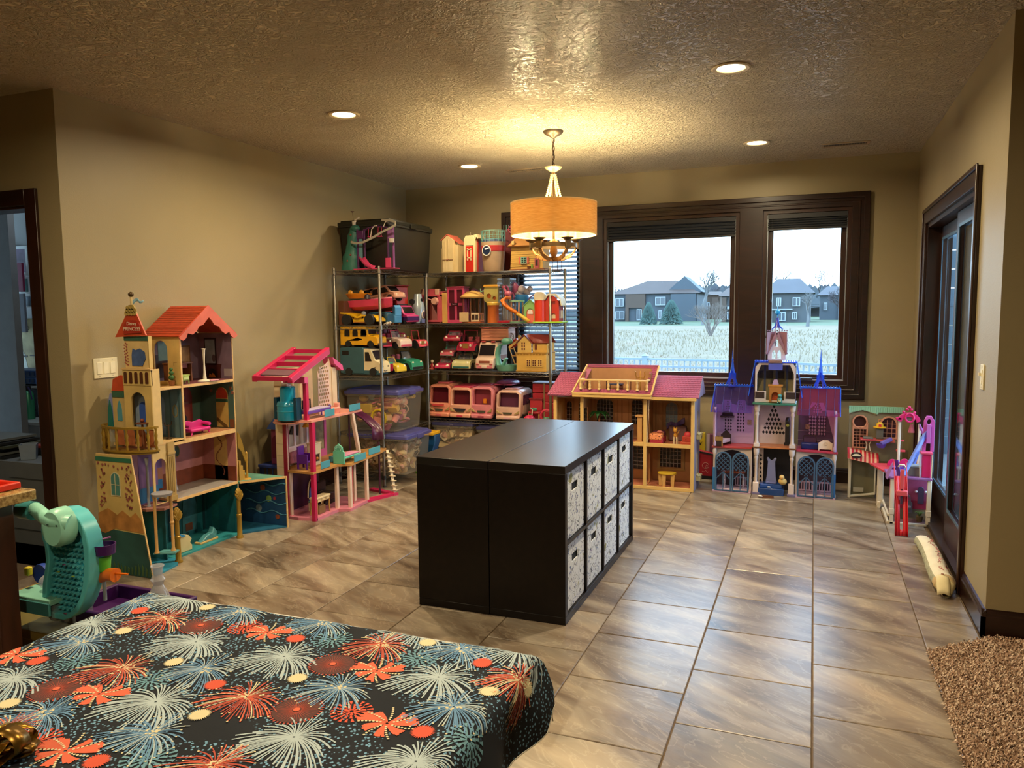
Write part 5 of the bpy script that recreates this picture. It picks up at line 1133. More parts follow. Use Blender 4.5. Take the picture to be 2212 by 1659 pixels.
bx(-.08,.08,-.009,-.005,.02,.32).build('door_glass',M('#571426',.3),o);MB().box(-.088,.088,-.005,.1,0,.33).build('body',PK,o,bevel=.003);bx(-.095,.095,-.028,.1,.335,.345).build('cornice',PK,o,bevel=.002)
bx(-.042,.03,-.03,-.02,.168,.19).build('sign_board',M('#2a1218',.4),o);text('Barbie','sign_lettering',M('#d98aa4',.4),o,(-.006,-.031,.179),.018,(R(90),0,0))
# gazebo
o=thing('toy_gazebo','round toy gazebo with cream tent roof and orange fence','toy building',at2(1022,6.66),0,G3,scale=(.84,.84,1))
MB().lathe([(.145,.0),(.15,.012),(.075,.058),(.03,.062),(.022,.07),(0,.07)],(0,0,.235),16).build('roof',M('#d6a85e',.45),o,smooth=1);MB().lathe([(0,0),(.13,0),(.13,.012),(0,.012)],n=16).build('base',M('#a85a30',.4),o)
for k in range(8):
 a=2*PI*k/8+.2;MB().tube([(.12*math.cos(a),.12*math.sin(a),.01),(.12*math.cos(a),.12*math.sin(a),.24)],.0045,6).build('post',M('#7a4a28',.4),o)
 if k not in(5,):a2=a+PI/4;MB().plate(rect(-.045,.045,.015,.095),[rect(-.035,-.005,.03,.08),rect(.005,.035,.03,.08)],-.003,.003,'y').xf(Matrix.Translation((.111*math.cos(a+PI/8),.111*math.sin(a+PI/8),0))@Matrix.Rotation(a+PI/8+PI/2,4,'Z')).build('fence_panel',M('#b06a34',.4) if k%2 else M('#c9b08a',.5),o)
bx(-.11,.0,-.135,-.128,.012,.10).build('counter_front',M('#c8a87a',.5),o,bevel=.002);MB().lathe([(0,0),(.03,0),(.035,.1),(0,.1)],(-.01,0,.012),10).build('table',M('#5a3a2c',.5),o)
MB().lathe([(0,.23),(.13,.23),(.13,.236),(0,.236)],n=16).build('ceiling_disc',M('#2f6a58',.5),o)
o=thing('toy_pavilion','faded lilac topped toy pavilion behind the gazebo','toy building',at2(1026,6.86),0,G3)
for k in range(5):bx(-.11+k*.05,-.09+k*.05,-.02,.0,0,.27).build('column',M('#b49a84',.5),o,bevel=.003)
MB().plate([(-.13,.27),(.13,.27),(.13,.30),(.09,.325),(.05,.30),(.0,.335),(-.05,.31),(-.1,.34),(-.13,.31)],[],-.04,.02,'y').build('crown',M('#8f5a72',.5),o,bevel=.004)
# pet tower
o=thing('toy_orange_tower','orange and yellow toy tower with a green hook','toy building',at2(1062,6.64),0,G3);ORG=M('#c96a2c',.4)
MB().lathe([(.0,0),(.055,0),(.052,.15),(.06,.165),(.056,.18),(0,.18)],(.015,0,0),16).build('tower_base',ORG,o,smooth=1);MB().lathe([(.06,.165),(.062,.185),(.058,.19),(.056,.165)],(.015,0,0),16).build('collar',M('#d8b048',.4),o,smooth=1)
MB().plate([(-.07,.21),(-.04,.185),(.07,.185),(.07,.34),(-.06,.34),(-.07,.30)],[circ(-.02,.25,.024),circ(.035,.23,.018)],-.02,.02,'y').build('upper_room',M('#b5a85c',.4),o,bevel=.004);bx(-.05,.06,.0,.018,.2,.33).build('room_back',ORG,o)
MB().plate([(-.075,.335),(.075,.335),(.07,.355),(-.065,.355)],[],-.03,.03,'y').build('roof',M('#d8a038',.4),o,bevel=.003);MB().tube([(-.07,-.02,.30),(-.10,-.02,.29),(-.105,-.02,.32)],.007,6).build('green_hook',M('#7fae8a',.4),o,smooth=1)
# clear case
o=thing('toy_display_case','tall clear plastic case on a red base behind the yellow slide','toy case',at2(1103,6.78),0,G3)
bx(-.12,.17,-.16,.12,0,.022).build('base',M('#a81c30',.4),o,bevel=.004);bx(-.11,.02,-.06,.1,.022,.42).build('clear_box',tinted('#cfd6dc',.22,.05),o,bevel=.003)
for x_ in(-.09,-.05,-.01):bx(x_,x_+.014,.0,.02,.022,.36).build('inner_post',M('#6d5638',.5),o)
bx(-.115,.025,-.065,.105,.33,.345).build('band',M('#9aa2aa',.3,.5),o)
# slide house
o=thing('toy_slide_house','mint toy playhouse frame with an orange and yellow slide','toy playground',at2(1112,6.60),0,G3);MT=M('#8fbfa0',.4)
MB().lathe([(0,0),(.06,0),(.062,.014),(0,.016)],(.02,0,.0),16,sx=1.1).build('base',MT,o,smooth=1);MB().lathe([(0,.19),(.065,.19),(.066,.205),(0,.208)],(.02,0,0),16,sx=1.1).build('deck',MT,o,smooth=1)
for a in(.5,2.2,3.9,5.4):MB().tube([(.02+.055*math.cos(a),.05*math.sin(a),.014),(.02+.055*math.cos(a),.05*math.sin(a),.19)],.008,8).build('post',M('#c99a84',.4),o,smooth=1)
def chute(pts,w_,mat,nm,par):
 mb=MB();rings=[]
 for i,p in enumerate(pts):
  p=Vector(p);a=Vector(pts[max(0,i-1)]);b=Vector(pts[min(len(pts)-1,i+1)]);d=(b-a).normalized();side=d.cross(Vector((0,0,1))).normalized();up=side.cross(d)
  rings.append([p-side*w_+up*.018,p-side*w_*.8,p-side*.3*w_-up*.008,p+side*.3*w_-up*.008,p+side*w_*.8,p+side*w_+up*.018])
 for g in rings:mb.v+=[tuple(q) for q in g]
 mb.f+=[(i*6+j,i*6+j+1,(i+1)*6+j+1,(i+1)*6+j) for i in range(len(rings)-1) for j in range(5)]
 return mb.build(nm,mat,par,smooth=2,solid=.003)
cpts=[(-.02,-.05,.225),(-.06,-.06,.225),(-.085,-.075,.20),(-.075,-.09,.165),(-.03,-.10,.13),(.03,-.10,.10),(.07,-.10,.075)]
chute(cpts,.026,M('#d0701c',.35),'slide_upper',o);chute([(.06,-.10,.08),(.10,-.10,.055),(.14,-.10,.03),(.165,-.10,.012)],.026,M('#d8b048',.35),'slide_lower',o)
# pink unicorn & blue castle back
o=thing('toy_pony','pink toy pony figure standing on the clear case base','toy animal',at2(1098,6.68,ZL+.21),0);PN=M('#c2607c',.4)
MB().ball((0,0,.06),.026,12,8,(1.5,.9,1)).build('body',PN,o,smooth=1);MB().tube([(-.02,0,.07),(-.035,0,.10),(-.04,0,.115)],.012,8).build('neck',PN,o,smooth=1);MB().ball((-.045,0,.122),.016,10,8,(1.3,.9,1)).build('head',PN,o,smooth=1);MB().tube([(-.02,0,.135),(.0,0,.11),(.005,0,.085)],.009,6).build('mane',M('#8a3058',.5),o,smooth=1)
for x_ in(-.022,.022):
 for s in(-1,1):MB().tube([(x_,s*.012,.045),(x_,s*.012,0)],.007,6).build('leg',PN,o,smooth=1)
MB().tube([(.04,0,.07),(.06,0,.04),(.055,0,.01)],.008,6,r2=.003).build('tail',M('#8a3058',.5),o,smooth=1)
o=thing('toy_cloud_castle','blue toy tower with a pale cloud top behind the slide','toy building',at2(1128,6.83,ZL+.023),0,G3)
MB().lathe([(0,0),(.06,0),(.055,.18),(.065,.2),(.06,.24),(0,.24)],n=16).build('tower',M('#2a74b0',.35),o,smooth=1)
cb=MB()
for x_,z_,r_ in((-.05,.26,.035),(0,.285,.045),(.05,.265,.035),(.08,.29,.03),(-.01,.25,.03)):cb.ball((x_,0,z_),r_,10,7)
cb.build('cloud',M('#b0a0a0',.6),o,smooth=1);MB().ball((-.07,-.02,.30),.045,12,8,(1,.6,1.3)).build('pink_roof',M('#9c4868',.4),o,smooth=1)
o=thing('toy_birdhouse','green toy cottage with a coral arched door','toy building',at2(1149,6.60),0,G3);GR=M('#7fae68',.4)
MB().plate([(-.062,0),(.062,0),(.062,.15),(.0,.205),(-.062,.15)],[arch(0,.07,.0,.13)],-.05,-.04,'y').build('front_wall',GR,o,bevel=.002);bx(-.062,.062,-.04,.05,0,.15).build('body',GR,o);bx(-.034,.034,-.046,-.041,.0,.12).build('door',M('#cf6a58',.4),o)
MB().plate(arch(0,.05,.08,.122),[],-.05,-.0465,'y').build('door_window',M('#d8cfd0',.4),o)
for s in(-1,1):MB().bar((s*.035,-.055,.18),(s*.035,.055,.18),.095,.008).xf(Matrix.Translation((s*.035,0,.18))@Matrix.Rotation(s*R(41),4,'Y')@Matrix.Translation((-s*.035,0,-.18))).build('roof',M('#6fa070',.4),o,bevel=.002)
o=thing('toy_swing_arch','lilac toy arch swing behind the green cottage','toy playground',at2(1152,6.72),0,G3);MB().tube([(-.06*math.cos(t),0,.13+.12*math.sin(t)) for t in[PI*j/10 for j in range(11)]],.007,6).build('arch',M('#8a6aa0',.4),o,smooth=1)
for s in(-1,1):MB().tube([(s*.06,0,.13),(s*.06,0,0)],.007,6).build('post',M('#8a6aa0',.4),o)
# barn
o=thing('toy_barn','red toy barn with cream roof and round silo at the right of the second shelf','toy building',at2(1194,6.60),R(8),G3);RED=M('#b02a18',.4);CRB=M('#d6c8a8',.4)
MB().plate([(-.055,.012),(.07,.012),(.07,.15),(.06,.20),(.03,.235),(.0,.245),(-.03,.235),(-.055,.19)],[rect(.0,.035,.165,.19),arch(.018,.04,.04,.085)],-.075,-.06,'y').build('front_wall',RED,o,bevel=.002)
bx(-.05,.068,-.06,.16,.012,.20).build('body',M('#8c1f14',.45),o);MB().plate([(.04,.24),(.075,.205),(.088,.15),(.098,.152),(.084,.215),(.045,.258),(-.03,.258),(-.065,.21),(-.055,.205),(-.025,.244)],[],-.09,.17,'y').build('roof',CRB,o,bevel=.003)
MB().lathe([(0,0),(.052,0),(.052,.19),(0,.19)],(-.105,-.05,.012),20).build('silo',M('#bf3018',.35),o,smooth=1);MB().plate([(-.15,.20),(-.06,.20),(-.055,.255),(-.075,.275),(-.13,.28),(-.155,.25)],[],-.10,.0,'y').build('silo_cap',CRB,o,bevel=.006)
bx(-.16,.11,-.13,.17,0,.012).build('grass_base',M('#8cb82c',.4),o,bevel=.004);MB().plate([(.0,.04),(.036,.04),(.036,.07),(.03,.08),(.024,.068),(.016,.08),(.008,.068),(.0,.075)],[],-.062,-.058,'y').build('sticker_animal',CRB,o)
MB().plate(rect(-.06,.02,.15,.17),[],.0705,.073,'x').build('side_stripe',M('#7a1a2a',.4),o)
for y_ in(-.05,.03,.1):MB().plate(rect(y_,y_+.035,.04,.11),[],.0705,.0725,'x').build('window',CRB,o)
# ---- third shelf right half
ZL=.942
o=thing('toy_swan_slide','mint toy swan shaped slide tub beside the yellow house','toy playground',at2(1092,6.66,ZL,780),R(0),None);MTM=M('#6aa894',.3)
MB().lathe([(0,0),(.075,0),(.095,.045),(.10,.055),(.088,.05),(.07,.012),(0,.012)],(.01,0,0),24,sx=1.15).build('tub',MTM,o,smooth=1)
nk=MB();rings=[]
for k in range(12):
 t=k/11;x=-.05-.035*math.sin(t*PI*.9)+.06*t*t+(.05*max(0,t-.8)/.2);z=.03+.27*t-.05*max(0,t-.8)/.2;w_=.048-.014*math.sin(t*PI);rings.append([(x+.026*math.cos(a),w_*math.sin(a)-.02,z+.008*math.cos(a)) for a in[2*PI*j/12 for j in range(12)]])
MB().loft(rings).build('neck',MTM,o,smooth=1);MB().ball((.025,-.02,.275),.042,12,8,(1.4,1,.75)).build('head',MTM,o,smooth=1);MB().bar((-.02,-.02,.04),(.02,-.02,.12),.06,.02).build('wing',MTM,o,bevel=.008)
o=thing('toy_tilted_mill','red toy machine with a round white wheel wedged behind the mint swan','toy machine',at2(1112,6.80,ZL+.2,780),0,None)
MB().box(-.05,.05,-.03,.03,-.03,.03).xf(Matrix.Rotation(R(-35),4,'Y')).mv(0,0,.045).build('body',M('#b02c22',.4),o,bevel=.006);MB().tube([(-.02+.026*math.cos(t),-.035,.115+.03*math.sin(t)) for t in[2*PI*j/14 for j in range(14)]],.005,5,closed=True).build('wheel_rim',M('#a8a49c',.4),o,smooth=1)
for k in range(3):a=PI*k/3;MB().tube([(-.02-.024*math.cos(a),-.035,.115-.028*math.sin(a)),(-.02+.024*math.cos(a),-.035,.115+.028*math.sin(a))],.003,5).build('spoke',M('#a8a49c',.4),o)
for s in(-1,1):MB().tube([(s*.03,0,.01),(s*.03,0,-.2)],.005,5).build('leg',M('#3d4a50',.4),o)
o=thing('toy_wooden_ladder','tan wooden toy frame leaning across the mint swan tub','toy frame',at2(1104,6.60,ZL+.062,780),0,None);TAN=M('#c29a58',.5)
for dx in(0,.045):MB().bar((-.02+dx,0,.16),(.04+dx,0,.0),.007).build('rail',TAN,o)
for t in(.1,.5,.95):MB().bar((-.02+.06*t,0,.16-.16*t),(.025+.06*t,0,.16-.16*t),.007).build('rung',TAN,o)
MB().bar((-.02,.0,.155),(.09,.06,.25),.010,.02).build('beam',TAN,o)
def xz(px,py,Y):p=S(px,py,'y',Y);return p
o=thing('toy_yellow_house','yellow two storey toy house with brown roof on the third shelf','toy building',at2(1152,6.57,ZL,780),0,G3);YE=M('#cfa350',.45);YE2=M('#d8b466',.45);BR=M('#7c3026',.45)
w0,w1=-.165,.125
def panes(cx_,z0,z1,w_,y,par,m1=YE2,m2=M('#5a2a24',.4)):
 bx(cx_-w_/2,cx_+w_/2,y,y+.002,z0,z1).build('pane',m2,par);n_=MB().plate(rect(cx_-w_/2-.004,cx_+w_/2+.004,z0-.004,z1+.004),[rect(cx_-w_/2+i*w_/2+.003,cx_-w_/2+(i+1)*w_/2-.003,z0+j*(z1-z0)/3+.003,z0+(j+1)*(z1-z0)/3-.003) for i in range(2) for j in range(3)],y-.003,y+.0005,'y').build('window',m1,par)
bx(w0,w1,0,.26,.012,.165).build('lower_wall',YE,o,bevel=.002);bx(w0-.004,w1+.004,-.004,.262,0,.014).build('base',M('#b08434',.5),o,bevel=.002)
bx(w0-.006,w1+.004,-.008,.262,.165,.176).build('band',M('#a87c30',.5),o,bevel=.002);sc3=MB()
for k in range(9):sc3.lathe([(0,0),(.012,0),(.012,.004),(0,.004)],(w0+.02+k*.03,-.004,.163),8,'y')
q_=sc3.build('scallop_trim',M('#a87c30',.5),o);q_['kind']='stuff'
MB().plate([(w0+.012,.176),(w0+.145,.176),(w0+.145,.262),(w0+.078,.325),(w0+.012,.262)],[],.0,.012,'y').build('gable_wall',YE2,o,bevel=.001);bx(w0+.145,w1,.03,.24,.176,.262).build('upper_wall',YE,o,bevel=.002)
for(a,b_,c_) in(((w0+.0,.255),(w0+.08,.335),1),((w0+.16,.255),(w0+.08,.335),1)):
 MB().plate([a,b_,(b_[0],b_[1]+.009),(a[0],a[1]+.009)],[],-.012,.12,'y').build('gable_roof',BR,o)
rf=MB();rf.add([(w0+.08,.0+.05,.335),(w1+.015,.05+.05,.335),(w1+.02,-.0+.01,.262),(w0+.17,.01,.262),(w1+.02,.22,.262),(w0+.08,.22,.262),(w1+.015,.1,.335)],[(0,1,2,3),(0,1,4,5)]);rf.build('main_roof',BR,o,solid=.008)
MB().bar((w0+.08,.11,.337),(w1+.015,.11,.337),.012,.006).build('ridge_cap',BR,o);bx(w0-.02,w0+.0,.1,.13,.2,.33).build('chimney',M('#b89648',.5),o)
panes(w0+.07,.195,.27,.042,-.004,o);panes(-.045,.05,.11,.04,-.004,o);panes(.01,.05,.11,.04,-.004,o);panes(.065,.05,.11,.04,-.004,o)
bx(.0,.028,.024,.032,.20,.25).build('shutter',M('#6a3a1c',.4),o);bx(-.01,.005,.02,.032,.18,.25).build('upper_post',YE2,o)
bx(w1,w1+.02,.05,.09,.15,.165).build('side_awning',BR,o,bevel=.004);bx(w1-.0,w1+.012,.06,.1,.21,.24).build('side_box',M('#8a7a58',.5),o);bx(w1,w1+.004,.1,.14,.04,.11).build('side_shutter',M('#5d6a58',.5),o)
# ---- top shelf of the back unit
ZL=1.862
def at3(px,Y=6.62):return(S(px,560,'y',Y).x,Y,ZL)
o=thing('toy_folding_house','cream toy townhouse with coral roof at the left of the top shelf','toy building',at3(979),0,G3);CM=M('#cdb482',.45);CM2=M('#d8c294',.45)
MB().plate([(-.085,0),(.03,0),(.03,.30),(-.03,.345),(-.085,.30)],[],-.06,.02,'y').build('front_wall',CM,o,bevel=.002);bx(-.10,-.087,-.05,.0,0,.225).build('side_wing',CM,o,bevel=.002);bx(.03,.07,-.05,.16,0,.255).build('side_body',CM,o,bevel=.002)
for x_ in(-.05,-.02):bx(x_,x_+.004,-.064,-.06,.01,.31).build('fold_strip',CM2,o)
bx(-.08,.028,-.064,-.06,.115,.122).build('belt',M('#8a6a4a',.5),o);bx(-.075,.02,-.062,-.06,.01,.1).build('panel',CM2,o);MB().ball((-.03,-.066,.118),.006,8,5).build('knob',M('#a85a4a',.4),o,smooth=1)
CO=M('#c4604c',.4);MB().add([(-.095,-.068,.297),(-.03,-.068,.352),(-.03,.16,.352),(-.095,.16,.297)],[(0,1,2,3)]).build('roof',CO,o,solid=.006)
MB().add([(-.03,-.068,.352),(.075,.0,.262),(.075,.16,.262),(-.03,.16,.352)],[(0,1,2,3)]).build('roof',CO,o,solid=.006)
o=thing('toy_fire_house','narrow red and cream toy barn house with an H shaped door frame','toy building',at3(1020),0,G3);RD=M('#b82414',.4)
MB().plate([(-.062,0),(.055,0),(.055,.30),(.035,.335),(-.04,.335),(-.062,.30)],[],-.05,.12,'y').build('body',CM2,o,bevel=.003);bx(-.04,.036,-.056,-.05,.0,.235).build('front_panel',RD,o)
for x_ in(-.026,.008):bx(x_,x_+.011,-.062,-.055,.105,.218).build('frame_upright',CM2,o,bevel=.001)
for z_ in(.125,.20):bx(-.026,.019,-.062,-.055,z_,z_+.010).build('frame_bar',CM2,o,bevel=.001)
for k in range(4):bx(-.035+k*.02,-.027+k*.02,-.048,.0,.334,.338).build('roof_slot',M('#4a3a28',.5),o)
MB().plate([(.055,.29),(.055,.31),(.035,.338),(.07,.345),(.085,.31),(.078,.3),(.065,.32)],[],-.045,.12,'y').build('roof_edge',CM2,o);bx(.056,.072,-.02,.12,.0,.31).build('red_side',M('#8e2014',.45),o,bevel=.003)
bx(-.04,.036,-.052,-.049,.24,.245).build('ledge',M('#5a4a34',.5),o);MB().tube([(-.035,.05,.335),(-.035,.05,.375)],.0015,4).build('antenna',M('#aaa08a',.4),o)
o=thing('toy_ship_bucket','beige toy ship bucket with red band, porthole and teal rails','toy boat',at3(1066,6.64),0,None);BG=M('#a58a6c',.5)
MB().lathe([(.0,0),(.092,0),(.098,.02),(.118,.27),(.112,.27),(.09,.02),(0,.012)],n=32,sx=1.0,sy=.8).build('hull',BG,o,smooth=1);MB().lathe([(.1135,.185),(.1185,.235),(.1175,.236),(.1125,.184)],n=32,sy=.81).build('red_band',M('#a52a2a',.45),o,smooth=1)
MB().tube([(-.03+.04*math.cos(t),-.094,.188+.045*math.sin(t)) for t in[2*PI*j/20 for j in range(20)]],.005,6,closed=True).build('porthole_rim',WHT,o,smooth=1);MB().lathe([(0,0),(.038,0),(.038,.003),(0,.003)],(-.03,-.096,.188),16,'y').build('porthole_glass',M('#23304e',.1,.3),o)
MB().bar((-.045,-.099,.20),(-.005,-.099,.21),.014,.002,up=(0,1,0)).build('porthole_print',M('#c9d4e4',.3),o);TL=M('#6a9c90',.4)
for z_ in(.29,.33,.37):MB().lathe([(.112,z_),(.116,z_),(.116,z_+.004),(.112,z_+.004),(.112,z_)],n=24,sy=.8).build('rail',TL,o)
for k in range(16):a=2*PI*k/16;bx(.114*math.cos(a)-.002,.114*math.cos(a)+.002,.0912*math.sin(a)-.002,.0912*math.sin(a)+.002,.268,.375).build('rail_post',TL,o)
MB().lathe([(0,.26),(.10,.26),(.10,.30),(0,.30)],n=16,sy=.75).build('inner_tub',M('#4a5a78',.4),o)
o=thing('toy_pirate_ship','dark red toy ship with a pink steering wheel behind the ship bucket','toy boat',(at3(1092)[0],6.84,ZL),0,None);MR=M('#5c1a20',.5)
bx(-.09,.05,-.03,.06,0,.40).build('hull_block',MR,o,bevel=.01);bx(-.02,.07,-.035,.07,.36,.44).build('stern',MR,o,bevel=.006);PW=M('#a84458',.4);cx_,cz_=-.0,.395
MB().tube([(cx_+.034*math.cos(t),-.05,cz_+.034*math.sin(t)) for t in[2*PI*j/16 for j in range(16)]],.005,5,closed=True).build('wheel_rim',PW,o,smooth=1)
for k in range(8):a=PI*k/4;MB().tube([(cx_,-.05,cz_),(cx_+.047*math.cos(a),-.05,cz_+.047*math.sin(a))],.0032,5).build('spoke',PW,o)
for x_ in(-.09,-.065,-.04):MB().tube([(x_,-.03,.38),(x_,-.03,.44)],.003,5).build('rail_post',TL,o)
o=thing('toy_log_house','yellow clapboard toy house with mint shuttered window under the chandelier','toy building',at3(1139,6.58),R(-2),G3);LG=M('#c49a4c',.5)
for k in range(11):MB().plate([(-.165+.001*k,.014+k*.0185),(.10,.014+k*.0185),(.10,.031+k*.0185),(-.164+.001*k,.031+k*.0185)],[],-.004-.002*(k%2),.17,'y').build('board',LG,o)
bx(-.17,.17,-.02,.19,0,.013).build('base',M('#7a4420',.5),o,bevel=.003);bx(.10,.15,-.0,.17,.013,.215).build('side_porch',LG,o)
MB().add([(-.18,-.03,.215),(.16,-.03,.215),(.13,.09,.30),(-.15,.09,.30),(-.18,.2,.215),(.16,.2,.215)],[(0,1,2,3),(3,2,5,4)]).build('roof',M('#9a6a34',.5),o,solid=.012);bx(-.14,-.115,-.035,.0,.23,.265).build('dormer_chimney',M('#c9a868',.5),o,bevel=.003)
panes(-.03,.065,.115,.05,-.011,o,M('#7fb09c',.4),M('#1c2a30',.3));MT2=M('#7fb09c',.4);CO2=M('#c4604c',.4)
for x_ in(-.077,.0):bx(x_,x_+.018,-.012,-.006,.06,.118).build('shutter',CO2,o,bevel=.001)
bx(-.055,-.005,-.016,-.006,.052,.060).build('window_box',M('#6a3a20',.5),o,bevel=.002);bx(.075,.115,-.012,-.004,.014,.105).build('door',M('#a04a50',.5),o,bevel=.002);bx(.085,.105,-.015,-.012,.04,.09).build('door_window',M('#2a1a1c',.4),o)
MB().lathe([(0,0),(.014,0),(.018,.022),(0,.022)],(.02,-.012,.014),10).build('basket',M('#6a4020',.6),o);bx(.04,.058,-.014,-.006,.014,.05).build('green_plant',M('#7a9a3a',.5),o,bevel=.003)
o=thing('toy_purple_swing','small dark purple toy swing at the right end of the top shelf','toy playground',at3(1200,6.82),0,None)
for x_ in(-.07,-.03,.02,.06):MB().tube([(x_,0,.01),(x_,0,.10)],.004,5).build('post',M('#3a2a44',.4),o)
bx(-.08,.07,-.03,.03,0,.015).build('base',M('#4a2440',.4),o,bevel=.003);bx(-.075,.065,-.006,.006,.10,.112).build('top_bar',M('#3a2a44',.4),o)
# ---- playset on the corner unit's top
ZT_=1.857
def at4(px,Y):return S(px,560,'y',Y).x
o=thing('toy_mountain_tower','teal rocky toy climbing tower at the left end of the top shelf','toy playground',(at4(757,5.70),5.72,ZT_),0,None);TE=M('#2d6a5c',.5,bump=.4)
rings=[]
random.seed(6)
for k in range(13):
 t=k/12;z=.36*t;w_=.085*(1-.62*t)+.005*math.sin(k*2.1);cxk=-.02+.045*t;rings.append([(cxk+w_*math.cos(a)*(1+.1*math.sin(3*a+k)),w_*.7*math.sin(a)*(1+.1*math.cos(2*a+k)),z) for a in[2*PI*j/14 for j in range(14)]])
MB().loft(rings).build('rock',TE,o,smooth=1);MB().ball((.045,0,.355),.045,10,7,(1,.8,.7)).build('rock_top',TE,o,smooth=1)
for z_,x_ in((.30,.0),(.24,.01),(.13,.0),(.08,-.03)):MB().ball((x_+.02,-.055+z_*.06,z_),.010,7,5).build('hand_hold',M('#8a4a3c',.5),o,smooth=1)
MB().lathe([(0,0),(.014,0),(.02,.04),(.0,.04)],(.035,0,.375),12).build('white_cup',WHT,o,smooth=1);MB().bar((.04,0,.42),(.085,0,.445),.012).build('white_arm',WHT,o,bevel=.002)
MB().tube([(.03,.0,.415),(.018,0,.50)],.0012,4).build('flag_pole',M('#5d4a44',.5),o);MB().plate([(.018,.49),(.0,.505),(.04,.50)],[],-.001,.001,'y').build('flag',M('#5d3a44',.5),o)
o=thing('toy_swing_playset','purple and pink toy swing set with curved white zip line track','toy playground',(at4(813,5.68),5.68,ZT_),0,None,scale=(1.32,1,1));PUP=M('#4a1a52',.35);HPK=M('#c43a68',.35)
for x_ in(-.135,-.085,.088,.128):
 MB().tube([(x_,0,0),(x_*1.0,0,.34)],.0075,8).build('post',PUP if x_<.1 else M('#8a4a8c',.35),o,smooth=1)
bx(-.15,.15,-.05,.05,0,.008).build('base',HPK,o,bevel=.002)
chute([(-.10,-.03,.10),(-.085,-.035,.075),(-.06,-.04,.04),(-.03,-.045,.018),(-.005,-.05,.012)],.026,HPK,'slide',o);bx(.085,.125,-.045,-.035,.01,.09).build('pink_ramp',HPK,o,bevel=.003)
bx(-.14,-.09,-.01,.01,.26,.33).build('top_panel',PUP,o,bevel=.003);bx(-.125,-.1,-.004,.004,.09,.26).build('blue_slide',M('#5d8a98',.35),o);bx(.09,.13,-.012,.012,.25,.325).build('lilac_box',M('#8a5a94',.4),o,bevel=.004)
MB().tube([(-.1,0,.31),(-.06,0,.345),(0,0,.36),(.06,0,.35),(.1,0,.33)],.007,6).build('top_rail',PUP,o,smooth=1)
for x_ in(-.05,.02):
 for d_ in(0,.025):MB().tube([(x_+d_,0,.35),(x_+d_,-.01,.275)],.0015,4).build('swing_rope',HPK,o)
 bx(x_-.003,x_+.03,-.02,.0,.268,.276).build('swing_seat',HPK,o,bevel=.002)
trk=[(-.17,-.03,.235),(-.12,-.05,.22),(-.06,-.07,.225),(.02,-.08,.26),(.09,-.09,.30),(.15,-.1,.325),(.185,-.1,.345),(.18,-.08,.375),(.13,-.06,.395),(.06,-.03,.405)]
mb=MB()
for a,b_ in zip(trk,trk[1:]):mb.bar(a,b_,.006,.017)
mb.build('zip_track',M('#a8a294',.4),o);MB().tube([(-.02,-.05,.24),(-.015,-.03,.33),(.0,-.02,.36),(.02,-.02,.36)],.003,6).build('white_loop',WHT,o,smooth=1);MB().tube([(.08,-.05,.345),(.09,-.04,.385),(.11,-.03,.395)],.003,6).build('white_loop',WHT,o,smooth=1)
MB().lathe([(0,0),(.015,0),(.019,.032),(0,.032)],(.132,-.04,.215),12).build('white_bucket',WHT,o,smooth=1)
# blue-yellow toy post beside the totes
p=S(915,1000,'y',6.30)
o=thing('toy_workbench','blue toy workbench with yellow top standing between the totes','toy workbench',(S(918,935,'y',6.28).x+.02,6.32,0),0,None);BL=M('#14477a',.35)
MB().plate([(-.08,0),(.05,0),(.05,.18),(.09,.30),(.09,.36),(-.08,.36)],[],-.05,.06,'y').build('body',BL,o,bevel=.008);bx(-.10,.085,-.09,.07,.362,.39).build('yellow_top',M('#d8a41c',.4),o,bevel=.005);bx(.0,.04,-.07,-.02,.39,.402).build('red_button',M('#b03020',.4),o,bevel=.003)
bx(-.09,.02,-.11,.06,0,.02).build('green_base',M('#6aa83a',.4),o,bevel=.003)
# ================================================================== CASTLE DOLLHOUSE AT THE LEFT WALL
class At:
 """build parts given in room coordinates under a thing's Empty"""
 def __init__(s,o):s.o=o;s.l=o.location.copy()
 def __call__(s,mb,nm,mat,**k):mb.mv(-s.l.x,-s.l.y,-s.l.z);return mb.build(nm,mat,s.o,**k)
def prism_z(pts,z0,z1):return MB().plate(pts,[],z0,z1,'z')
ch_o=thing('castle_dollhouse','tall wooden castle dollhouse with red roof and underwater floor at the left wall','dollhouse',(-3.74,3.75,0));A_=At(ch_o)
EDGE=woodmat('birch_edge','#c9a066','#dcb97e','x',.5);CREAM=M('#c4a765',.55,var=.16,scale=9);CREAM2=M('#cdb076',.55,var=.1)
REDR=M('#b5401f',.5,var=.14,scale=22);TEALP=M('#17606e',.5,var=.3,scale=7);TEALF=M('#2c8791',.45,var=.2,scale=9);NAVY=M('#15406a',.5,var=.3,scale=8)
MAUVE=M('#7d6678',.55,var=.12,scale=9);PINKW=M('#b4787c',.55,var=.12);GRNW=M('#47635a',.55,var=.2,scale=8);BRK=M('#8a3a20',.55,var=.2,scale=20);GOLDP=M('#9a7a2c',.4,.35);BLUEP=M('#2c74b0',.5,var=.15);SKY=M('#7d86b8',.5,var=.2,scale=5)
PURP=M('#7d5f9a',.5,var=.2,scale=6)
XB,XF,YA,YC=-3.885,-3.60,3.54,4.075
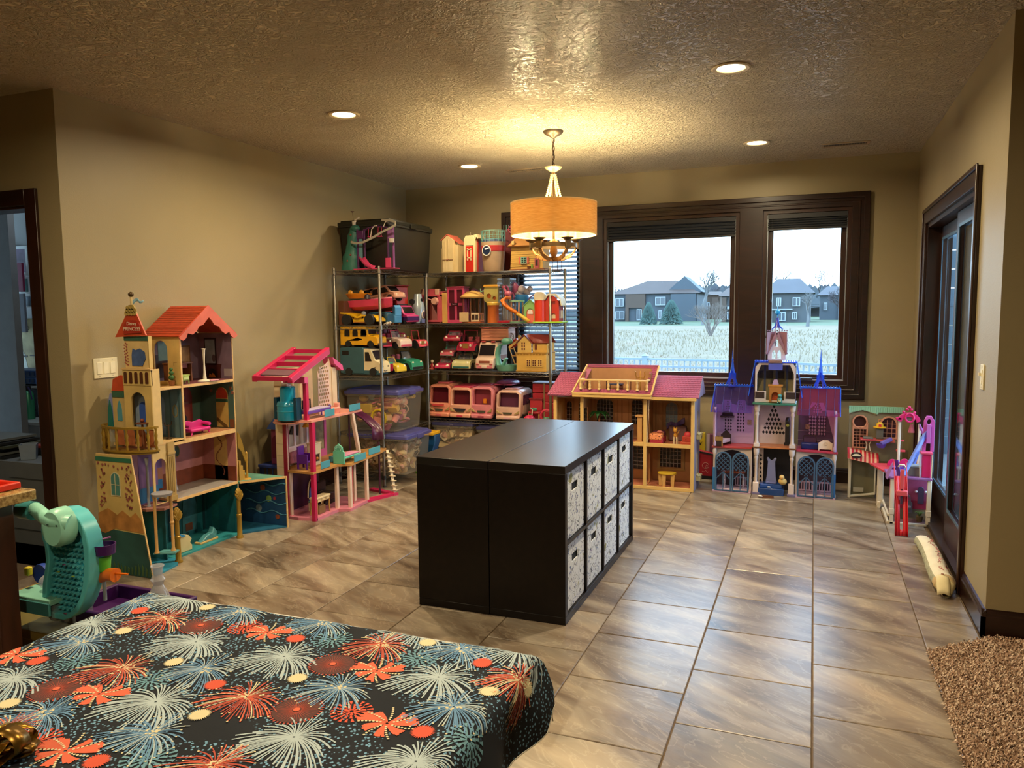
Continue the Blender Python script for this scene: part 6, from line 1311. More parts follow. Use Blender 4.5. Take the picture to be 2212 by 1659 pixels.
# slabs
for z0,z1,ya,m,nm in((0,.012,3.50,TEALF,'floor_panel'),(.352,.368,YA,EDGE,'floor_panel'),(.702,.728,YA,EDGE,'floor_panel'),(1.045,1.062,3.63,EDGE,'floor_panel')):
 A_(bx(XB,XF,ya,YC,z0,z1),nm,m)
A_(bx(XB+.01,XF-.006,YA+.01,YC-.01,.368,.371),'marble_print',M('#9a9490',.3,var=.25,scale=6));A_(bx(XB+.01,XF-.006,3.64,YC-.01,.728,.731),'rug_print',M('#9a6a48',.5,var=.2));A_(bx(XB+.01,XF-.006,3.64,YC-.01,1.062,1.065),'floor_print',M('#6b3a40',.4,var=.2))
# back walls
for z0,z1,ya,m in((.012,.352,3.42,TEALP),(.368,.702,3.40,PINKW),(.728,1.045,3.60,GRNW),(1.062,1.36,3.63,MAUVE)):A_(bx(XB,XB+.006,ya,YC,z0,z1),'back_panel',m)
A_(MB().plate([(3.63,1.36),(YC,1.36),(3.853,1.53)],[],XB,XB+.006,'x'),'back_panel',MAUVE)
# right walls
for z0,z1,m in((.0,.352,TEALP),(.368,.702,PINKW),(.728,1.045,GRNW),(1.062,1.37,MAUVE)):
 A_(bx(XB,XF,YC,YC+.006,z0,z1),'side_panel',EDGE);A_(bx(XB+.006,XF-.004,YC-.003,YC-.0002,z0+.003,z1-.003),'side_print',m)
def rp(pts,nm,m,th=.0015,k=0):A_(MB().plate(pts,[],YC-.0045-th-k*.002,YC-.0032-k*.002,'y'),nm,m) # print on the right wall, (x, z)
def bp(pts,nm,m,th=.0015,k=0):A_(MB().plate(pts,[],XB+.0065+k*.002,XB+.0065+th+k*.002,'x'),nm,m) # print on the back wall, (y, z)
# top floor decor
rp(rect(-3.83,-3.73,1.155,1.335),'mirror_frame',M('#2c1410',.4));rp(rect(-3.82,-3.74,1.165,1.325),'mirror',M('#8d95a0',.2,var=.2),k=1)
rp([(-3.84,1.066),(-3.70,1.066),(-3.70,1.13),(-3.69,1.16),(-3.85,1.16),(-3.84,1.13)],'fireplace',M('#451812',.5));rp(arch(-3.77,.075,1.07,1.13),'hearth',M('#1a0c08',.5),k=1)
rp([(-3.80,1.072),(-3.74,1.072),(-3.75,1.09),(-3.765,1.1),(-3.775,1.085),(-3.79,1.098)],'flame',M('#c9701c',.5),k=2);rp(rect(-3.67,-3.605,1.08,1.13),'wainscot',M('#a89c9c',.5));rp(circ(-3.75,1.2,.014,10,.026),'vase',M('#5a4a50',.5),k=2)
bp(rect(3.90,3.99,1.17,1.29),'easel_frame',M('#7a5230',.5));bp(rect(3.91,3.98,1.18,1.28),'easel_picture',M('#b08a5c',.5,var=.3,scale=20),k=1);bp(rect(3.70,3.80,1.09,1.24),'cupboard',M('#3a2420',.5))
# first floor up: fireplace arch on back wall, arched view on right wall
bp(arch(3.90,.17,.735,1.03,10),'red_arch',M('#7a1f16',.5,var=.2,scale=20));bp(rect(3.84,3.96,.74,.88),'brick_hearth',BRK,k=1);bp(circ(3.90,.80,.033,12),'hearth_opening',M('#2a1814',.5),k=2);bp(rect(3.85,3.95,.90,.915),'mantel',M('#8a4a34',.5),k=2);bp(circ(3.9,.945,.018),'teapot',M('#8d7a72',.4),k=2)
bp(rect(3.66,3.78,.74,1.02),'screen_print',M('#4a6a70',.5,var=.2,scale=14));bp(circ(3.72,.9,.028,14,.042),'mirror_print',M('#8a8472',.4),k=1)
rp(arch(-3.70,.10,.735,1.005,10),'window_view',M('#c9a85c',.5,var=.14));rp([(-3.75,.93),(-3.65,.93),(-3.655,.965),(-3.67,.99),(-3.70,1.005),(-3.73,.99),(-3.745,.965)],'roof_view',REDR,k=1);rp(rect(-3.75,-3.65,.905,.925),'tile_band',M('#2f5a48',.5),k=1)
rp([(-3.75,.78),(-3.745,.80),(-3.66,.745),(-3.66,.735),(-3.69,.735)],'stair_view',M('#6a5028',.5),k=1)
for x_,z_ in((-3.79,.98),(-3.625,1.0),(-3.61,.97)):rp(circ(x_,z_,.012),'plate_print',M('#8a5a48',.5),k=0)
rp(rect(-3.64,-3.605,.735,.79),'barrel_print',M('#7a4a30',.5))
# palace floor
bp(rect(YA,YC,.371,.47),'wainscot',M('#7a3a22',.5,var=.2,scale=18));rp(rect(-3.879,-3.604,.371,.47),'wainscot',M('#7a3a22',.5,var=.2,scale=18),k=0)
bp(rect(3.56,3.70,.43,.69),'sunset_view',PURP,k=1);bp(rect(3.56,3.70,.43,.52),'sunset_glow',M('#b07860',.5,var=.1),k=2);bp(rect(3.565,3.695,.385,.445),'sea_view',BLUEP,k=3)
bp(circ(3.83,.60,.026,16,.042),'oval_frame',M('#a8823c',.4),k=1);bp(circ(3.83,.60,.02,16,.035),'oval_picture',M('#1f4a3c',.4),k=2)
for y_ in(3.73,):A_(MB().lathe([(.018,.371),(.012,.39),(.009,.41),(.009,.67),(.012,.69),(.018,.70)],(-3.80,y_,0),12),'column',M('#a8a4a8',.4),smooth=1)
rp(arch(-3.73,.11,.372,.69,10),'arch_panel',M('#c9a868',.5,var=.1));
random.seed(9)
vn=MB()
for i in range(26):t=i/26;vn.plate(circ(-3.75+.03*math.sin(t*9)+.02*t,.66-.26*t,.005,6),[],YC-.0085,YC-.0068,'y')
A_(vn,'vine_print',M('#7a4438',.6))['kind']='stuff'
# underwater decor
random.seed(21)
for k in range(7):bp([(3.58+k*.075,.02),(3.60+k*.075,.02),(3.605+k*.075+.01*(k%2),.33),(3.585+k*.075,.33)],'kelp',M('#0a3440',.5,var=.2),k=1)
bp([(3.84,.04),(3.97,.04),(3.98,.2),(3.95,.3),(3.90,.32),(3.86,.27),(3.85,.2)],'rock_print',M('#2f6672',.5,var=.35,scale=14),k=2);bp(circ(3.63,.29,.026),'shell_lamp',M('#8a8a48',.5),k=2);bp(rect(3.87,3.93,.05,.10),'chest_print',M('#5a3018',.5),k=3)
rp([(-3.84,.02),(-3.78,.02),(-3.76,.3),(-3.79,.33),(-3.82,.2)],'kelp',M('#1d6a70',.5,var=.3,scale=18),k=0);rp([(-3.72,.02),(-3.64,.02),(-3.63,.2),(-3.66,.32),(-3.70,.2)],'coral_print',M('#175a66',.5,var=.3),k=0)
# left walls
A_(MB().plate(rect(XB,XF,1.062,1.37),[arch(-3.755,.11,1.085,1.335,10)],3.622,3.63,'y'),'left_wall',CREAM);A_(bx(XF-.003,XF+.003,3.62,3.632,.72,1.37),'corner_edge',EDGE)
br_=MB();random.seed(14)
for i in range(30):
 x_=random.uniform(XB+.01,XF-.04);z_=1.08+.03*random.randrange(9)
 if abs(x_+.012+3.755)<.075 and z_<1.33:continue
 br_.box(x_,x_+.026,3.6205,3.622,z_,z_+.0015).box(x_,x_+.0012,3.6205,3.622,z_-.02,z_)
A_(br_,'brick_joint_print',M('#8a6f3c',.6))['kind']='stuff'
A_(MB().plate([(3.72,1.2),(3.80,1.2),(3.80,1.32),(3.72,1.32)],[],XB+.007,XB+.009,'x'),'curtain_picture',M('#7fa8a8',.5,var=.2))
A_(bx(XB,XF,3.622,3.63,.728,1.045),'left_wall',M('#5a7378',.55,var=.2,scale=10));A_(MB().plate(circ(-3.66,.9,.022,16,.04),[circ(-3.66,.9,.016,16,.033)],3.619,3.622,'y'),'mirror_frame',M('#8a7a50',.5));A_(MB().plate(arch(-3.78,.07,.75,.99),[],3.6195,3.622,'y'),'window_print',M('#7f95b0',.4,var=.2))
for x_ in(-3.70,-3.63):A_(bx(x_,x_+.006,3.617,3.622,.74,1.03),'screen_post',M('#3f5a60',.5))
A_(MB().plate(rect(3.372,YA,.368,.728),[arch(3.43,.085,.372,.64,10)],XF-.01,XF-.002,'x'),'arch_wall',CREAM2);A_(MB().box(XF-.002,XF+.006,3.482,3.535,.37,.73).box(XF-.002,XF+.010,3.478,3.539,.655,.67).box(XF-.002,XF+.010,3.478,3.539,.37,.40),'pilaster',M('#a58a52',.5))
for y_ in(3.492,3.505,3.518):A_(bx(XF+.006,XF+.008,y_,y_+.004,.42,.64),'flute',M('#8a7240',.5))
A_(prism_z([(XB,3.38),(-3.66,3.36),(XF+.02,3.42),(XF,YA),(XB,YA)],.33,.345),'terrace',M('#9a6a60',.45,var=.2));A_(MB().lathe([(.012,.345),(.008,.36),(.008,.60),(.012,.64)],(-3.7,3.42,0),12),'column',M('#9aa0aa',.4),smooth=1)
A_(bx(-3.75,-3.745,3.40,YA,.35,.69),'view_panel',PURP);A_(bx(-3.744,-3.742,3.40,YA,.36,.45),'sea_view',BLUEP)
# annex: floors, tower block, balcony
A_(prism_z([(XB,3.36),(-3.56,3.36),(XF,3.41),(XF,3.63),(XB,3.63)],.72,.735),'annex_floor',EDGE);A_(prism_z([(XB,3.36),(-3.56,3.36),(XF,3.41),(XF,3.63),(XB,3.63)],1.045,1.06),'annex_floor',EDGE)
A_(MB().plate(rect(-3.765,-3.553,.83,1.09),[arch(-3.66,.11,.84,1.045,10)],3.345,3.355,'y'),'tower_wall',CREAM);A_(bx(-3.558,-3.552,3.35,3.41,.735,1.18),'tower_side',CREAM2)
A_(bx(-3.76,-3.56,3.41,3.413,.74,1.04),'salon_print',M('#8fa0b4',.5,var=.15));A_(MB().plate(arch(-3.69,.06,.85,.98),[],3.406,3.41,'y'),'window_print',M('#3c5aa8',.4));A_(MB().plate(arch(-3.61,.05,.85,.99),[],3.406,3.41,'y'),'mirror_print',M('#8a8a98',.4))
A_(bx(-3.765,-3.552,3.342,3.356,1.085,1.182),'parapet',CREAM);
for k in range(5):A_(MB().plate(arch(-3.742+k*.041,.022,1.098,1.165),[],3.338,3.342,'y'),'parapet_arch',M('#4a2410',.5))
A_(bx(-3.77,-3.547,3.337,3.36,1.176,1.186),'parapet_cap',EDGE)
A_(MB().box(-3.757,-3.575,3.36,3.366,1.186,1.372),'tower_top',CREAM2);A_(bx(-3.577,-3.571,3.36,3.385,1.186,1.372),'tower_side',CREAM)
A_(bx(-3.757,-3.575,3.357,3.36,1.345,1.37),'tile_band',M('#2f5a48',.5))
fl_=MB()
for i in range(22):fl_.plate(circ(-3.745+.012*math.sin(i*2.2),1.33-i*.006,.0045,6),[],3.3565,3.3585,'y')
A_(fl_,'rose_print',M('#9a4a44',.6))['kind']='stuff'
A_(MB().plate([(-3.70,1.2),(-3.62,1.2),(-3.595,1.24),(-3.60,1.28),(-3.635,1.30),(-3.67,1.29),(-3.69,1.30),(-3.70,1.26)],[],3.3545,3.3575,'y'),'blue_flower_print',M('#41598a',.5,var=.3,scale=20))
A_(MB().plate([(-3.81,1.365),(-3.573,1.378),(-3.635,1.50),(-3.715,1.495)],[],3.345,3.355,'y'),'tower_roof',REDR)
# sign on the tower roof
A_(MB().plate([(-3.735,1.385),(-3.60,1.392),(-3.612,1.445),(-3.64,1.462),(-3.675,1.465),(-3.71,1.458),(-3.728,1.44)],[],3.338,3.345,'y'),'name_plate',M('#a02c1c',.45));W1=M('#e0cdb4',.5)
for s_,z_,sz in(('Disney',1.444,.027),('PRINCESS',1.413,.031)):text(s_,'sign_lettering',W1,ch_o,(-3.668+3.74,3.3365-3.75,z_),sz,(R(90),0,0))
A_(MB().plate([(-3.715,1.495),(-3.635,1.50),(-3.652,1.545),(-3.66,1.552),(-3.688,1.552),(-3.70,1.54)],[],3.343,3.356,'y'),'spire',M('#9a8240',.5))
for r_ in range(3):
 for k in range(4-(r_>1)):A_(MB().lathe([(0,0),(.0125,0),(.012,.004),(0,.005)],(-3.708+k*.021+r_*.006,3.3385,1.503+r_*.016),10,'y'),'scale_shingle',M('#a8904c',.5))
A_(MB().tube([(-3.674,3.35,1.55),(-3.674,3.35,1.60)],.006,8),'flag_pole',M('#c9b07a',.5));A_(MB().ball((-3.674,3.35,1.612),.0155,14,9),'finial',M('#4a3414',.35,.4),smooth=1)
A_(MB().grid(lambda u,v:(-3.664+.085*u,3.35+.006*math.sin(u*6),1.575-.022*v*(1-.5*u)+.012*math.sin(u*5.5)+.012*u),10,2),'pennant',M('#8fb8cc',.5),smooth=2,solid=.003)
# castle silhouettes left of the tower
A_(MB().plate([(-4.0+.085,.83),(-3.875,.83),(-3.875,1.03),(-3.90,1.03),(-3.915,.98)],[],3.362,3.368,'y'),'sky_panel',SKY);A_(MB().plate([(-3.875,.83),(-3.765,.83),(-3.765,1.14),(-3.79,1.145),(-3.86,1.12),(-3.875,1.05)],[],3.358,3.366,'y'),'turret_panel',M('#b9a068',.5,var=.1))
A_(MB().plate([(-3.873,1.045),(-3.767,1.05),(-3.767,1.135),(-3.80,1.142),(-3.86,1.115)],[],3.354,3.358,'y'),'turret_roof',REDR);A_(bx(-3.873,-3.767,3.353,3.358,1.01,1.045),'tile_band',M('#2f5a48',.5));A_(MB().plate(gothic(-3.82,.035,.87,.99),[],3.354,3.358,'y'),'window_print',M('#4a8a9a',.4))
A_(MB().plate([(-3.92,.83),(-3.88,.83),(-3.885,.93),(-3.90,.99),(-3.915,.93)],[],3.356,3.362,'y'),'teal_turret',M('#1f6a62',.5))
bc=(-3.695,3.325)
def half(r,ry,z0,z1,th,n=20):
 o_=[(bc[0]+r*math.cos(PI+PI*i/n),bc[1]+ry*math.sin(PI+PI*i/n)) for i in range(n+1)];i_=[(bc[0]+(r-th)*math.cos(2*PI-PI*i/n),bc[1]+(ry-th)*math.sin(2*PI-PI*i/n)) for i in range(n+1)]
 return prism_z(o_+(i_ if th<r else[]),z0,z1)
A_(half(.20,.115,.700,.716,9),'balcony_floor',M('#7a6028',.4,.2));A_(half(.206,.12,.712,.722,.012),'balcony_moulding',GOLDP);A_(half(.204,.118,.845,.857,.014),'balcony_handrail',GOLDP)
for k in range(9):
 a=PI+PI*(k+.3)/8.6;x_,y_=bc[0]+.196*math.cos(a),bc[1]+.111*math.sin(a);A_(MB().lathe([(.005,.72),(.0085,.73),(.005,.745),(.0095,.765),(.006,.785),(.0095,.805),(.005,.825),(.008,.845)],(x_,y_,0),10),'baluster',GOLDP,smooth=1)
for k in range(4):A_(MB().plate(arch(-3.83+k*.085,.07,.725,.83),[],3.352,3.356,'y') if k<3 else MB().plate(arch(-3.575,.05,.725,.83),[],3.352,3.356,'y'),'balcony_arch',M('#b0643c',.5))
# side panel toward the camera
SP=[(-3.85,.0),(-3.455,.0),(-3.577,.705),(-3.845,.70)]
A_(MB().plate(SP,[],3.196,3.204,'y'),'side_board',EDGE);sp_=lambda pts,nm,m,k=0:A_(MB().plate(pts,[],3.1945-k*.0012,3.196-k*.0012,'y'),nm,m)
def xr(z):return-3.4600-.1660*z
sp_([(-3.848,.25),(xr(.25),.25),(xr(.70),.70),(-3.845,.697)],'cream_print',M('#c0a664',.55,var=.14,scale=8));sp_([(-3.848,.002),(xr(0),.002),(xr(.25),.25),(-3.75,.262),(-3.80,.25),(-3.848,.262)],'sea_print',M('#244c48',.5,var=.4,scale=6),1)
sp_([(-3.848,.245),(-3.80,.235),(-3.72,.27),(xr(.27),.26),(xr(.33),.33),(-3.56,.375),(-3.60,.345),(-3.66,.38),(-3.70,.35),(-3.77,.385),(-3.848,.35)],'rock_print',M('#a8743a',.55,var=.3,scale=14),2)
sp_([(-3.846,.66),(xr(.66),.66),(xr(.685),.685),(-3.845,.685)],'tile_band',M('#2f6a50',.5),2)
sp_(arch(-3.70,.075,.46,.60,10),'window_frame',M('#c9c09a',.5),2);sp_(arch(-3.70,.062,.467,.594,10),'window_glass',M('#4f8078',.3),3);sp_(rect(-3.702,-3.698,.467,.59),'window_bar',M('#c9c09a',.5),4);sp_(rect(-3.73,-3.67,.525,.529),'window_bar',M('#c9c09a',.5),4)
random.seed(31);vv=MB()
for i in range(75):
 s_=random.choice((-1,1));t=random.random();x_=-3.70+s_*(.075+.05*random.random());z_=.39+.26*t
 if z_>.615:x_=-3.70+random.uniform(-.13,.11)
 vv.plate(circ(x_,z_,random.uniform(.004,.0075),6),[],3.1895,3.1915,'y')
A_(vv,'rose_vine_print',M('#8a4a44',.6,var=.3,scale=60))['kind']='stuff'
vv=MB()
for i in range(14):x_=-3.83+i*.027;vv.plate([(x_,.01),(x_+.012,.01),(x_+.016,.03+.03*math.sin(i*1.9)**2),(x_+.004,.05+.03*math.sin(i*2.7)**2)],[],3.1905,3.1925,'y')
A_(vv,'seaweed_print',M('#3f5a34',.6,var=.3))['kind']='stuff'
# underwater left corner and lift
A_(prism_z([(XB,3.40),(-3.70,3.30),(-3.47,3.23),(-3.50,3.42),(XF+.03,3.50),(XF,YA),(XB,YA)],.0,.010),'sea_floor',M('#2a7fa0',.45,var=.2));A_(bx(-3.80,-3.62,3.46,3.466,.012,.33),'sea_panel',TEALP)
for x_,y_ in((-3.56,3.33),(-3.505,3.40)):A_(MB().lathe([(.016,.10),(.009,.12),(.0085,.42),(.013,.44)],(x_,y_,0),10),'lift_post',M('#b89058',.5),smooth=1)
A_(MB().lathe([(0,.435),(.055,.44),(.06,.455),(0,.46)],(-3.53,3.36,0),20),'lift_platform',M('#8a8a92',.4),smooth=1);A_(prism_z([(-3.58,3.32),(-3.47,3.38),(-3.49,3.43),(-3.58,3.40)],.09,.098),'lift_base',M('#5a9aa0',.4));A_(MB().ball((-3.505,3.40,.27),.013,10,7),'lift_knob',M('#b89058',.5),smooth=1)
# shell columns
for x_,y_ in((-3.545,3.475),(-3.545,4.01)):
 A_(MB().lathe([(.024,0),(.024,.01),(.017,.02),(.015,.14),(.019,.15),(.019,.16),(.013,.165),(.013,.26),(0,.262)],(x_,y_,0),14),'shell_column',GOLDP,smooth=1)
 sh2=MB()
 for k in range(7):
  a=R(-60+20*k);sh2.tube([(x_+.006,y_,.255),(x_+.012,y_+.024*math.sin(a),.255+.03*math.cos(a)+.01),(x_+.010,y_+.032*math.sin(a),.262+.058*math.cos(a)),(x_-.004,y_+.02*math.sin(a),.27+.066*math.cos(a))],.0085,6)
 A_(sh2,'shell',GOLDP,smooth=1);
# gable roof
ov=.02
for nm,ya,yb in(('roof_board',3.60,3.853),('roof_board',4.10,3.853)):
 mb=MB();mb.add([(XB-.0,ya,1.362),(XF+ov,ya,1.362),(XF+ov,yb,1.545),(XB,yb,1.545)],[(0,1,2,3)]);A_(mb,nm,REDR,solid=.008)
lines=MB()
for k in range(1,14):y_=3.60+.253*k/14;z_=1.362+.183*k/14;lines.bar((XB,y_-.0045,z_+.005),(XF+ov,y_-.0045,z_+.005),.002)
A_(lines,'plank_line',M('#7d2a14',.5))['kind']='stuff'
sc_o=[(3.60,1.355),(3.853,1.552),(4.105,1.355),(4.10,1.345),(4.07,1.335),(4.045,1.352),(4.03,1.378),(3.995,1.365),(3.96,1.385),(3.94,1.415),(3.90,1.425),(3.875,1.455),(3.853,1.475),(3.83,1.455),(3.80,1.428),(3.765,1.42),(3.745,1.39),(3.71,1.37),(3.67,1.378),(3.655,1.35),(3.63,1.335),(3.605,1.345)]
A_(MB().plate(sc_o,[],XF+ov-.004,XF+ov+.004,'x'),'scalloped_gable',M('#c4604c',.5,var=.1))
# right extension with stairs
EX=[(XB,YC+.006),(XF+.01,YC+.006),(-3.40,4.33),(XB,4.33)]
A_(prism_z(EX,.350,.364),'extension_top',M('#5a8f80',.45,var=.25,scale=8));A_(prism_z(EX,0,.010),'extension_floor',M('#1f5a7a',.45,var=.2));A_(bx(XB,-3.40,4.324,4.33,.01,.35),'extension_panel',NAVY);A_(bx(-3.404,-3.397,4.322,4.333,0,.364),'edge',EDGE)
A_(MB().bar((XF+.01,YC+.006,.357),(-3.40,4.33,.357),.004,.015),'edge',EDGE)
for k,z_ in enumerate((.10,.17,.24,.30)):
 A_(MB().tube([(-3.75+.35*t,4.32,z_+.012*math.sin(t*12+k)) for t in[i/16 for i in range(17)]],.004,5),'wave_line',M('#3f7a94',.5))
for x_,z_,r_,c in((-3.60,.27,.022,'#8a4a34'),(-3.55,.195,.024,'#6a8a4a'),(-3.50,.20,.012,'#8a2a3c'),(-3.64,.12,.026,'#6a7a84'),(-3.48,.07,.018,'#8a4424')):A_(MB().plate(circ(x_,z_,r_,9),[],4.319,4.322,'y'),'sea_creature_print',M(c,.5,var=.3,scale=40))
for k in range(4):A_(bx(XF-.06,XF-.005,4.10+k*.018,4.118+k*.018,.364,.50-k*.036),'stair_step',M('#a8853c',.45))
A_(MB().plate([(4.085,.60),(4.085,.70),(4.10,.69),(4.13,.62),(4.152,.54),(4.165,.50),(4.165,.47),(4.15,.49),(4.12,.56)],[],XF+.0,XF+.006,'x'),'stair_rail',GOLDP)
A_(MB().lathe([(.012,.364),(.008,.38),(.007,.50),(.010,.51),(.007,.53),(.010,.545),(0,.56)],(XF+.003,4.165,0),10),'newel_post',M('#b08a3c',.4,.2),smooth=1);A_(MB().lathe([(0,.364),(.03,.364),(.02,.372),(0,.374)],(XF+.003,4.165,0),10),'newel_base',M('#b08a3c',.4),smooth=1)
# top deck rail
A_(bx(XF-.20,XF-.005,3.415,3.425,1.155,1.168),'deck_rail',EDGE)
for k in range(5):A_(MB().lathe([(.006,1.06),(.011,1.075),(.006,1.095),(.012,1.12),(.006,1.145),(.008,1.156)],(XF-.02-k*.042,3.42,0),10),'baluster',M('#9a7a48',.5),smooth=1)
# doll furniture inside
o=thing('doll_sofa','bright pink doll sofa on the middle floor of the castle dollhouse','doll sofa',(-3.66,3.80,.7315),R(0));PS=M('#c02878',.35)
bx(-.045,.03,-.085,.085,.018,.04).build('seat',PS,o,bevel=.008);MB().plate([(-.085,.035),(.085,.035),(.09,.07),(.06,.085),(0,.075),(-.06,.09),(-.088,.07)],[],-.05,-.035,'x').build('backrest',PS,o,bevel=.005)
for s in(-1,1):
 MB().tube([(-.04,s*.082,.06),(.02,s*.085,.055)],.012,8).build('armrest',PS,o,smooth=1)
 for x_ in(-.035,.02):MB().tube([(x_,s*.07,.02),(x_,s*.078,0)],.006,6).build('leg',PS,o)
o=thing('doll_nightstand','lime green doll nightstand on the top floor of the castle','doll furniture',(-3.64,3.68,1.066));bx(-.02,.02,-.03,.03,.018,.05).build('body',M('#9fb45c',.4),o,bevel=.003);bx(-.022,.022,-.033,.033,.05,.055).build('top',M('#a9bc6a',.4),o,bevel=.001);bx(.02,.023,-.02,.02,.026,.04).build('drawer',M('#b9c884',.4),o)
for sx_ in(-.016,.016):
 for sy_ in(-.026,.026):bx(sx_-.003,sx_+.003,sy_-.003,sy_+.003,0,.018).build('leg',M('#9fb45c',.4),o)
o=thing('doll_dress_stand','white doll dress stand on the top floor of the castle','doll furniture',(-3.64,3.86,1.066));MB().lathe([(0,0),(.045,0),(.04,.006),(.012,.014),(.007,.06),(.005,.12),(.010,.20),(.014,.21),(0,.205)],n=16).build('stand',M('#d6cdbb',.4),o,smooth=1);bx(.0,.05,.0,.07,0,.008).build('base_leaf',M('#c98a94',.4),o,bevel=.002)
o=thing('doll_shelf_bracket','brown doll desk on the top floor of the castle beside the easel picture','doll furniture',(-3.80,3.80,1.066));bx(-.05,.05,-.08,.08,.112,.122).build('top',M('#7a4a28',.5),o,bevel=.002);bx(-.02,.03,.0,.05,.085,.112).build('drawer',M('#8a3a28',.5),o)
for sy_ in(-.07,.07):bx(-.045,.045,sy_-.004,sy_+.004,0,.112).build('leg',M('#7a4a28',.5),o)
o=thing('toy_topiary','potted green doll topiary painted beside the castle arch window','doll plant',(-3.64,3.585,1.062));MB().lathe([(0,0),(.014,0),(.02,.03),(0,.03)],n=10).build('pot',M('#7a4a28',.5),o);
for z_,r_ in((.05,.017),(.078,.014),(.10,.011)):MB().ball((0,0,z_),r_,9,6).build('leaf_ball',M('#2f5a2c',.7),o,smooth=1)
o=thing('doll_piano','cream and blue doll piano by the left shell column on the sea floor','doll furniture',(-3.66,3.62,.0125));MB().plate([(-.05,0),(.055,0),(.055,.03),(.04,.05),(.055,.07),(.03,.10),(-.05,.10)],[],-.03,.03,'x').build('body',M('#c9c094',.4),o,bevel=.004);bx(-.04,.035,-.055,.0,.10,.108).build('lid',M('#2a7fc0',.35),o,bevel=.002)
o=thing('doll_sleigh','glittery blue shell sleigh with wooden runner on the sea floor','doll furniture',(-3.67,3.84,.0125));MB().plate([(-.07,.012),(.07,.012),(.075,.05),(.05,.085),(.035,.05),(-.01,.045),(-.05,.02)],[],-.02,.02,'x').build('body',M('#4a8a94',.3,var=.3,scale=60),o,bevel=.004);bx(-.028,-.02+.045,-.08,.08,0,.012).build('runner',M('#c9a868',.5),o,bevel=.002)
o=thing('doll_table','small round brown doll table on the balcony of the castle','doll furniture',(-3.62,3.33,.7185));MB().lathe([(0,0),(.025,0),(.008,.008),(.006,.14),(.035,.145),(.035,.152),(0,.152)],n=14).build('pedestal',M('#6a3a20',.5),o,smooth=1);MB().ball((0,0,.165),.012,8,6).build('teapot',M('#7a3a28',.4),o,smooth=1)
o=thing('doll_candelabra','bronze doll candelabra standing by the screen on the middle floor','doll furniture',(-3.66,3.56,.7365));MB().lathe([(0,0),(.02,0),(.005,.01),(.004,.09),(0,.09)],n=10).build('stem',M('#4a3018',.4,.4),o,smooth=1);MB().tube([(0,-.028,.105),(0,-.024,.085),(0,0,.078),(0,.024,.085),(0,.028,.105)],.003,6).build('arms',M('#4a3018',.4,.4),o,smooth=1)

# ================================================================== PURPLE MINI CASTLE IN THE CORNER
o=thing('toy_mini_castle','dark pink and blue toy castle standing against the wall between the dollhouses','dollhouse',(-3.76,4.83,0));BLD=M('#12245c',.4);PKD=M('#8a3a5c',.45)
for sx_,sy_ in((-.13,-.16),(.13,-.16),(-.13,.16),(.13,.16)):bx(sx_-.012,sx_+.012,sy_-.012,sy_+.012,0,.35).build('leg_post',BLD,o)
for k in range(6):MB().tube([(-.13+k*.052,-.165,.0),(-.13+k*.052,-.165,.33)],.005,5).build('fence_bar',M('#2a3f78',.4),o)
bx(-.15,.15,-.18,.18,.33,.352).build('deck',M('#2a3a7a',.4),o,bevel=.003);MB().lathe([(.12,.352),(.125,.36),(.12,.62),(.125,.63)],n=6,sy=1.2).build('tower_wall',PKD,o,bevel=.003)
MB().lathe([(.15,.625),(.14,.645),(.10,.70),(.06,.72),(.055,.735),(0,.74)],n=6,sy=1.2).build('roof',M('#1f3f86',.4),o);MB().lathe([(0,.735),(.03,.738),(.012,.75),(.007,.765),(.013,.772),(0,.79)],n=10).build('finial',M('#16142c',.4),o,smooth=1)
MB().plate(arch(0,.10,.40,.58),[],-.135,-.128,'y').build('arch_panel',M('#5c1430',.45),o,bevel=.002)

# ================================================================== PINK MODERN DOLLHOUSE
o=thing('pink_dollhouse','three storey hot pink modern dollhouse with slanted roof and blue glass lift','dollhouse',(-3.42,4.85,0));D_=At(o)
HP=M('#b81c50',.35);HP2=M('#c94a84',.35);LP=M('#d88aa0',.4);IV=M('#d6bfa0',.45);WDT=woodmat('doll_floor_wood','#a8763c','#bf8d50','y',.45);TBL=tinted('#3f8ea8',.75,.2);PEA=M('#d99080',.4)
X_,Y_=-3.32,4.53 # near corner
c2=lambda a,b,ax,v:S(540+a*.24707,740+b*.24714,ax,v)
# -- pink modern dollhouse
D_(prism_z([(-3.60,4.52),(-3.44,4.50),(-3.30,4.53),(-3.30,4.80),(-3.22,4.84),(-3.25,5.16),(-3.62,5.16)],0,.022),'base_floor',M('#c9788c',.4));D_(prism_z([(-3.32,5.12),(-3.245,5.12),(-3.15,5.42),(-3.19,5.44)],0,.018),'track',HP);D_(prism_z([(-3.45,5.47),(-3.16,5.38),(-3.14,5.42),(-3.44,5.52)],0,.02),'track',HP)
D_(prism_z([(-3.62,4.52),(-3.30,4.50),(-3.30,4.80),(-3.22,4.86),(-3.22,4.93),(-3.28,5.40),(-3.31,5.53),(-3.42,5.53),(-3.62,5.2)],.345,.362),'middle_floor',WDT)
D_(prism_z([(-3.62,4.50),(-3.40,4.46),(-3.30,4.50),(-3.30,5.16),(-3.62,5.16)],.720,.736),'upper_floor',PEA);D_(MB().lathe([(0,.712),(.10,.712),(.105,.722),(0,.724)],(-3.50,4.50,0),24),'lift_landing',PEA,smooth=1)
for y_,x_,z0,z1,m,nm in((4.51,-3.30,.0,.35,HP,'corner_post'),(4.51,-3.30,.36,.72,HP,'corner_post'),(4.50,-3.335,.735,1.04,HP,'corner_post'),(4.51,-3.53,.0,.72,M('#8e1a34',.4),'corner_post')):D_(bx(x_-.03,x_,y_,y_+.03,z0,z1),nm,m,bevel=.002)
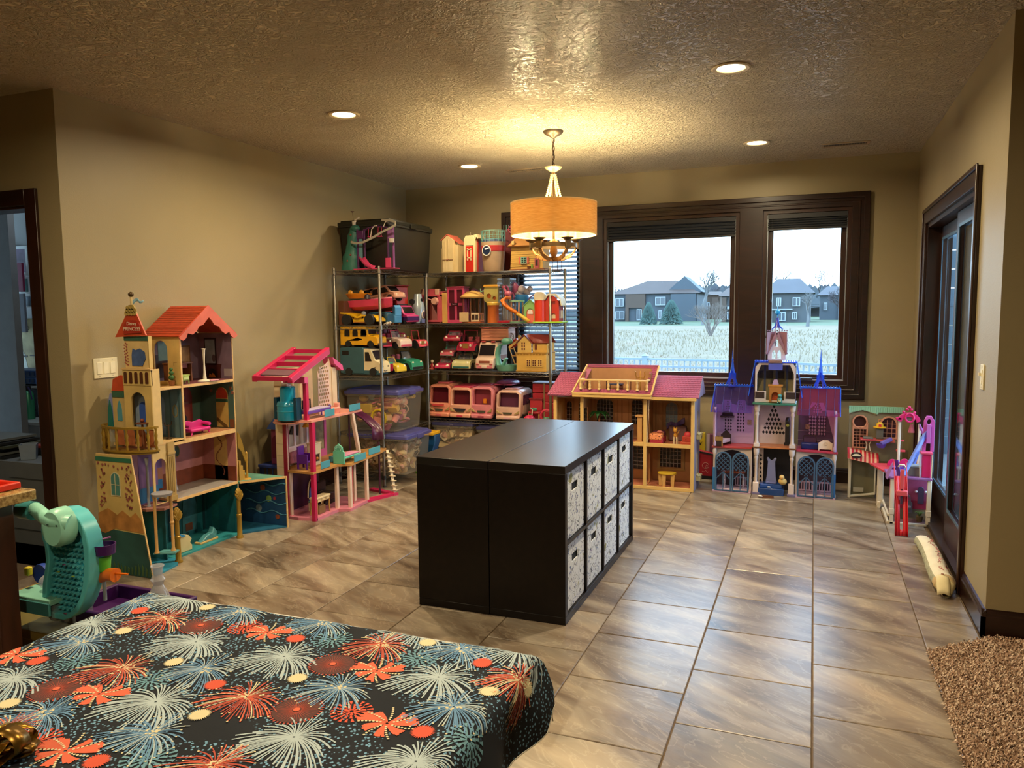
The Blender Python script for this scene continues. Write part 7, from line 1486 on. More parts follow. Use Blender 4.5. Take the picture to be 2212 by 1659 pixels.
D_(MB().plate(rect(-3.625,-3.555,0,1.04),[],4.515,4.53,'y'),'end_panel',IV);
bl_=MB()
for k in range(12):bl_.box(-3.625,-3.555,4.5135,4.515,.04+k*.085,.0415+k*.085)
D_(bl_,'block_joint_print',M('#a89470',.5))['kind']='stuff'
D_(bx(-3.625,-3.612,4.53,5.0,0,.345),'back_wall',M('#4a1c3c',.5,var=.3));D_(bx(-3.625,-3.612,4.53,4.82,.362,.72),'back_wall',IV);D_(bx(-3.625,-3.612,4.82,4.95,.362,.72),'back_wall',M('#9a806c',.5));D_(MB().plate(rect(4.95,5.12,.362,.72),[rect(4.98,5.09,.42,.69)],-3.625,-3.612,'x'),'pink_frame',M('#c45c94',.4));D_(bx(-3.620,-3.617,4.97,5.10,.41,.70),'garden_print',M('#8a8060',.5,var=.4,scale=24))
D_(MB().plate(rect(4.60,4.96,.736,1.09),[rect(4.64,4.71,.80,1.0),rect(4.73,4.80,.80,1.04)],-3.625,-3.612,'x'),'back_wall',IV)
D_(MB().plate([(4.55,.48),(4.80,.49),(4.80,.69),(4.55,.69)],[rect(4.57,4.63,.52,.67),rect(4.65,4.78,.52,.67)],-3.56,-3.55,'x'),'window_frame',M('#d8c0c4',.4));D_(bx(-3.565,-3.562,4.55,4.8,.39,.48),'bunk_print',M('#b0687c',.5,var=.3,scale=30))
# honeycomb screen
hc=MB();holes_=[]
for r_ in range(12):
 for k in range(5):
  cy_,cz_=4.80+k*.028+(r_%2)*.014,.77+r_*.0285
  if cy_<4.915 and cz_<.80+(cy_-4.45)*.75+.06:holes_.append(circ(cy_,cz_,.0115,6))
D_(MB().plate([(4.785,.736),(4.93,.736),(4.93,1.13),(4.785,1.06)],holes_,-3.44,-3.436,'x'),'honeycomb_screen',M('#d8b8ae',.4));D_(bx(-3.445,-3.437,4.93,4.955,.736,1.15),'screen_post',IV);D_(bx(-3.50,-3.43,4.96,5.02,.736,1.08),'chimney_post',IV,bevel=.003)
D_(MB().plate([(4.93,1.16),(5.06,1.09),(5.07,1.05),(5.05,1.05),(4.95,1.11)],[],-3.50,-3.40,'x'),'back_roof_wing',HP2)
# roof frame: sloping tray with rungs
def rz_(y):return 1.045+(y-4.37)*.40
for x_ in(-3.66,-3.36):D_(MB().plate([(4.33,rz_(4.33)-.01),(4.78,rz_(4.78)-.01),(4.78,rz_(4.78)+.032),(4.33,rz_(4.33)+.032)],[],x_,x_+.04,'x'),'roof_beam',HP,bevel=.002)
for y_ in(4.34,4.46,4.56,4.66,4.765):D_(MB().bar((-3.66,y_,rz_(y_)+.01),(-3.33,y_,rz_(y_)+.01),.022,.03),'roof_rung',HP,bevel=.001)
D_(MB().bar((-3.50,4.37,rz_(4.37)+.02),(-3.50,4.45,rz_(4.45)+.02),.25,.006),'solar_panel',M('#6a4a58',.3));D_(MB().bar((-3.33,4.33,rz_(4.33)+.005),(-3.33,4.78,rz_(4.78)+.005),.018,.04),'roof_fascia',HP2,bevel=.002)
D_(bx(-3.50,-3.33,4.48,4.52,1.0,1.045),'lintel',HP2,bevel=.003);D_(bx(-3.53,-3.50,4.50,4.52,.736,1.03),'lift_frame',HP2)
# blue lift cabin
LB=M('#1690b8',.15,coat=.5)
D_(MB().lathe([(.075,.738),(.078,.745),(.078,.86),(.068,.875),(0,.878)],(-3.475,4.475,0),20),'lift_cabin',LB,smooth=1);D_(MB().lathe([(.055,.875),(.055,.97),(.045,.98),(0,.982)],(-3.475,4.475,0),18),'lift_top',LB,smooth=1)
for s in(-1,1):D_(bx(-3.475+s*.085-.013,-3.475+s*.085+.013,4.44,4.50,.74,.90),'lift_rail',M('#0b3f58',.2),bevel=.004)
D_(bx(-3.50,-3.45,4.44,4.48,.98,1.005),'lift_hook',M('#d8c8cc',.3),bevel=.004)
for z_ in(.80,.84):D_(MB().lathe([(.079,z_),(.081,z_+.004),(.079,z_+.008)],(-3.475,4.475,0),20),'lift_ridge',M('#2f9ab8',.2),smooth=1)
D_(MB().lathe([(.0,.98),(.03,.98),(.02,1.0),(0,1.0)],(-3.475,4.475,0),12),'lift_cap',M('#b8c8d0',.2))
# white posts
for(x_,y_) in((-3.53,4.525),(-3.325,4.81),(-3.245,4.865),(-3.33,5.05),(-3.26,5.12)):D_(bx(x_-.012,x_+.012,y_,y_+.028,.02,.346),'white_post',M('#d8bfae',.4),bevel=.002)
D_(bx(-3.535,-3.525,4.517,4.523,.362,.72),'white_post',M('#e0c8c8',.4));D_(MB().bar((-3.31,5.03,.72),(-3.30,5.10,.40),.03,.022),'slanted_post',M('#d8bfae',.4),bevel=.002);D_(bx(-3.30,-3.28,4.93,4.975,.02,.345),'red_lift_door',M('#a81830',.35),bevel=.002)
for y_,L_,z_,x_ in((4.60,.11,.362,-3.302),(4.90,.16,.362,-3.215),(5.18,.17,.362,-3.262),(4.66,.12,.736,-3.297),(4.98,.15,.736,-3.297)):D_(bx(x_-.003,x_+.003,y_,y_+L_,z_+.004,z_+.055),'blue_railing',M('#4a94a8',.35),bevel=.001)
D_(bx(-3.40,-3.30,4.84,4.90,.37,.41),'blue_step',TBL);D_(MB().lathe([(.0,.70),(.014,.695),(.028,.672),(.026,.671),(.0,.69)],(-3.42,4.60,0),16),'ceiling_lamp',M('#d8a82c',.4),smooth=1);D_(MB().tube([(-3.42,4.60,.70),(-3.42,4.60,.72)],.003,5),'lamp_cord',M('#d8a82c',.4))
D_(MB().plate([(4.64,.60),(4.70,.69),(4.76,.69),(4.745,.575),(4.70,.59)],[],-3.604,-3.600,'x'),'black_screen',M('#1c1614',.4))
# ladder
lt,lb_=Vector((-3.285,5.50,.352)),Vector((-3.17,5.42,.015))
D_(MB().bar(lt,lb_,.022,.006),'ladder_rail',M('#d8c8a8',.4))
for k in range(9):p=lt+(lb_-lt)*((k+.6)/9.3);D_(MB().bar(p+Vector((-.015,0,0)),p+Vector((.03,-.01,.0)),.026,.005),'ladder_rung',M('#d8c8a8',.4))
# furniture
o=thing('doll_tub','peach doll bathtub on the upper floor of the pink dollhouse','doll furniture',(-3.38,4.90,.7365));MB().lathe([(0,0),(.035,0),(.045,.04),(.04,.045),(.038,.05),(.03,.048),(.028,.02),(0,.015)],n=16,sy=1.2).build('tub',PEA,o,smooth=1);bx(-.02,.02,.02,.05,.04,.075).build('tub_back',PEA,o,bevel=.004)
o=thing('doll_sun_bed','purple doll bed with black frame on the upper floor','doll bed',(-3.37,4.66,.7365));bx(-.05,.04,-.15,.13,.04,.06).build('purple_base',M('#5f3a9a',.4),o,bevel=.003);bx(-.048,.038,-.14,.12,.06,.07).build('mattress',M('#a89ab8',.6),o,bevel=.003);MB().tube([(-.03,-.12,.06),(-.03,-.12,.13),(-.03,-.03,.135),(-.03,-.03,.06)],.006,6).build('black_frame',M('#15141a',.3),o);MB().ball((.03,.125,.07),.012,8,6).build('knob',M('#4a2a7a',.4),o,smooth=1)
for sx_ in(-.04,.03):
 for sy_ in(-.14,.12):bx(sx_-.004,sx_+.004,sy_-.004,sy_+.004,0,.04).build('leg',M('#5f3a9a',.4),o)
o=thing('doll_daybed','mint green doll daybed with peacock back on the middle floor','doll bed',(-3.30,4.93,.3625),R(0));MN=M('#5fb49a',.35)
MB().plate([(-.05,0),(.05,0),(.05,.05),(.05,.09),(.04,.10),(-.04,.10),(-.05,.09)],[],-.11,-.098,'y').build('headboard',MN,o,bevel=.003);MB().plate([(-.04,.10),(-.035,.13),(0,.155),(.035,.13),(.04,.10)],[],-.108,-.10,'y').build('peacock_back',MN,o,bevel=.003);bx(-.045,.045,-.1,.12,.035,.05).build('bed_frame',MN,o,bevel=.004);bx(-.04,.04,-.09,.11,.05,.064).build('mattress',M('#c0809a',.6),o,bevel=.005)
for k in range(6):a=PI*k/5;MB().lathe([(.006,0),(.009,.0),(.009,.002),(.006,.002),(.006,0)],(.026*math.cos(a),-.112,.108+.026*math.sin(a)),10,'y').build('feather_print',M('#9ad0c0',.4),o)
for s in(-1,1):bx(s*.04-.005,s*.04+.005,.105,.118,0,.04).build('leg',MN,o)
MB().ball((.0,-.07,.075),.02,10,6,(1.2,.7,.8)).build('pillow',M('#c02a50',.6),o,smooth=1)
o=thing('doll_purple_chair','purple doll chair on the middle floor behind the pink post','doll chair',(-3.44,4.60,.3625));PU=M('#5c1c8c',.35);bx(-.04,.04,-.035,.035,.045,.06).build('seat',PU,o,bevel=.004);bx(-.045,-.03,-.035,.035,.06,.165).build('backrest',PU,o,bevel=.004);MB().plate(rect(-.045,.045,0,.11),[rect(-.03,.03,.0,.04)],-.036,-.028,'y').build('side_panel',PU,o,bevel=.002);MB().plate(rect(-.045,.045,0,.11),[rect(-.03,.03,.0,.04)],.028,.036,'y').build('side_panel',PU,o,bevel=.002)
o=thing('doll_fireplace','white doll fireplace cabinet on the middle floor','doll furniture',(-3.46,4.74,.3625));WH2=M('#d8c8ac',.4)
MB().plate(rect(-.045,.045,0,.16),[rect(-.03,.03,.025,.085)],.02,.03,'x').build('front',WH2,o,bevel=.002);bx(-.03,.02,-.045,.045,0,.16).build('body',WH2,o);bx(-.035,.035,-.05,.05,.16,.17).build('top',WH2,o,bevel=.002);bx(.021,.025,-.028,.028,.03,.08).build('fire_print',M('#3a2018',.4),o);MB().ball((.026,0,.05),.012,8,5).build('log',M('#b87828',.4),o,smooth=1)
o=thing('doll_vanity_desk','cream doll writing desk standing in front on the ground floor','doll table',(-3.36,4.655,.0225));DK=M('#c9ac78',.4);bx(-.035,.035,-.085,.085,.12,.132).build('top',M('#dcc8a0',.4),o,bevel=.002);bx(-.03,.03,-.08,.08,.095,.12).build('drawer_box',DK,o,bevel=.002)
for k in(-1,0,1):bx(.03,.033,k*.05-.02,k*.05+.02,.1,.116).build('drawer',M('#d8c090',.4),o)
for sx_ in(-.028,.028):
 for sy_ in(-.075,.075):MB().tube([(sx_,sy_,.1),(sx_,sy_*.97,.05),(sx_,sy_*1.05,0)],.005,6).build('leg',M('#b08a4c',.4),o)
bx(-.02,.02,-.04,.04,.0,.06).build('stool_block',M('#7a5a34',.5),o,bevel=.004)
o=thing('doll_peacock_chair','cream frame doll chair with blue back on the ground floor','doll chair',(-3.45,4.72,.0225));bx(-.035,.035,-.04,.04,.06,.075).build('seat',M('#5c7c74',.5),o,bevel=.004);MB().tube([(-.03,-.045*math.cos(t),.10+.13*math.sin(t)) for t in[PI*k/12 for k in range(13)]],.005,6).build('back_frame',M('#c9b48c',.4),o,smooth=1);MB().plate([(-.035,.07),(.035,.07),(.03,.15),(0,.18),(-.03,.15)],[],-.032,-.024,'x').build('blue_back',M('#2f4a8c',.4),o)
for sx_ in(-.03,.03):
 for sy_ in(-.035,.035):MB().tube([(sx_,sy_,.06),(sx_,sy_,0)],.005,6).build('leg',M('#c9b48c',.4),o)
o=thing('doll_dark_sofa','dark brown doll sofa at the back of the ground floor','doll sofa',(-3.50,4.92,.0225));bx(-.05,.05,-.07,.07,.03,.09).build('seat',M('#3a1c14',.5),o,bevel=.01);bx(-.06,-.04,-.07,.07,.09,.17).build('backrest',M('#3a1c14',.5),o,bevel=.01);bx(-.045,.045,-.065,.065,0,.03).build('plinth',M('#20100c',.5),o)
o=thing('toy_purple_slide','dark purple curved toy slide hanging by the wire shelving','toy slide',(0,0,0))
sl=[S(750,880,'y',5.45),S(790,905,'y',5.42),S(812,925,'y',5.40),S(815,950,'y',5.38)];chute([tuple(p) for p in sl],.05,M('#4a1a3c',.3),'chute',o)
MB().tube([tuple(sl[0]+Vector((0,.02,-.02))),(sl[0].x,5.47,.0)],.008,6).build('support_leg',M('#3a142e',.4),o);MB().tube([tuple(sl[3]+Vector((0,.02,-.02))),(sl[3].x,5.40,.0)],.008,6).build('support_leg',M('#3a142e',.4),o)

# ================================================================== VICTORIAN DOLLHOUSE
YV,YVB=6.286,6.62
vo=thing('wooden_dollhouse','wide tan dollhouse with pink shingle roof under the left window','dollhouse',(-1.45,6.45,0));V_=At(vo)
TN=M('#cfa966',.5,var=.06);WLB=M('#b58558',.55,var=.12,scale=6);FLR=M('#b87258',.5,var=.1);SHG=M('#8f3d5c',.5,var=.1,scale=30);SHG2=M('#96506f',.5);WFR=M('#b8977c',.5);DKP=M('#241820',.25)
for x_,z1 in((-2.085,.775),(-1.845,.775),(-1.30,.775),(-.91,.775)):V_(bx(x_,x_+.028,YV,YV+.025,0,z1),'front_post',TN,bevel=.002)
for z0,z1,x0 in((0,.028,-2.085),(.362,.392,-2.085)):V_(bx(x0,-.882,YV+.001,YV+.024,z0,z1),'front_beam',TN,bevel=.002)
for z_,m in((.014,FLR),(.378,FLR),(.755,M('#8a6038',.5))):V_(bx(-2.08,-.887,YV+.024,YVB,z_-.012,z_),'floor_panel',m)
V_(bx(-.89,-.882,YV+.024,YVB,0,.775),'end_wall',M('#8c8090',.5));V_(bx(-2.09,-2.082,YV+.024,YVB,0,.775),'end_wall',TN)
for x_ in(-1.29,-1.84):V_(MB().plate([(YV+.03,.014),(YVB,.014),(YVB,.755),(YV+.03,.755)],[rect(YV+.08,YV+.2,.02,.27),rect(YV+.08,YV+.2,.40,.65)],x_,x_+.008,'x'),'partition',WLB)
def wopen(cx_,w_,z0,z1,ar=True):return arch(cx_,w_,z0,z1,8) if ar else rect(cx_-w_/2,cx_+w_/2,z0,z1)
W_L=[(-2.04,.05,.45,.68,1),(-1.90,.10,.42,.70,1),(-1.71,.15,.42,.73,1),(-1.42,.09,.50,.73,1),(-1.12,.10,.49,.70,1),(-1.13,.19,.135,.30,0),(-1.40,.1,.1,.3,0),(-1.75,.1,.1,.3,0)]
V_(MB().plate(rect(-2.085,-.887,0,.775),[wopen(*w[:4],w[4]) for w in W_L],YVB-.01,YVB,'y'),'back_wall',WLB)
def vwin(cx_,w_,z0,z1,ar,par=vo):
 f=V_(MB().plate(wopen(cx_,w_+.022,z0-.011,z1+.011,ar),[wopen(cx_,w_,z0,z1,ar)],YVB-.016,YVB-.008,'y'),'window_frame',M('#a87c50',.5));g_=MB();n_=max(2,int(w_/.03));c_=M('#b0a8a8',.4)
 for k in range(1,n_):g_.box(cx_-w_/2+w_*k/n_-.0015,cx_-w_/2+w_*k/n_+.0015,YVB-.014,YVB-.009,z0,z1-(.0 if not ar else w_*.12))
 zz=z0+.035
 while zz<z1-.02:g_.box(cx_-w_/2,cx_+w_/2,YVB-.014,YVB-.009,zz-.0015,zz+.0015);zz+=.035
 q=V_(g_,'window_bars',c_);q.parent=f;
 q=V_(MB().plate(wopen(cx_,w_,z0,z1,ar),[],YVB-.006,YVB-.003,'y'),'pane',DKP if cx_!=-1.12 else M('#8a96a4',.2));q.parent=f
for w in W_L:vwin(*w)
pn=MB()
for x_ in(-2.0,-1.95,-1.81,-1.60,-1.56,-1.50,-1.24,-1.20,-1.03,-.98,-1.26):pn.box(x_,x_+.0025,YVB-.0115,YVB-.0098,.40,.74).box(x_+.008,x_+.0095,YVB-.0115,YVB-.0098,.40,.74)
V_(pn,'stencil_print',M('#84532c',.6))['kind']='stuff';V_(bx(-1.24,-1.0,YVB-.022,YVB-.014,.11,.125),'bay_sill',M('#b08c50',.5));
for x_ in(-1.235,-1.025):V_(bx(x_,x_+.02,YVB-.02,YVB-.012,.11,.33),'bay_post',M('#a88858',.5))
V_(bx(-1.235,-1.005,YVB-.022,YVB-.014,.31,.33),'bay_head',M('#a88858',.5))
# column pedestal
V_(MB().box(-1.375,-1.305,YV+.04,YV+.11,.38,.395).box(-1.36,-1.32,YV+.05,YV+.1,.395,.60).box(-1.375,-1.305,YV+.04,YV+.11,.60,.615),'column',M('#c0925c',.5),bevel=.002)
V_(MB().bar((-1.268,YV+.02,.39),(-1.255,YV+.02,.765),.006),'screen_edge',M('#c8b49c',.5))
# roofs
YR_=6.47
def vp(a,b,Y):return S(1180+a*.18682,770+b*.18686,'y',Y)
def roof(nm,x0a,x1a,x0b,x1b,z0,z1,y0,y1,rows,hole=None):
 """shingled slope from (x0a..x1a, y0, z0) up to (x0b..x1b, y1, z1)"""
 sl=MB();sl.add([(x0a,y0,z0-.006),(x1a,y0,z0-.006),(x1b,y1,z1-.006),(x0b,y1,z1-.006)],[(0,1,2,3)]) if not hole else None
 if not hole:V_(sl,nm,SHG2,solid=.006)
 nd=Vector((0,-(z1-z0),(y1-y0))).normalized()*.0022;parts=MB();n_sh=0
 for r_ in range(rows):
  t0,t1=r_/rows,(r_+1.25)/rows
  xa_,xb_=x0a+(x0b-x0a)*t0,x1a+(x1b-x1a)*t0;w_=.0245;n_=int((xb_-xa_)/w_)
  for k in range(n_+1):
   u0=max(xa_,xa_+(k-(.5 if r_%2 else 0))*w_+.0012);u1=min(xb_,xa_+(k+1-(.5 if r_%2 else 0))*w_-.0012)
   if u1-u0<.004:continue
   if hole and hole[0]<(u0+u1)/2<hole[1] and hole[2]<(t0+.5/rows)<hole[3]:continue
   t1c=min(1,t1);a_=Vector((u0,y0+(y1-y0)*t0,z0+(z1-z0)*t0))+nd*1.6;b_=Vector((u1,a_.y,a_.z));c_=Vector((u1,y0+(y1-y0)*t1c,z0+(z1-z0)*t1c))+nd*.4;d_=Vector((u0,c_.y,c_.z));m_=(a_+b_)/2-(c_-b_)*.12
   parts.add([a_,b_,c_,d_,m_],[(0,4,1,2,3)]);n_sh+=1
 q=V_(parts,'shingles',SHG,solid=.0018);q['kind']='stuff'
roof('roof_slope',-2.125,-1.87,-2.07,-1.80,.775,.955,YV-.04,YR_,12)
roof('roof_slope',-1.265,-.845,-1.215,-.845,.785,.945,YV-.03,YR_,11)
x0a,x1a,x0b,x1b,z0,z1=-1.90,-1.225,-1.83,-1.205,.795,1.02
roof('roof_slope',x0a+.01,x1a-.01,x0b+.01,x1b-.01,z0,z1,YV-.05,YR_,14,(-1.83,-1.27,.13,.90))
def rp3(u,t):return Vector((x0a+(x0b-x0a)*t+u*((x1a-x0a)+((x1b-x0b)-(x1a-x0a))*t),YV-.05+(YR_-YV+.05)*t,z0+(z1-z0)*t-.006))
for(ua,ub,ta,tb_) in((0,1,0,.13),(0,1,.9,1),(0,.085,.13,.9),(.925,1,.13,.9)):V_(MB().add([rp3(ua,ta),rp3(ub,ta),rp3(ub,tb_),rp3(ua,tb_)],[(0,1,2,3)]),'roof_slope',SHG2,solid=.006)
for a_,b_ in((rp3(0,0),rp3(1,0)),(rp3(0,0),rp3(0,1)),(rp3(1,0),rp3(1,1)),(rp3(0,1),rp3(1,1))):V_(MB().bar(a_+Vector((0,-.003,.008)),b_+Vector((0,-.003,.008)),.014,.016),'roof_trim',M('#cba86a',.5) if a_.z<.9 or b_.z<.9 else SHG2,bevel=.002)
V_(bx(-1.90,-1.225,YV-.055,YV+.0,.765,.79),'eave_board',TN,bevel=.002);V_(bx(-1.265,-.865,YV-.035,YV+.0,.757,.782),'eave_board',TN,bevel=.002)
V_(MB().add([(-.845,YV-.03,.785),(-.845,YR_,.945),(-.845,YVB+.03,.785)],[(0,1,2)]),'gable_end',M('#8a7a90',.5),solid=.004);V_(MB().add([(-2.07,YR_,.955),(-.85,YR_,.94),(-.85,YVB+.03,.78),(-2.1,YVB+.03,.78)],[(0,1,2,3)]),'rear_roof',SHG2,solid=.005)
# attic room in the roof opening
V_(bx(-1.82,-1.26,YR_-.03,YR_-.02,.77,1.0),'attic_back',M('#b08058',.5));V_(bx(-1.83,-1.25,YV-.03,YR_-.02,.768,.774),'attic_floor',M('#b08c5a',.5));V_(bx(-1.832,-1.826,YV+.05,YR_-.02,.774,.97),'attic_side',M('#8a5a3a',.5));V_(bx(-1.256,-1.25,YV+.05,YR_-.02,.774,.97),'attic_side',M('#8a5a3a',.5))
RW=M('#d8b478',.45);V_(bx(-1.845,-1.255,YV-.045,YV-.02,.905,.918),'balcony_rail',RW,bevel=.002);V_(bx(-1.845,-1.82,YV-.04,YR_-.06,.905,.918),'balcony_rail',RW,bevel=.002);V_(bx(-1.28,-1.255,YV-.04,YR_-.06,.905,.918),'balcony_rail',RW,bevel=.002)
for k in range(8):V_(MB().lathe([(.012,.828),(.014,.835),(.008,.845),(.012,.865),(.007,.885),(.013,.895),(.013,.906)],(-1.832+k*.081,YV-.032,0),10),'baluster',RW,smooth=1)
for k in range(3):V_(MB().lathe([(.010,.828),(.007,.85),(.010,.87),(.007,.89),(.011,.906)],(-1.832,YV+.0+k*.045,0),8),'baluster',RW,smooth=1)
o=thing('doll_hat_stand','brass three armed doll coat stand on the roof terrace','doll furniture',(-1.34,YV+.06,.775));BRS=M('#a8782c',.35,.5);MB().lathe([(0,0),(.03,0),(.02,.01),(.005,.02),(.004,.21),(0,.215)],n=12).build('pole',BRS,o,smooth=1)
for s in(-1,1):MB().tube([(0,0,.155),(s*.03,0,.15),(s*.038,0,.18),(s*.035,0,.20),(s*.048,0,.21)],.004,6).build('hook_arm',BRS,o,smooth=1)
o=thing('doll_patio_table','navy topped doll table on the roof terrace','doll table',(-1.56,YV+.08,.775));bx(-.07,.07,-.03,.03,.088,.10).build('top',M('#1c2448',.4),o,bevel=.003)
for x_ in(-.055,.055):bx(x_-.012,x_+.012,-.02,.02,0,.088).build('leg',M('#5a2c1c',.5),o)
for x_,lb in((-1.66,'brown doll stool left of the navy table'),(-1.45,'brown doll stool right of the navy table')):
 o=thing('doll_stool',lb,'doll chair',(x_,YV+.07,.775));bx(-.03,.03,-.02,.02,.04,.05).build('seat',M('#7a4a3c',.5),o,bevel=.002);MB().tube([(.025,.015,.05),(.025,.015,.13)],.004,5).build('back_post',M('#4a2018',.5),o)
 for sx_ in(-.025,.025):bx(sx_-.003,sx_+.003,-.018,.018,0,.04).build('leg',M('#6a3a2c',.5),o)
o=thing('doll_bed','doll bed with orange leopard print blanket on the upper right floor','doll bed',(-1.20,YV+.12,.380));
def leopard():
 m,n,l,b=newmat('leopard_print');t=n.new('ShaderNodeTexCoord');v=n.new('ShaderNodeTexVoronoi');v.inputs['Scale'].default_value=70;l.new(t.outputs['Object'],v.inputs['Vector']);r=ramp(n,l,v.outputs['Distance'],[(.25,'#5a1c10'),(.4,'#e08a58')]);l.new(r.outputs[0],b.inputs['Base Color']);b.inputs['Roughness'].default_value=.8;return m
bx(-.055,.055,-.08,.10,.0,.05).build('base',M('#a82c3c',.5),o,bevel=.006);bx(-.06,.05,-.085,.03,.03,.085).build('leopard_blanket',leopard(),o,bevel=.012);bx(-.05,.05,.03,.10,.05,.09).build('mattress',M('#6a3048',.6),o,bevel=.008);MB().ball((.02,-.02,.095),.018,9,6,(1.4,1,.7)).build('pillow',M('#b86a5a',.6),o,smooth=1)
o=thing('doll_cat_figure','golden cat figure standing between the doll bed and red dresser','figurine',(-1.045,YV+.09,.380),R(-90));GC=M('#c9923a',.35,.2)
MB().ball((0,0,.075),.022,12,8,(1.3,.9,1)).build('body',GC,o,smooth=1);MB().ball((.025,0,.118),.019,12,8).build('head',GC,o,smooth=1);MB().tube([(.015,0,.085),(.022,0,.105)],.012,8).build('neck',GC,o,smooth=1)
for s in(-1,1):
 MB().lathe([(.007,0),(.004,.01),(0,.016)],(.022,s*.011,.132),6).build('ear',GC,o)
 for x_ in(-.015,.018):MB().tube([(x_,s*.010,.065),(x_+.002,s*.012,.03),(x_,s*.012,0)],.006,6).build('leg',M('#d8c8a8',.4),o,smooth=1)
MB().tube([(-.025,0,.08),(-.045,.015,.09),(-.05,.02,.11)],.004,6).build('tail',GC,o,smooth=1)
o=thing('doll_dresser','red doll dresser with rounded top on the upper right floor','doll furniture',(-.945,YV+.08,.380));RDD=M('#a8382c',.45);bx(-.04,.035,-.04,.04,.03,.075).build('body',RDD,o,bevel=.003);bx(-.055,.035,-.045,.04,0,.03).build('lower_drawer',M('#b04a34',.45),o,bevel=.003);MB().ball((.0,.0,.08),.032,12,8,(1,.8,1)).build('rounded_top',M('#b8303c',.5),o,smooth=1);MB().ball((-.01,-.042,.05),.004,6,4).build('knob',M('#3a1810',.4),o)
o=thing('doll_lilac_canopy','lilac doll canopy draped at the back of the upper right floor','doll furniture',(-1.08,YVB-.08,.380));MB().grid(lambda u,v:(-.07+.15*u,.02*math.sin(u*9),.14+.05*u-.04*v+.01*math.sin(v*5+u*8)),10,4).build('drape',M('#5f4a84',.6),o,smooth=2,solid=.004);bx(-.05,.10,-.02,.03,0,.13).build('mattress_block',M('#6a4a4c',.6),o,bevel=.01)
o=thing('doll_kidney_table','small yellow topped doll table on the ground floor at right','doll table',(-1.115,YV+.10,.0155));MB().lathe([(0,.105),(.075,.105),(.078,.112),(.075,.12),(0,.12)],n=24,sy=.6).build('top',M('#c9a830',.45),o,smooth=1)
for x_,y_ in((-.055,.0),(-.02,-.03),(.05,-.02),(.04,.03)):MB().plate([(-.014,0),(.012,0),(.016,.105),(-.018,.105)],[],-.005,.005,'y').mv(x_,y_,0).build('leg',M('#c29a5c',.5),o,bevel=.002)
o=thing('doll_palm_tree','green doll palm tree in the middle upper floor','doll plant',(-1.72,YV+.16,.380));MB().tube([(0,0,0),(-.005,0,.12),(.01,0,.22)],.012,8,r2=.007).build('trunk',M('#7a4a2c',.6),o,smooth=1)
for k in range(8):a=2*PI*k/8;MB().grid(lambda u,v:((.02+.085*u)*math.cos(a)-(v-.5)*.05*math.sin(PI*min(1,u+.1))*math.sin(a),(.02+.085*u)*math.sin(a)*.6+(v-.5)*.05*math.sin(PI*min(1,u+.1))*math.cos(a),.225+.02*math.sin(PI*u)-.045*u*u),6,2).build('frond',M('#1f6a2c',.5),o,smooth=2,solid=.003)
o=thing('doll_bench','pink doll cushion seat beside the palm tree','doll chair',(-1.64,YV+.12,.380));bx(-.035,.035,-.03,.03,0,.10).build('base',M('#8a3048',.5),o,bevel=.005);MB().ball((0,0,.11),.035,10,6,(1,.8,.5)).build('cushion',M('#b83a5c',.6),o,smooth=1)
o=thing('doll_white_chair','white curly backed doll chair in the middle upper floor','doll chair',(-1.50,YV+.12,.380));bx(-.035,.035,-.03,.03,.055,.065).build('seat',M('#c9b8a4',.5),o,bevel=.003);MB().tube([(-.035,.03,.06),(-.035,.03,.10),(-.02,.03,.12),(0,.03,.128),(.02,.03,.12),(.035,.03,.10),(.035,.03,.06)],.005,6).build('back_frame',M('#d0c0ac',.4),o,smooth=1)
for x_ in(-.03,.03):bx(x_-.003,x_+.003,-.025,.025,0,.055).build('leg',M('#c9b8a4',.5),o)
# window boxes on the right end
for z_ in(.42,.07):
 q=V_(MB().box(-.882,-.845,YV+.13,YV+.22,z_,z_+.035),'window_box',M('#a89a6c',.5),bevel=.003);fl2=MB()
 for k in range(7):fl2.ball((-.862+.012*math.sin(k*2.3),YV+.135+k*.013,z_+.045+.008*math.sin(k*3.1)),.011,6,4)
 V_(fl2,'flowers',M('#b8b088',.7),smooth=1)
 V_(MB().plate(arch(YV+.175,.06,z_+.04,z_+.24),[arch(YV+.175,.048,z_+.05,z_+.234)],-.883,-.878,'x'),'side_window',M('#b0a890',.5))
# things behind, between the houses
bg2=thing('red_bag','red fabric bag with black trim and a cream emblem between the two dollhouses','bag',(-.875,6.80,0));BK=M('#120e10',.6)
bx(-.10,.11,-.06,.06,.0,.02).build('base',M('#c9c2b4',.5),bg2);MB().plate([(-.10,.02),(.11,.02),(.105,.235),(-.10,.275)],[],-.055,.05,'y').build('body',M('#a01424',.55),bg2,bevel=.004)
MB().bar((-.10,-.058,.272),(.106,-.058,.237),.012,.012).build('trim',BK,bg2);bx(.095,.112,-.06,.052,.02,.24).build('side_trim',BK,bg2);bx(-.10,.11,-.06,-.054,.02,.05).build('lower_trim',BK,bg2)
em=MB();em.tube([(.03+.028*math.cos(t),-.058,.14+.026*math.sin(t)) for t in[.2+5.6*k/14 for k in range(15)]],.0018,4);em.tube([(.05,-.058,.13),(.03,-.058,.12),(.035,-.058,.145),(.048,-.058,.14)],.0018,4);em.tube([(.0,-.058,.09),(.02,-.058,.085),(.03,-.058,.10),(.045,-.058,.08),(.06,-.058,.09)],.0018,4);em.build('emblem',M('#d8a898',.5),bg2)
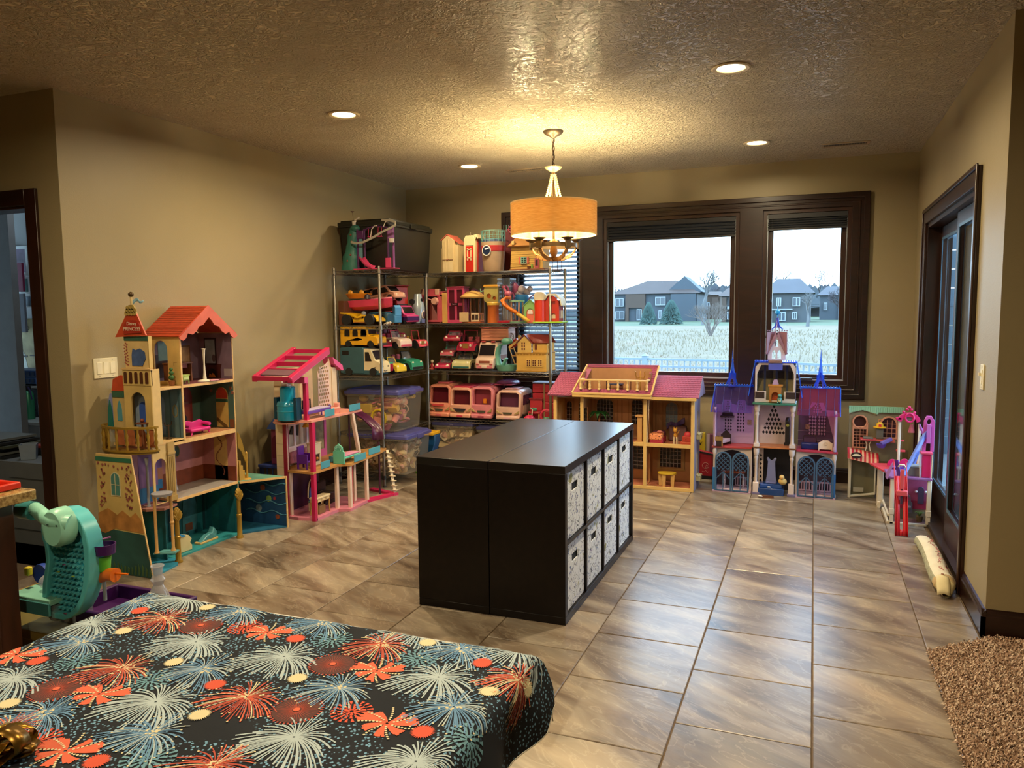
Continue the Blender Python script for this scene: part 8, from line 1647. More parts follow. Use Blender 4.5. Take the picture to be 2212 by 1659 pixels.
bg3=thing('yellow_box','yellow carton with a small dark mark behind the red bag','box',(-.905,6.93,0));bx(-.06,.03,-.03,.03,.0,.40).build('carton',M('#c0a820',.5),bg3,bevel=.003);MB().plate([(-.02,.30),(-.012,.32),(-.005,.305),(.01,.33),(-.004,.29)],[],-.033,-.030,'y').build('mark',M('#2a2a1a',.5),bg3)
bg4=thing('pink_carton','mauve and white carton behind the red bag','box',(-.82,6.95,0));bx(-.04,.05,-.03,.03,.0,.39).build('carton',M('#6a3a4a',.5),bg4,bevel=.003);bx(-.04,-.015,-.032,-.030,.0,.39).build('white_band',M('#b0a0a4',.5),bg4)

# ================================================================== ICE CASTLE
YI=6.40
io=thing('ice_castle_playset','tall lilac castle playset with translucent blue roofs under the right window','dollhouse',(-.28,YI+.12,0));I_=At(io)
LIL=M('#a98aa8',.4,var=.04);LIL2=M('#b394a8',.4);IVC=M('#c9b8b0',.4);BLT=tinted('#2f5ae0',.6,.12);BLR=tinted('#3f78e8',.5,.1);BLD2=tinted('#4a7ac0',.55,.15);GRD=M('#3c5a78',.3);RFL=M('#a8304a',.4);ORF=M('#b06a3c',.4)
xl0,xl1,xm0,xm1,xr0,xr1=-.745,-.44,-.405,-.135,-.105,.19
for x0,x1 in((xl0,xl1),(xr0,xr1)):
 L_=x0<-.3;cxx=(x0+x1)/2
 # lower gate room
 gate=[gothic(cxx-.075,.11,.03,.32),gothic(cxx+.075,.11,.03,.32)]
 I_(MB().plate(rect(x0,x1,0,.36),[arch(cxx,.27,.02,.345,12)],YI+.045,YI+.055,'y'),'lower_arch',IVC,bevel=.002)
 for s in(-1,1):
  g_=MB();cx_=cxx+s*.068;out=arch(cx_,.132,.008,.335,10);g_.plate(out,[arch(cx_,.108,.02,.323,10)],YI-.01,YI,'y')
  for k in range(-4,9):
   for dd in(-1,1):
    xa_,za_=cx_-.055,.19+k*.035;
    for q in range(8):
     u0,u1=q/8,(q+1)/8;p0=(xa_+.11*u0,za_+dd*.11*(u0-.5));p1=(xa_+.11*u1,za_+dd*.11*(u1-.5))
     zt=.323-.054+math.sqrt(max(0,.054**2-(p1[0]-cx_)**2));
     if p0[1]>.17 and p1[1]>.17 and p0[1]<zt and p1[1]<zt:g_.bar((p0[0],YI-.005,p0[1]),(p1[0],YI-.005,p1[1]),.0055,.005)
  g_.box(cx_-.003,cx_+.003,YI-.008,YI-.002,.02,.17).bar((cx_-.055,YI-.005,.11),(cx_,YI-.005,.17),.006).bar((cx_+.055,YI-.005,.11),(cx_,YI-.005,.17),.006)
  I_(g_,'lattice_gate',GRD)
  if L_ is False or s==1:
   I_(MB().plate(rect(cx_-.055,cx_+.055,.02,.10),[rect(cx_-.05+.02*k,cx_-.038+.02*k,.03,.088) for k in range(5)],YI+.17,YI+.175,'y'),'balustrade',LIL2)
 I_(bx(x0,x1,YI-.01,YI+.22,0,.014),'base',LIL2,bevel=.002);I_(bx(x0,x1,YI+.22,YI+.228,0,.36),'lower_back',M('#3a2a3c',.5))
 I_(bx(x0 if L_ else x1-.03,x0+.03 if L_ else x1,YI+.0,YI+.05,.0,.20),'blue_post',M('#2f6aa8',.3));I_(MB().lathe([(.014,0),(.018,.03),(.011,.05),(.011,.3),(.017,.33),(.012,.36)],(x0+.012 if L_ else x1-.012,YI+.02,0),10),'corner_column',IVC,smooth=1)
 # floor
 fl3=[(x0-.01,YI+.0),(x1,YI+.03),(x1,YI+.22),(x0,YI+.22)] if L_ else[(x0,YI+.03),(x1+.01,YI-.0),(x1,YI+.22),(x0,YI+.22)]
 I_(prism_z(fl3,.362,.378),'upper_floor',RFL if not L_ else M('#a83c3c',.4),bevel=.002)
 # upper wall with windows
 hl=[]
 if L_:
  wn=[(-.545,.066),(-.645,.066)];gab=[(x0,.38),(x1,.38),(x1,.70),(-.50,.70),(-.54,.84),(-.58,.70),(-.62,.71),(-.655,.84),(-.70,.70),(x0,.70)]
 else:
  wn=[(.012,.062),(.082,.062)];gab=[(x0,.38),(x1,.38),(x1,.68),(.11,.68),(.047,.86),(-.02,.68),(x0,.68)]
 for cx_,w_ in wn:
  for r_ in range(6):
   for k in range(3):hl.append([(cx_-w_/2+w_*(k+.5)/3+.0-.0085,.49+r_*.027),(cx_-w_/2+w_*(k+.5)/3,.478+r_*.027),(cx_-w_/2+w_*(k+.5)/3+.0085,.49+r_*.027),(cx_-w_/2+w_*(k+.5)/3,.502+r_*.027)])
  for r_ in range(4):
   for k in range(3-(r_>1)):
    if L_:hl.append([(cx_-.015+.012*k+.004*(r_>1)-.0045,.665+r_*.02),(cx_-.015+.012*k+.004*(r_>1),.657+r_*.02),(cx_-.015+.012*k+.004*(r_>1)+.0045,.665+r_*.02),(cx_-.015+.012*k+.004*(r_>1),.673+r_*.02)])
 if not L_:
  for r_ in range(5):
   n_=4-int(r_*.7)
   for k in range(n_):xx=.047+(k-(n_-1)/2)*.017;hl.append([(xx-.0065,.665+r_*.02),(xx,.655+r_*.02),(xx+.0065,.665+r_*.02),(xx,.675+r_*.02)])
 I_(MB().plate(gab,hl,YI+.18,YI+.187,'y'),'upper_wall',LIL);I_(bx(x0+.01,x1-.01,YI+.195,YI+.198,.385,.68),'wall_backing',M('#54405c',.5))
 for r_ in range(1,8):I_(bx(x0+.004,x1-.004,YI+.178,YI+.181,.40+r_*.036,.4012+r_*.036),'brick_line',LIL2) if r_ in(1,3) else None
 I_(bx((x0 if L_ else x1-.012),(x0+.012 if L_ else x1),YI+.0,YI+.18,.38,.68),'side_wall',LIL)
 I_(MB().lathe([(.010,.38),(.013,.40),(.008,.42),(.008,.64),(.013,.66),(.010,.70)],((x0+.014) if L_ else(x1-.014),YI+.0,0),10),'slim_column',LIL,smooth=1)
 # translucent roofs
 rr0,rr1=(x0-.02,x1+.0) if L_ else(x0,x1+.02)
 I_(MB().add([(rr0,YI-.02,.66),(rr1,YI-.02,.66),(rr1,YI+.11,.865),(rr0+.02,YI+.11,.865)],[(0,1,2,3)]),'blue_roof',tinted('#6a5a8a',.14,.1) if L_ else tinted('#8a5a7a',.14,.12),solid=.004)
 I_(MB().add([(rr0,YI+.23,.66),(rr1,YI+.23,.66),(rr1,YI+.11,.865),(rr0+.02,YI+.11,.865)],[(0,1,2,3)]),'blue_roof',tinted('#463f5a' if L_ else '#a8583c',.65,.2),solid=.004)
 I_(MB().bar((rr0+.01,YI+.11,.868),(rr1,YI+.11,.868),.014,.012),'ridge',BLR)
 for k in range(15):I_(MB().ball((rr0+.02+k*(rr1-rr0-.03)/14,YI+.11,.877),.006,6,4),'ridge_bead',BLR)
 for k in range(5):I_(MB().bar((rr0+.03+k*.06,YI-.024,.662),(rr0+.035+k*.06,YI+.106,.865),.004,.003),'roof_rib',tinted('#5a5a90',.4,.2))
 e_=rr0 if L_ else rr1
 I_(MB().add([(e_,YI-.02,.66),(e_+(.02 if L_ else 0),YI+.11,.87),(e_,YI+.23,.66),(e_+(.012 if L_ else-.012),YI+.11,.76)],[(0,1,3),(1,2,3)]),'roof_edge',BLR,solid=.008)
 # dormer and spire
 dx=-.61 if L_ else.06
 I_(MB().plate([(dx-.028,.865),(dx+.028,.865),(dx+.028,.91),(dx,.985),(dx-.028,.91)],[gothic(dx,.026,.872,.93)],YI+.07,YI+.08,'y'),'dormer',tinted('#4a5ad8',.75,.2))
 for s in(-1,1):I_(MB().bar((dx+s*.042,YI+.065,.885),(dx,YI+.065,.992),.006,.012),'dormer_eave',BLT)
 I_(bx(dx-.028,dx+.028,YI+.085,YI+.115,.93,.975),'spire_block',BLT);I_(MB().lathe([(.018,.975),(.012,1.02),(.006,1.07),(.008,1.085),(.004,1.10),(.004,1.13),(0,1.18)],(dx,YI+.10,0),8),'spire',BLR,smooth=1)
# middle
for x_ in(xm0,xm1-.0):
 for z0,z1 in((.0,.375),(.39,.73)):
  I_(MB().box(x_-.022,x_+.022,YI-.01,YI+.035,z0,z0+.10 if z0==0 else z0+.03),'column_base',IVC,bevel=.003)
  I_(MB().lathe([(.017,z0+.03),(.013,z0+.05),(.011,z0+.12),(.011,z1-.09),(.016,z1-.08),(.012,z1-.06),(.018,z1-.05),(.022,z1-.03),(.022,z1)],(x_,YI+.012,0),12),'column',IVC,smooth=1)
 I_(MB().box(x_-.03,x_+.03,YI-.015,YI+.05,.0,.02),'column_plinth',M('#6a6080',.4),bevel=.002)
I_(bx(xm0-.03,xm1+.03,YI+.01,YI+.22,.378,.392),'middle_floor',ORF,bevel=.002);dia=[]
for r_ in range(7):
 n_=7-r_
 for k in range(n_):
  cx_=-.285+(k-(n_-1)/2)*.026;cz_=.485+r_*.036;dia.append([(cx_-.0118,cz_),(cx_,cz_-.0165),(cx_+.0118,cz_),(cx_,cz_+.0165)])
I_(MB().plate(rect(xm0,xm1,.39,.74),dia,YI+.17,YI+.177,'y'),'throne_wall',M('#b8a8a4',.45));I_(bx(xm0,xm1,YI+.19,YI+.193,.44,.72),'wall_backing',M('#2c2a34',.5));I_(bx(xm0,xm1,YI+.22,YI+.228,0,.38),'lower_back',M('#1c1820',.5))
I_(MB().plate(rect(xm0+.01,xm0+.05,.06,.36),[[(xm0+.02,.09+.035*k),(xm0+.03,.075+.035*k),(xm0+.04,.09+.035*k),(xm0+.03,.105+.035*k)] for k in range(7)],YI+.12,YI+.125,'y'),'side_screen',IVC)
I_(prism_z([(-.44,YI-.03),(-.27,YI-.05),(-.11,YI-.03),(-.11,YI+.20),(-.44,YI+.20)],.735,.748),'green_balcony',M('#2f6a58',.4),bevel=.002)
MDW=M('#a8a098',.45);I_(MB().plate([(-.425,.75),(-.12,.75),(-.12,1.03),(-.15,1.07),(-.395,1.07),(-.425,1.03)],[[(-.41,.84),(-.34,.84),(-.34,.77),(-.205,.77),(-.205,.84),(-.135,.84),(-.135,.98),(-.165,1.05),(-.38,1.05),(-.41,.98)]],YI+.0,YI+.012,'y'),'turret_frame',IVC,bevel=.002)
I_(bx(-.42,-.125,YI+.17,YI+.176,.75,1.06),'turret_back',M('#8a7c54',.5,var=.2));I_(bx(-.425,-.418,YI+.012,YI+.17,.75,1.04),'turret_side',M('#6a7280',.5));I_(bx(-.127,-.12,YI+.012,YI+.17,.75,1.04),'turret_side',M('#6a7280',.5))
for x_,w_ in((-.388,.03),(-.325,.05),(-.235,.05),(-.165,.03)):I_(bx(x_-w_/2,x_+w_/2,YI+.16,YI+.168,.93,.99),'portrait',M('#2c1c18',.5,var=.4,scale=60))
for x_ in(-.36,-.27,-.19):I_(bx(x_-.008,x_+.008,YI+.163,YI+.17,.80,1.05),'wall_stripe',M('#4a5468',.5))
for s in(-1,1):I_(bx(-.272+s*.115-.035,-.272+s*.115+.035,YI-.004,YI+.0,.785,.835),'book_print',M('#2a1816',.5,var=.5,scale=90))
I_(MB().plate(rect(-.315,-.225,.752,.88),[arch(-.27,.055,.757,.835)],YI-.01,YI+.04,'y'),'fireplace',M('#a0662c',.45),bevel=.002);I_(bx(-.325,-.215,YI-.015,YI+.05,.88,.895),'mantel',M('#b07430',.45),bevel=.002);I_(bx(-.30,-.24,YI+.02,YI+.025,.757,.83),'fire_print',M('#b04818',.5,var=.5,scale=80))
I_(MB().plate([(-.295,.895),(-.245,.895),(-.258,.935),(-.282,.935)],[],YI+.0,YI+.01,'y'),'lilac_vase',LIL)
for s,nm in((-1,'turret_roof'),(1,'turret_roof')):
 xa_=-.272+s*.155;xb_=-.272+s*.19
 I_(MB().add([(xa_,YI-.0,1.08),(xa_,YI+.18,1.08),(xb_,YI+.19,.78+.09),(xb_+s*.012,YI-.02,.80)],[(0,1,2,3)]),nm,BLR,solid=.006)
I_(bx(-.43,-.115,YI-.01,YI+.18,1.068,1.078),'turret_top',BLT)
for k in range(18):I_(MB().ball((-.425+k*.0178,YI-.008,1.084),.006,6,4),'ridge_bead',BLR)
I_(bx(-.325,-.22,YI-.03,YI+.0,1.012,1.065),'blue_planter',M('#4a54b0',.4),bevel=.003);I_(bx(-.325,-.22,YI-.034,YI+.006,1.068,1.09),'brown_ledge',M('#7a5a54',.5),bevel=.002)
I_(MB().plate([(-.335,1.09),(-.20,1.09),(-.20,1.15),(-.268,1.29),(-.335,1.15)],[gothic(-.288,.028,1.10,1.17),gothic(-.248,.028,1.10,1.17),gothic(-.268,.022,1.195,1.255)],YI+.02,YI+.03,'y'),'top_tower',M('#c0b4cc',.4),bevel=.002)
for s in(-1,1):I_(MB().bar((-.268+s*.075,YI+.02,1.135),(-.268,YI+.02,1.305),.016,.02),'tower_eave',M('#8a6478',.45),bevel=.002);I_(MB().add([(-.268+s*.078,YI+.0,1.135),(-.268+s*.075,YI+.0,1.31),(-.268+s*.01,YI+.06,1.315),(-.268+s*.01,YI+.08,1.2)],[(0,1,2,3)]),'tower_roof',M('#8a6478',.45),solid=.005)
for k in range(9):I_(MB().ball((-.34+k*.018,YI+.06,1.32),.006,6,4),'ridge_bead',M('#7a5a78',.45))
for s in(-1,1):I_(MB().bar((-.268+s*.02,YI+.05,1.31),(-.268+s*.012,YI+.05,1.35),.010),'spire_leg',M('#b8b0d0',.4));I_(MB().tube([(-.268+s*.04,YI+.05,1.33),(-.268+s*.015,YI+.05,1.36),(-.268+s*.004,YI+.05,1.42)],.005,6),'spire_curve',BLT)
I_(MB().lathe([(.020,1.345),(.012,1.37),(.006,1.41),(.003,1.43),(0,1.435)],(-.268,YI+.05,0),8),'top_spire',M('#3a3a9c',.3),smooth=1);I_(MB().lathe([(0,1.425),(.004,1.43),(.004,1.445),(.018,1.455),(.018,1.478),(.004,1.485),(.003,1.51),(0,1.52)],(-.268,YI+.05,0),6),'ice_finial',M('#2f9ae0',.2),smooth=False)
# castle things
o=thing('doll_throne','lilac doll throne on the blue steps in the castle middle','doll chair',(-.29,YI+.04,0));MB().plate([(-.045,.09),(.045,.09),(.035,.14),(.028,.26),(.035,.28),(.02,.285),(.0,.27),(-.02,.285),(-.035,.28),(-.028,.26),(-.035,.14)],[],.03,.045,'y').build('backrest',M('#7478a0',.35),o,bevel=.003)
bx(-.10,.10,-.05,.10,0,.055).build('blue_step',M('#1c3a6c',.25),o,bevel=.004);bx(-.085,.085,-.02,.08,.055,.085).build('blue_step',M('#24488a',.25),o,bevel=.004);bx(-.04,.04,.0,.05,.085,.1).build('seat',M('#6a6c9c',.35),o,bevel=.004);MB().ball((-.012,-.052,.07),.010,8,5,(1.5,.4,.6)).build('white_clasp',M('#d8d8dc',.3),o,smooth=1)
for s in(-1,1):MB().ball((s*.028,.037,.285),.010,8,6).build('horn',M('#8a8cb0',.35),o,smooth=1)
o=thing('yellow_plush_duck','small yellow duck figure on the blue throne steps','figurine',(-.20,YI+.02,.0855));MB().ball((0,0,.03),.028,12,8,(1.2,1,1)).build('body',M('#c9a860',.6),o,smooth=1);MB().ball((-.006,-.012,.065),.02,12,8).build('head',M('#d0b070',.6),o,smooth=1);MB().lathe([(.006,0),(.003,-.010),(0,-.014)],(-.006,-.03,.062),8,'y').build('beak',M('#c98030',.5),o)
o=thing('doll_sled','small white and wooden sled lying on the floor before the castle','toy sled',(-.31,YI-.10,0));bx(-.04,.05,-.01,.012,.012,.02).build('deck',M('#5a3420',.5),o,bevel=.002);MB().ball((-.05,-.005,.012),.012,8,6,(1.8,1,.7)).build('white_end',WHT,o,smooth=1)
for s in(-.008,.01):bx(-.04,.05,s-.002,s+.002,0,.012).build('runner',M('#6a4028',.5),o)
o=thing('doll_green_dragon','small teal dragon figure before the castle fireplace','figurine',(-.235,YI-.028,.7485),R(-90));TD_=M('#3c7a74',.4);MB().ball((0,0,.03),.02,10,8,(1.1,1,1.3)).build('body',TD_,o,smooth=1);MB().ball((.008,0,.062),.017,10,8,(1.3,1,.9)).build('head',TD_,o,smooth=1);MB().tube([(-.01,0,.012),(-.028,.01,.008),(-.035,.02,.02)],.006,6,r2=.002).build('tail',TD_,o,smooth=1);MB().ball((.014,0,.026),.013,8,6,(.6,1,1.3)).build('belly',M('#b8b48c',.5),o,smooth=1)
for s in(-1,1):MB().tube([(.005,s*.012,.012),(.014,s*.014,.003)],.006,6).build('foot',TD_,o,smooth=1)
o=thing('doll_four_poster','dark brown doll bed with pale mattress on the left castle floor','doll bed',(-.665,YI+.055,.3785));DB=M('#2c1a1c',.4);hb=[(-.04,0),(.04,0),(.04,.075),(.03,.08),(.02,.095),(0,.11),(-.02,.095),(-.03,.08),(-.04,.075)]
MB().plate([(x*1.05,z*1.05) for x,z in hb],[],.075,.085,'y').mv(.01,0,.0).build('headboard',DB,o,bevel=.002);MB().plate([(x*.95-.04,z*.8) for x,z in hb],[],-.06,-.05,'y').build('footboard',DB,o,bevel=.002);MB().loft([[(-.075,-.05,.02),(-.008,-.05,.02),(-.008,-.05,.05),(-.075,-.05,.05)],[(-.03,.075,.02),(.045,.075,.02),(.045,.075,.05),(-.03,.075,.05)]]).build('mattress',M('#bfa8b0',.6),o,bevel=.003)
MB().plate(rect(-.078,-.002,.0,.08),[rect(-.068,-.012,.0,.045)],-.062,-.0605,'y').build('gilded_frame',M('#8a6a3a',.4),o)
o=thing('doll_wall_shelf','dark carved doll shelf on the left castle wall','doll furniture',(-.65,YI+.175,.60));bx(-.055,.055,-.05,-.0,0,.012).build('board',DB,o,bevel=.002);MB().plate([(-.045,.012),(.045,.012),(.04,.04),(0,.052),(-.04,.04)],[],-.012,-.002,'y').build('carved_back',DB,o,bevel=.002)
o=thing('doll_blue_trunk','dark blue doll trunk with arched back on the right castle floor','doll furniture',(.0,YI+.09,.3785));bx(-.07,.06,-.03,.03,0,.05).build('trunk',M('#0e1c5c',.35),o,bevel=.008);MB().tube([(-.055,.03,.05),(-.05,.03,.10),(.035,.03,.105),(.045,.03,.05)],.005,6).build('back_frame',DB,o,smooth=1);bx(-.05,.04,.026,.03,.05,.085).build('back_panel',M('#4a2848',.5),o)
o=thing('doll_white_headboard','small white carved doll bed end on the right castle floor','doll bed',(.11,YI+.03,.3785));WB=M('#d8c4b0',.4);MB().plate([(-.052,0),(-.044,0),(-.044,.012),(.044,.012),(.044,0),(.052,0),(.052,.062),(.035,.07),(.018,.085),(-.018,.085),(-.035,.07),(-.052,.062)],[],0,.01,'y').build('headboard',WB,o,bevel=.002);MB().lathe([(.010,0),(.014,0),(.014,.003),(.010,.003),(.010,0)],(0,-.003,.055),12,'y').build('rosette',M('#b89a80',.4),o);bx(-.045,.045,.01,.07,.015,.035).build('mattress',M('#c9b8b4',.6),o,bevel=.004)
for s in(-1,1):bx(s*.045-.005,s*.045+.005,.055,.065,0,.015).build('leg',WB,o)
o=thing('doll_long_table','brown topped doll table with white legs inside the left gate','doll table',(-.585,YI+.12,.0145));bx(-.09,.09,-.035,.035,.125,.142).build('top',M('#6a2c18',.4),o,bevel=.004)
for sx_ in(-.075,.075):
 for sy_ in(-.028,.028):MB().lathe([(.007,0),(.005,.02),(.008,.06),(.005,.10),(.007,.125)],(sx_,sy_,0),8).build('leg',M('#c0b0b8',.4),o,smooth=1)
o=thing('doll_grandfather_clock','black doll grandfather clock beside the diamond window','doll clock',(-.175,YI+.13,.3925));bx(-.018,.018,-.02,.02,0,.20).build('case',M('#16100e',.4),o,bevel=.003);MB().lathe([(0,0),(.012,0),(.012,.003),(0,.003)],(0,-.023,.165),12,'y').build('clock_face',M('#8a8a3c',.4),o);MB().lathe([(.02,.2),(.014,.225),(0,.23)],n=8).build('crest',M('#16100e',.4),o);bx(-.026,.026,-.024,.024,0,.02).build('foot',M('#16100e',.4),o)
for x_,z_ in((-.475,.56),(-.025,.545)):I_(bx(x_-.016,x_+.016,YI+.172,YI+.176,z_-.02,z_+.02),'small_picture',M('#8a6a54',.5,var=.4,scale=80))
# ================================================================== PET CENTRE PLAYSET (RIGHT, BY THE WALL)
Y1_=6.553
o=thing('vet_playset','taupe doll pet centre with mint roof and striped red awning','dollhouse',(.47,Y1_+.02,0));Q_=At(o)
TP=M('#7a7054',.5,var=.05);PEO=M('#c98a68',.45);MRN=M('#3c1a1c',.3);IVO=M('#cfc2a2',.4);MNT=M('#86b894',.4)
out=[(.278,.32),(.435,.30),(.663,.30),(.663,.69),(.50,.69),(.475,.655),(.37,.705),(.278,.665)]
Q_(MB().plate(out,[circ(.358,.605,.045,18),rect(.317,.405,.405,.545),arch(.562,.105,.49,.645,10)],Y1_+.0,Y1_+.012,'y'),'upper_wall',TP,bevel=.001);Q_(bx(.28,.66,Y1_+.014,Y1_+.018,.31,.66),'dark_backing',MRN)
Q_(MB().plate(circ(.358,.605,.056,20),[circ(.358,.605,.044,20)],Y1_-.01,Y1_,'y'),'round_window_frame',PEO,bevel=.002);Q_(MB().plate([(.305,.395),(.417,.395),(.417,.60),(.405,.57),(.317,.57),(.305,.60)],[rect(.317,.405,.407,.548)],Y1_-.008,Y1_,'y'),'door_frame',PEO,bevel=.002)
bars=MB()
for k in range(1,4):bars.box(.317+.022*k-.0015,.317+.022*k+.0015,Y1_-.004,Y1_,.407,.548)
for k in range(1,6):bars.box(.317,.405,Y1_-.004,Y1_,.407+.0235*k-.0015,.407+.0235*k+.0015)
for x_ in(.55,.585):bars.box(x_-.0015,x_+.0015,Y1_-.004,Y1_,.49,.625)
for z_ in(.525,.56,.595):bars.box(.51,.614,Y1_-.004,Y1_,z_-.0015,z_+.0015)
Q_(bars,'window_bars',PEO)['kind']='stuff';Q_(MB().plate(arch(.562,.125,.478,.657,10),[arch(.562,.10,.492,.643,10)],Y1_-.010,Y1_,'y'),'arch_window_frame',PEO,bevel=.002)
for k in range(26):Q_(MB().plate([(.276+k*.015,.727),(.290+k*.015,.727),(.290+k*.015,.672+(.028*max(0,1-abs(k-6)/7) if k<14 else.012)),(.276+k*.015,.672+(.028*max(0,1-abs(k-6)/7) if k<14 else.012))],[],Y1_-.02+.002*(k%2),Y1_-.008+.002*(k%2),'y'),'roof_slat',MNT)
Q_(MB().add([(.274,Y1_-.012,.73),(.666,Y1_-.012,.73),(.666,Y1_+.06,.70),(.274,Y1_+.06,.70)],[(0,1,2,3)]),'roof_back',MNT,solid=.003)
Q_(MB().plate([(.29,0),(.482,.035),(.482,.30),(.29,.33)],[[(.302,.018),(.472,.05),(.472,.28),(.302,.31)]],Y1_-.02,Y1_-.008,'y'),'lower_frame',IVO,bevel=.002);Q_(bx(.30,.478,Y1_+.03,Y1_+.034,.0,.3),'lower_back',M('#6a6244',.5));Q_(bx(.325,.40,Y1_+.02,Y1_+.028,.04,.075),'low_print',M('#a89c80',.5));Q_(bx(.283,.305,Y1_-.03,Y1_-.008,0,.31),'corner_leg',IVO,bevel=.003)
# awning: separate striped boards
AW=[M('#b81c2c',.4),M('#d8a888',.4)]
for k in range(15):
 x0_,x1_=.272+k*.0148,.272+(k+1)*.0148;dz=-.0027*k;pr=[(Y1_-.005,.40+dz),(Y1_-.05,.395+dz),(Y1_-.09,.365+dz),(Y1_-.105,.325+dz),(Y1_-.10,.325+dz),(Y1_-.085,.36+dz),(Y1_-.05,.388+dz),(Y1_-.005,.394+dz)]
 Q_(MB().plate(pr,[],x0_,x1_,'x'),'awning_stripe',AW[k%2])
Q_(MB().plate([(.315+.04*math.cos(t)+.02,.357+.024*math.sin(t)) for t in[2*PI*j/18 for j in range(18)]],[],Y1_-.114,Y1_-.104,'y'),'awning_badge',M('#2a2024',.4));Q_(MB().plate([(.335+.03*math.cos(t),.35+.018*math.sin(t)) for t in[PI*j/9 for j in range(10)]],[],Y1_-.118,Y1_-.113,'y'),'badge_face',M('#d8cfa8',.4))
Q_(bx(.36,.47,Y1_-.10,Y1_+.0,.472,.484),'grooming_shelf',M('#b8404c',.4),bevel=.003);Q_(bx(.38,.45,Y1_-.09,Y1_-.02,.485,.495),'grey_mat',M('#6a6a62',.5),bevel=.002)
for s in(-1,1):Q_(MB().tube([(.415+s*.022,Y1_-.08,.472),(.415+s*.008,Y1_-.08,.44),(.415+s*.018,Y1_-.08,.39)],.004,6),'shelf_leg',IVO,smooth=1)
Q_(MB().box(.47,.52,Y1_-.12,Y1_-.02,.475,.485).box(.52,.60,Y1_-.12,Y1_-.02,.47,.482),'coral_shelf',M('#c05848',.4),bevel=.002);Q_(bx(.47,.52,Y1_-.08,Y1_-.03,.487,.57),'grey_box',M('#5c584a',.5),bevel=.003)
o=thing('toy_fire_hat','yellow toy hat with a red badge sitting on the grey box','toy hat',(.495,Y1_-.055,.5715));MB().lathe([(0,.0),(.045,0),(.046,.006),(.028,.010),(.024,.030),(.012,.042),(0,.045)],n=18).build('hat',M('#d8a820',.4),o,smooth=1);bx(-.01,.01,-.032,-.022,.008,.03).build('badge',M('#b83020',.4),o,bevel=.002);MB().tube([(-.01,0,.044),(-.006,0,.065),(.008,0,.065),(.01,0,.044)],.003,5).build('loop',M('#c07a48',.4),o)
Q_(MB().lathe([(.0,0),(.02,0),(.03,.028),(.026,.028),(.017,.004),(0,.004)],(.50,Y1_-.17,.435),14,sx=1.2),'purple_basin',M('#4a3a9a',.35),smooth=1);Q_(MB().bar((.50,Y1_-.15,.46),(.575,Y1_-.12,.50),.03,.03),'purple_arm',M('#6a58b0',.35),bevel=.006)
# ================================================================== PINK WHITE MALL PLAYSET WITH TOY LIFT
Y2_=6.30
o=thing('mall_playset','white posted doll mall with pink crown arch, slide and lift by the sliding door','dollhouse',(.62,6.05,0));K_=At(o);WP2=M('#d2c8b4',.4);HPP=M('#c02060',.35);CRL=M('#c8424a',.4);VIO=M('#4a2a94',.35);PRW=M('#6078c4',.35);LILC=tinted('#b070c0',.65,.2)
K_(bx(.476,.52,Y2_-.02,Y2_+.03,0,.31),'octagonal_post',WP2,bevel=.008);K_(bx(.476,.50,Y2_-.06,Y2_-.03,0,.05),'post_foot',WP2,bevel=.003);K_(bx(.603,.622,Y2_-.01,Y2_+.01,.33,.665),'white_post',WP2,bevel=.004);K_(bx(.735,.752,Y2_-.01,Y2_+.01,0,.64),'white_post',WP2,bevel=.004)
K_(prism_z([(.42,Y2_+.02),(.50,6.05),(.56,5.98),(.74,6.05),(.75,Y2_+.05),(.60,Y2_+.06)],.312,.325),'red_floor',CRL,bevel=.002)
for x_,y_,r_ in((.565,6.2,.035),(.645,6.2,.04)):K_(MB().plate([(x_+r_*math.cos(t),.335+r_*1.4*math.sin(t)) for t in[PI*j/12 for j in range(13)]],[],y_,y_+.012,'y'),'round_seat_back',HPP,bevel=.003)
K_(MB().lathe([(0,.325),(.05,.327),(.055,.345),(.045,.347),(.04,.335),(0,.333)],(.60,6.12,0),18),'violet_dish',VIO,smooth=1)
# crown arch
cr_=[(.60+.072+.075*math.cos(t),.66+.062*math.sin(t)) for t in[PI*j/14 for j in range(15)]]
K_(MB().plate(cr_+[(.60+.072+.05*math.cos(t),.65+.04*math.sin(t)) for t in[PI-PI*j/14 for j in range(15)]],[],Y2_-.02,Y2_+.01,'y'),'crown_arch',HPP,bevel=.003);K_(MB().tube([(.675+.028*math.cos(t),Y2_-.02,.685+.032*math.sin(t)) for t in[2*PI*j/18 for j in range(18)]],.008,8,closed=True),'mirror_ring',HPP,smooth=1);K_(MB().plate(circ(.675,.685,.024,16,.028),[],Y2_-.01,Y2_-.006,'y'),'mirror',M('#8a7a64',.1,.4))
for k,(dx,dz) in enumerate(((-.035,.725),(-.012,.745),(.0,.762),(.014,.745),(.036,.722))):K_(MB().ball((.672+dx,Y2_-.005,dz),.011,8,6),'crown_jewel',HPP,smooth=1)
K_(bx(.585,.625,Y2_-.02,Y2_+.01,.665,.685),'crown_end',HPP,bevel=.004);K_(MB().lathe([(.010,.0),(.022,-.05),(.024,-.06),(.0,-.06)],(.695,Y2_+.03,.63),10),'hanging_tassel',tinted('#c86a78',.7,.2),smooth=1);K_(bx(.60,.66,Y2_+.02,Y2_+.06,.42,.435),'pink_shelf',CRL,bevel=.002);K_(bx(.605,.65,Y2_+.02,Y2_+.05,.5,.51),'pink_shelf',CRL,bevel=.002)
K_(MB().bar((.745,Y2_-.0,.625),(.775-.03,6.08,.60),.01,.03),'lilac_beam',LILC,bevel=.002)
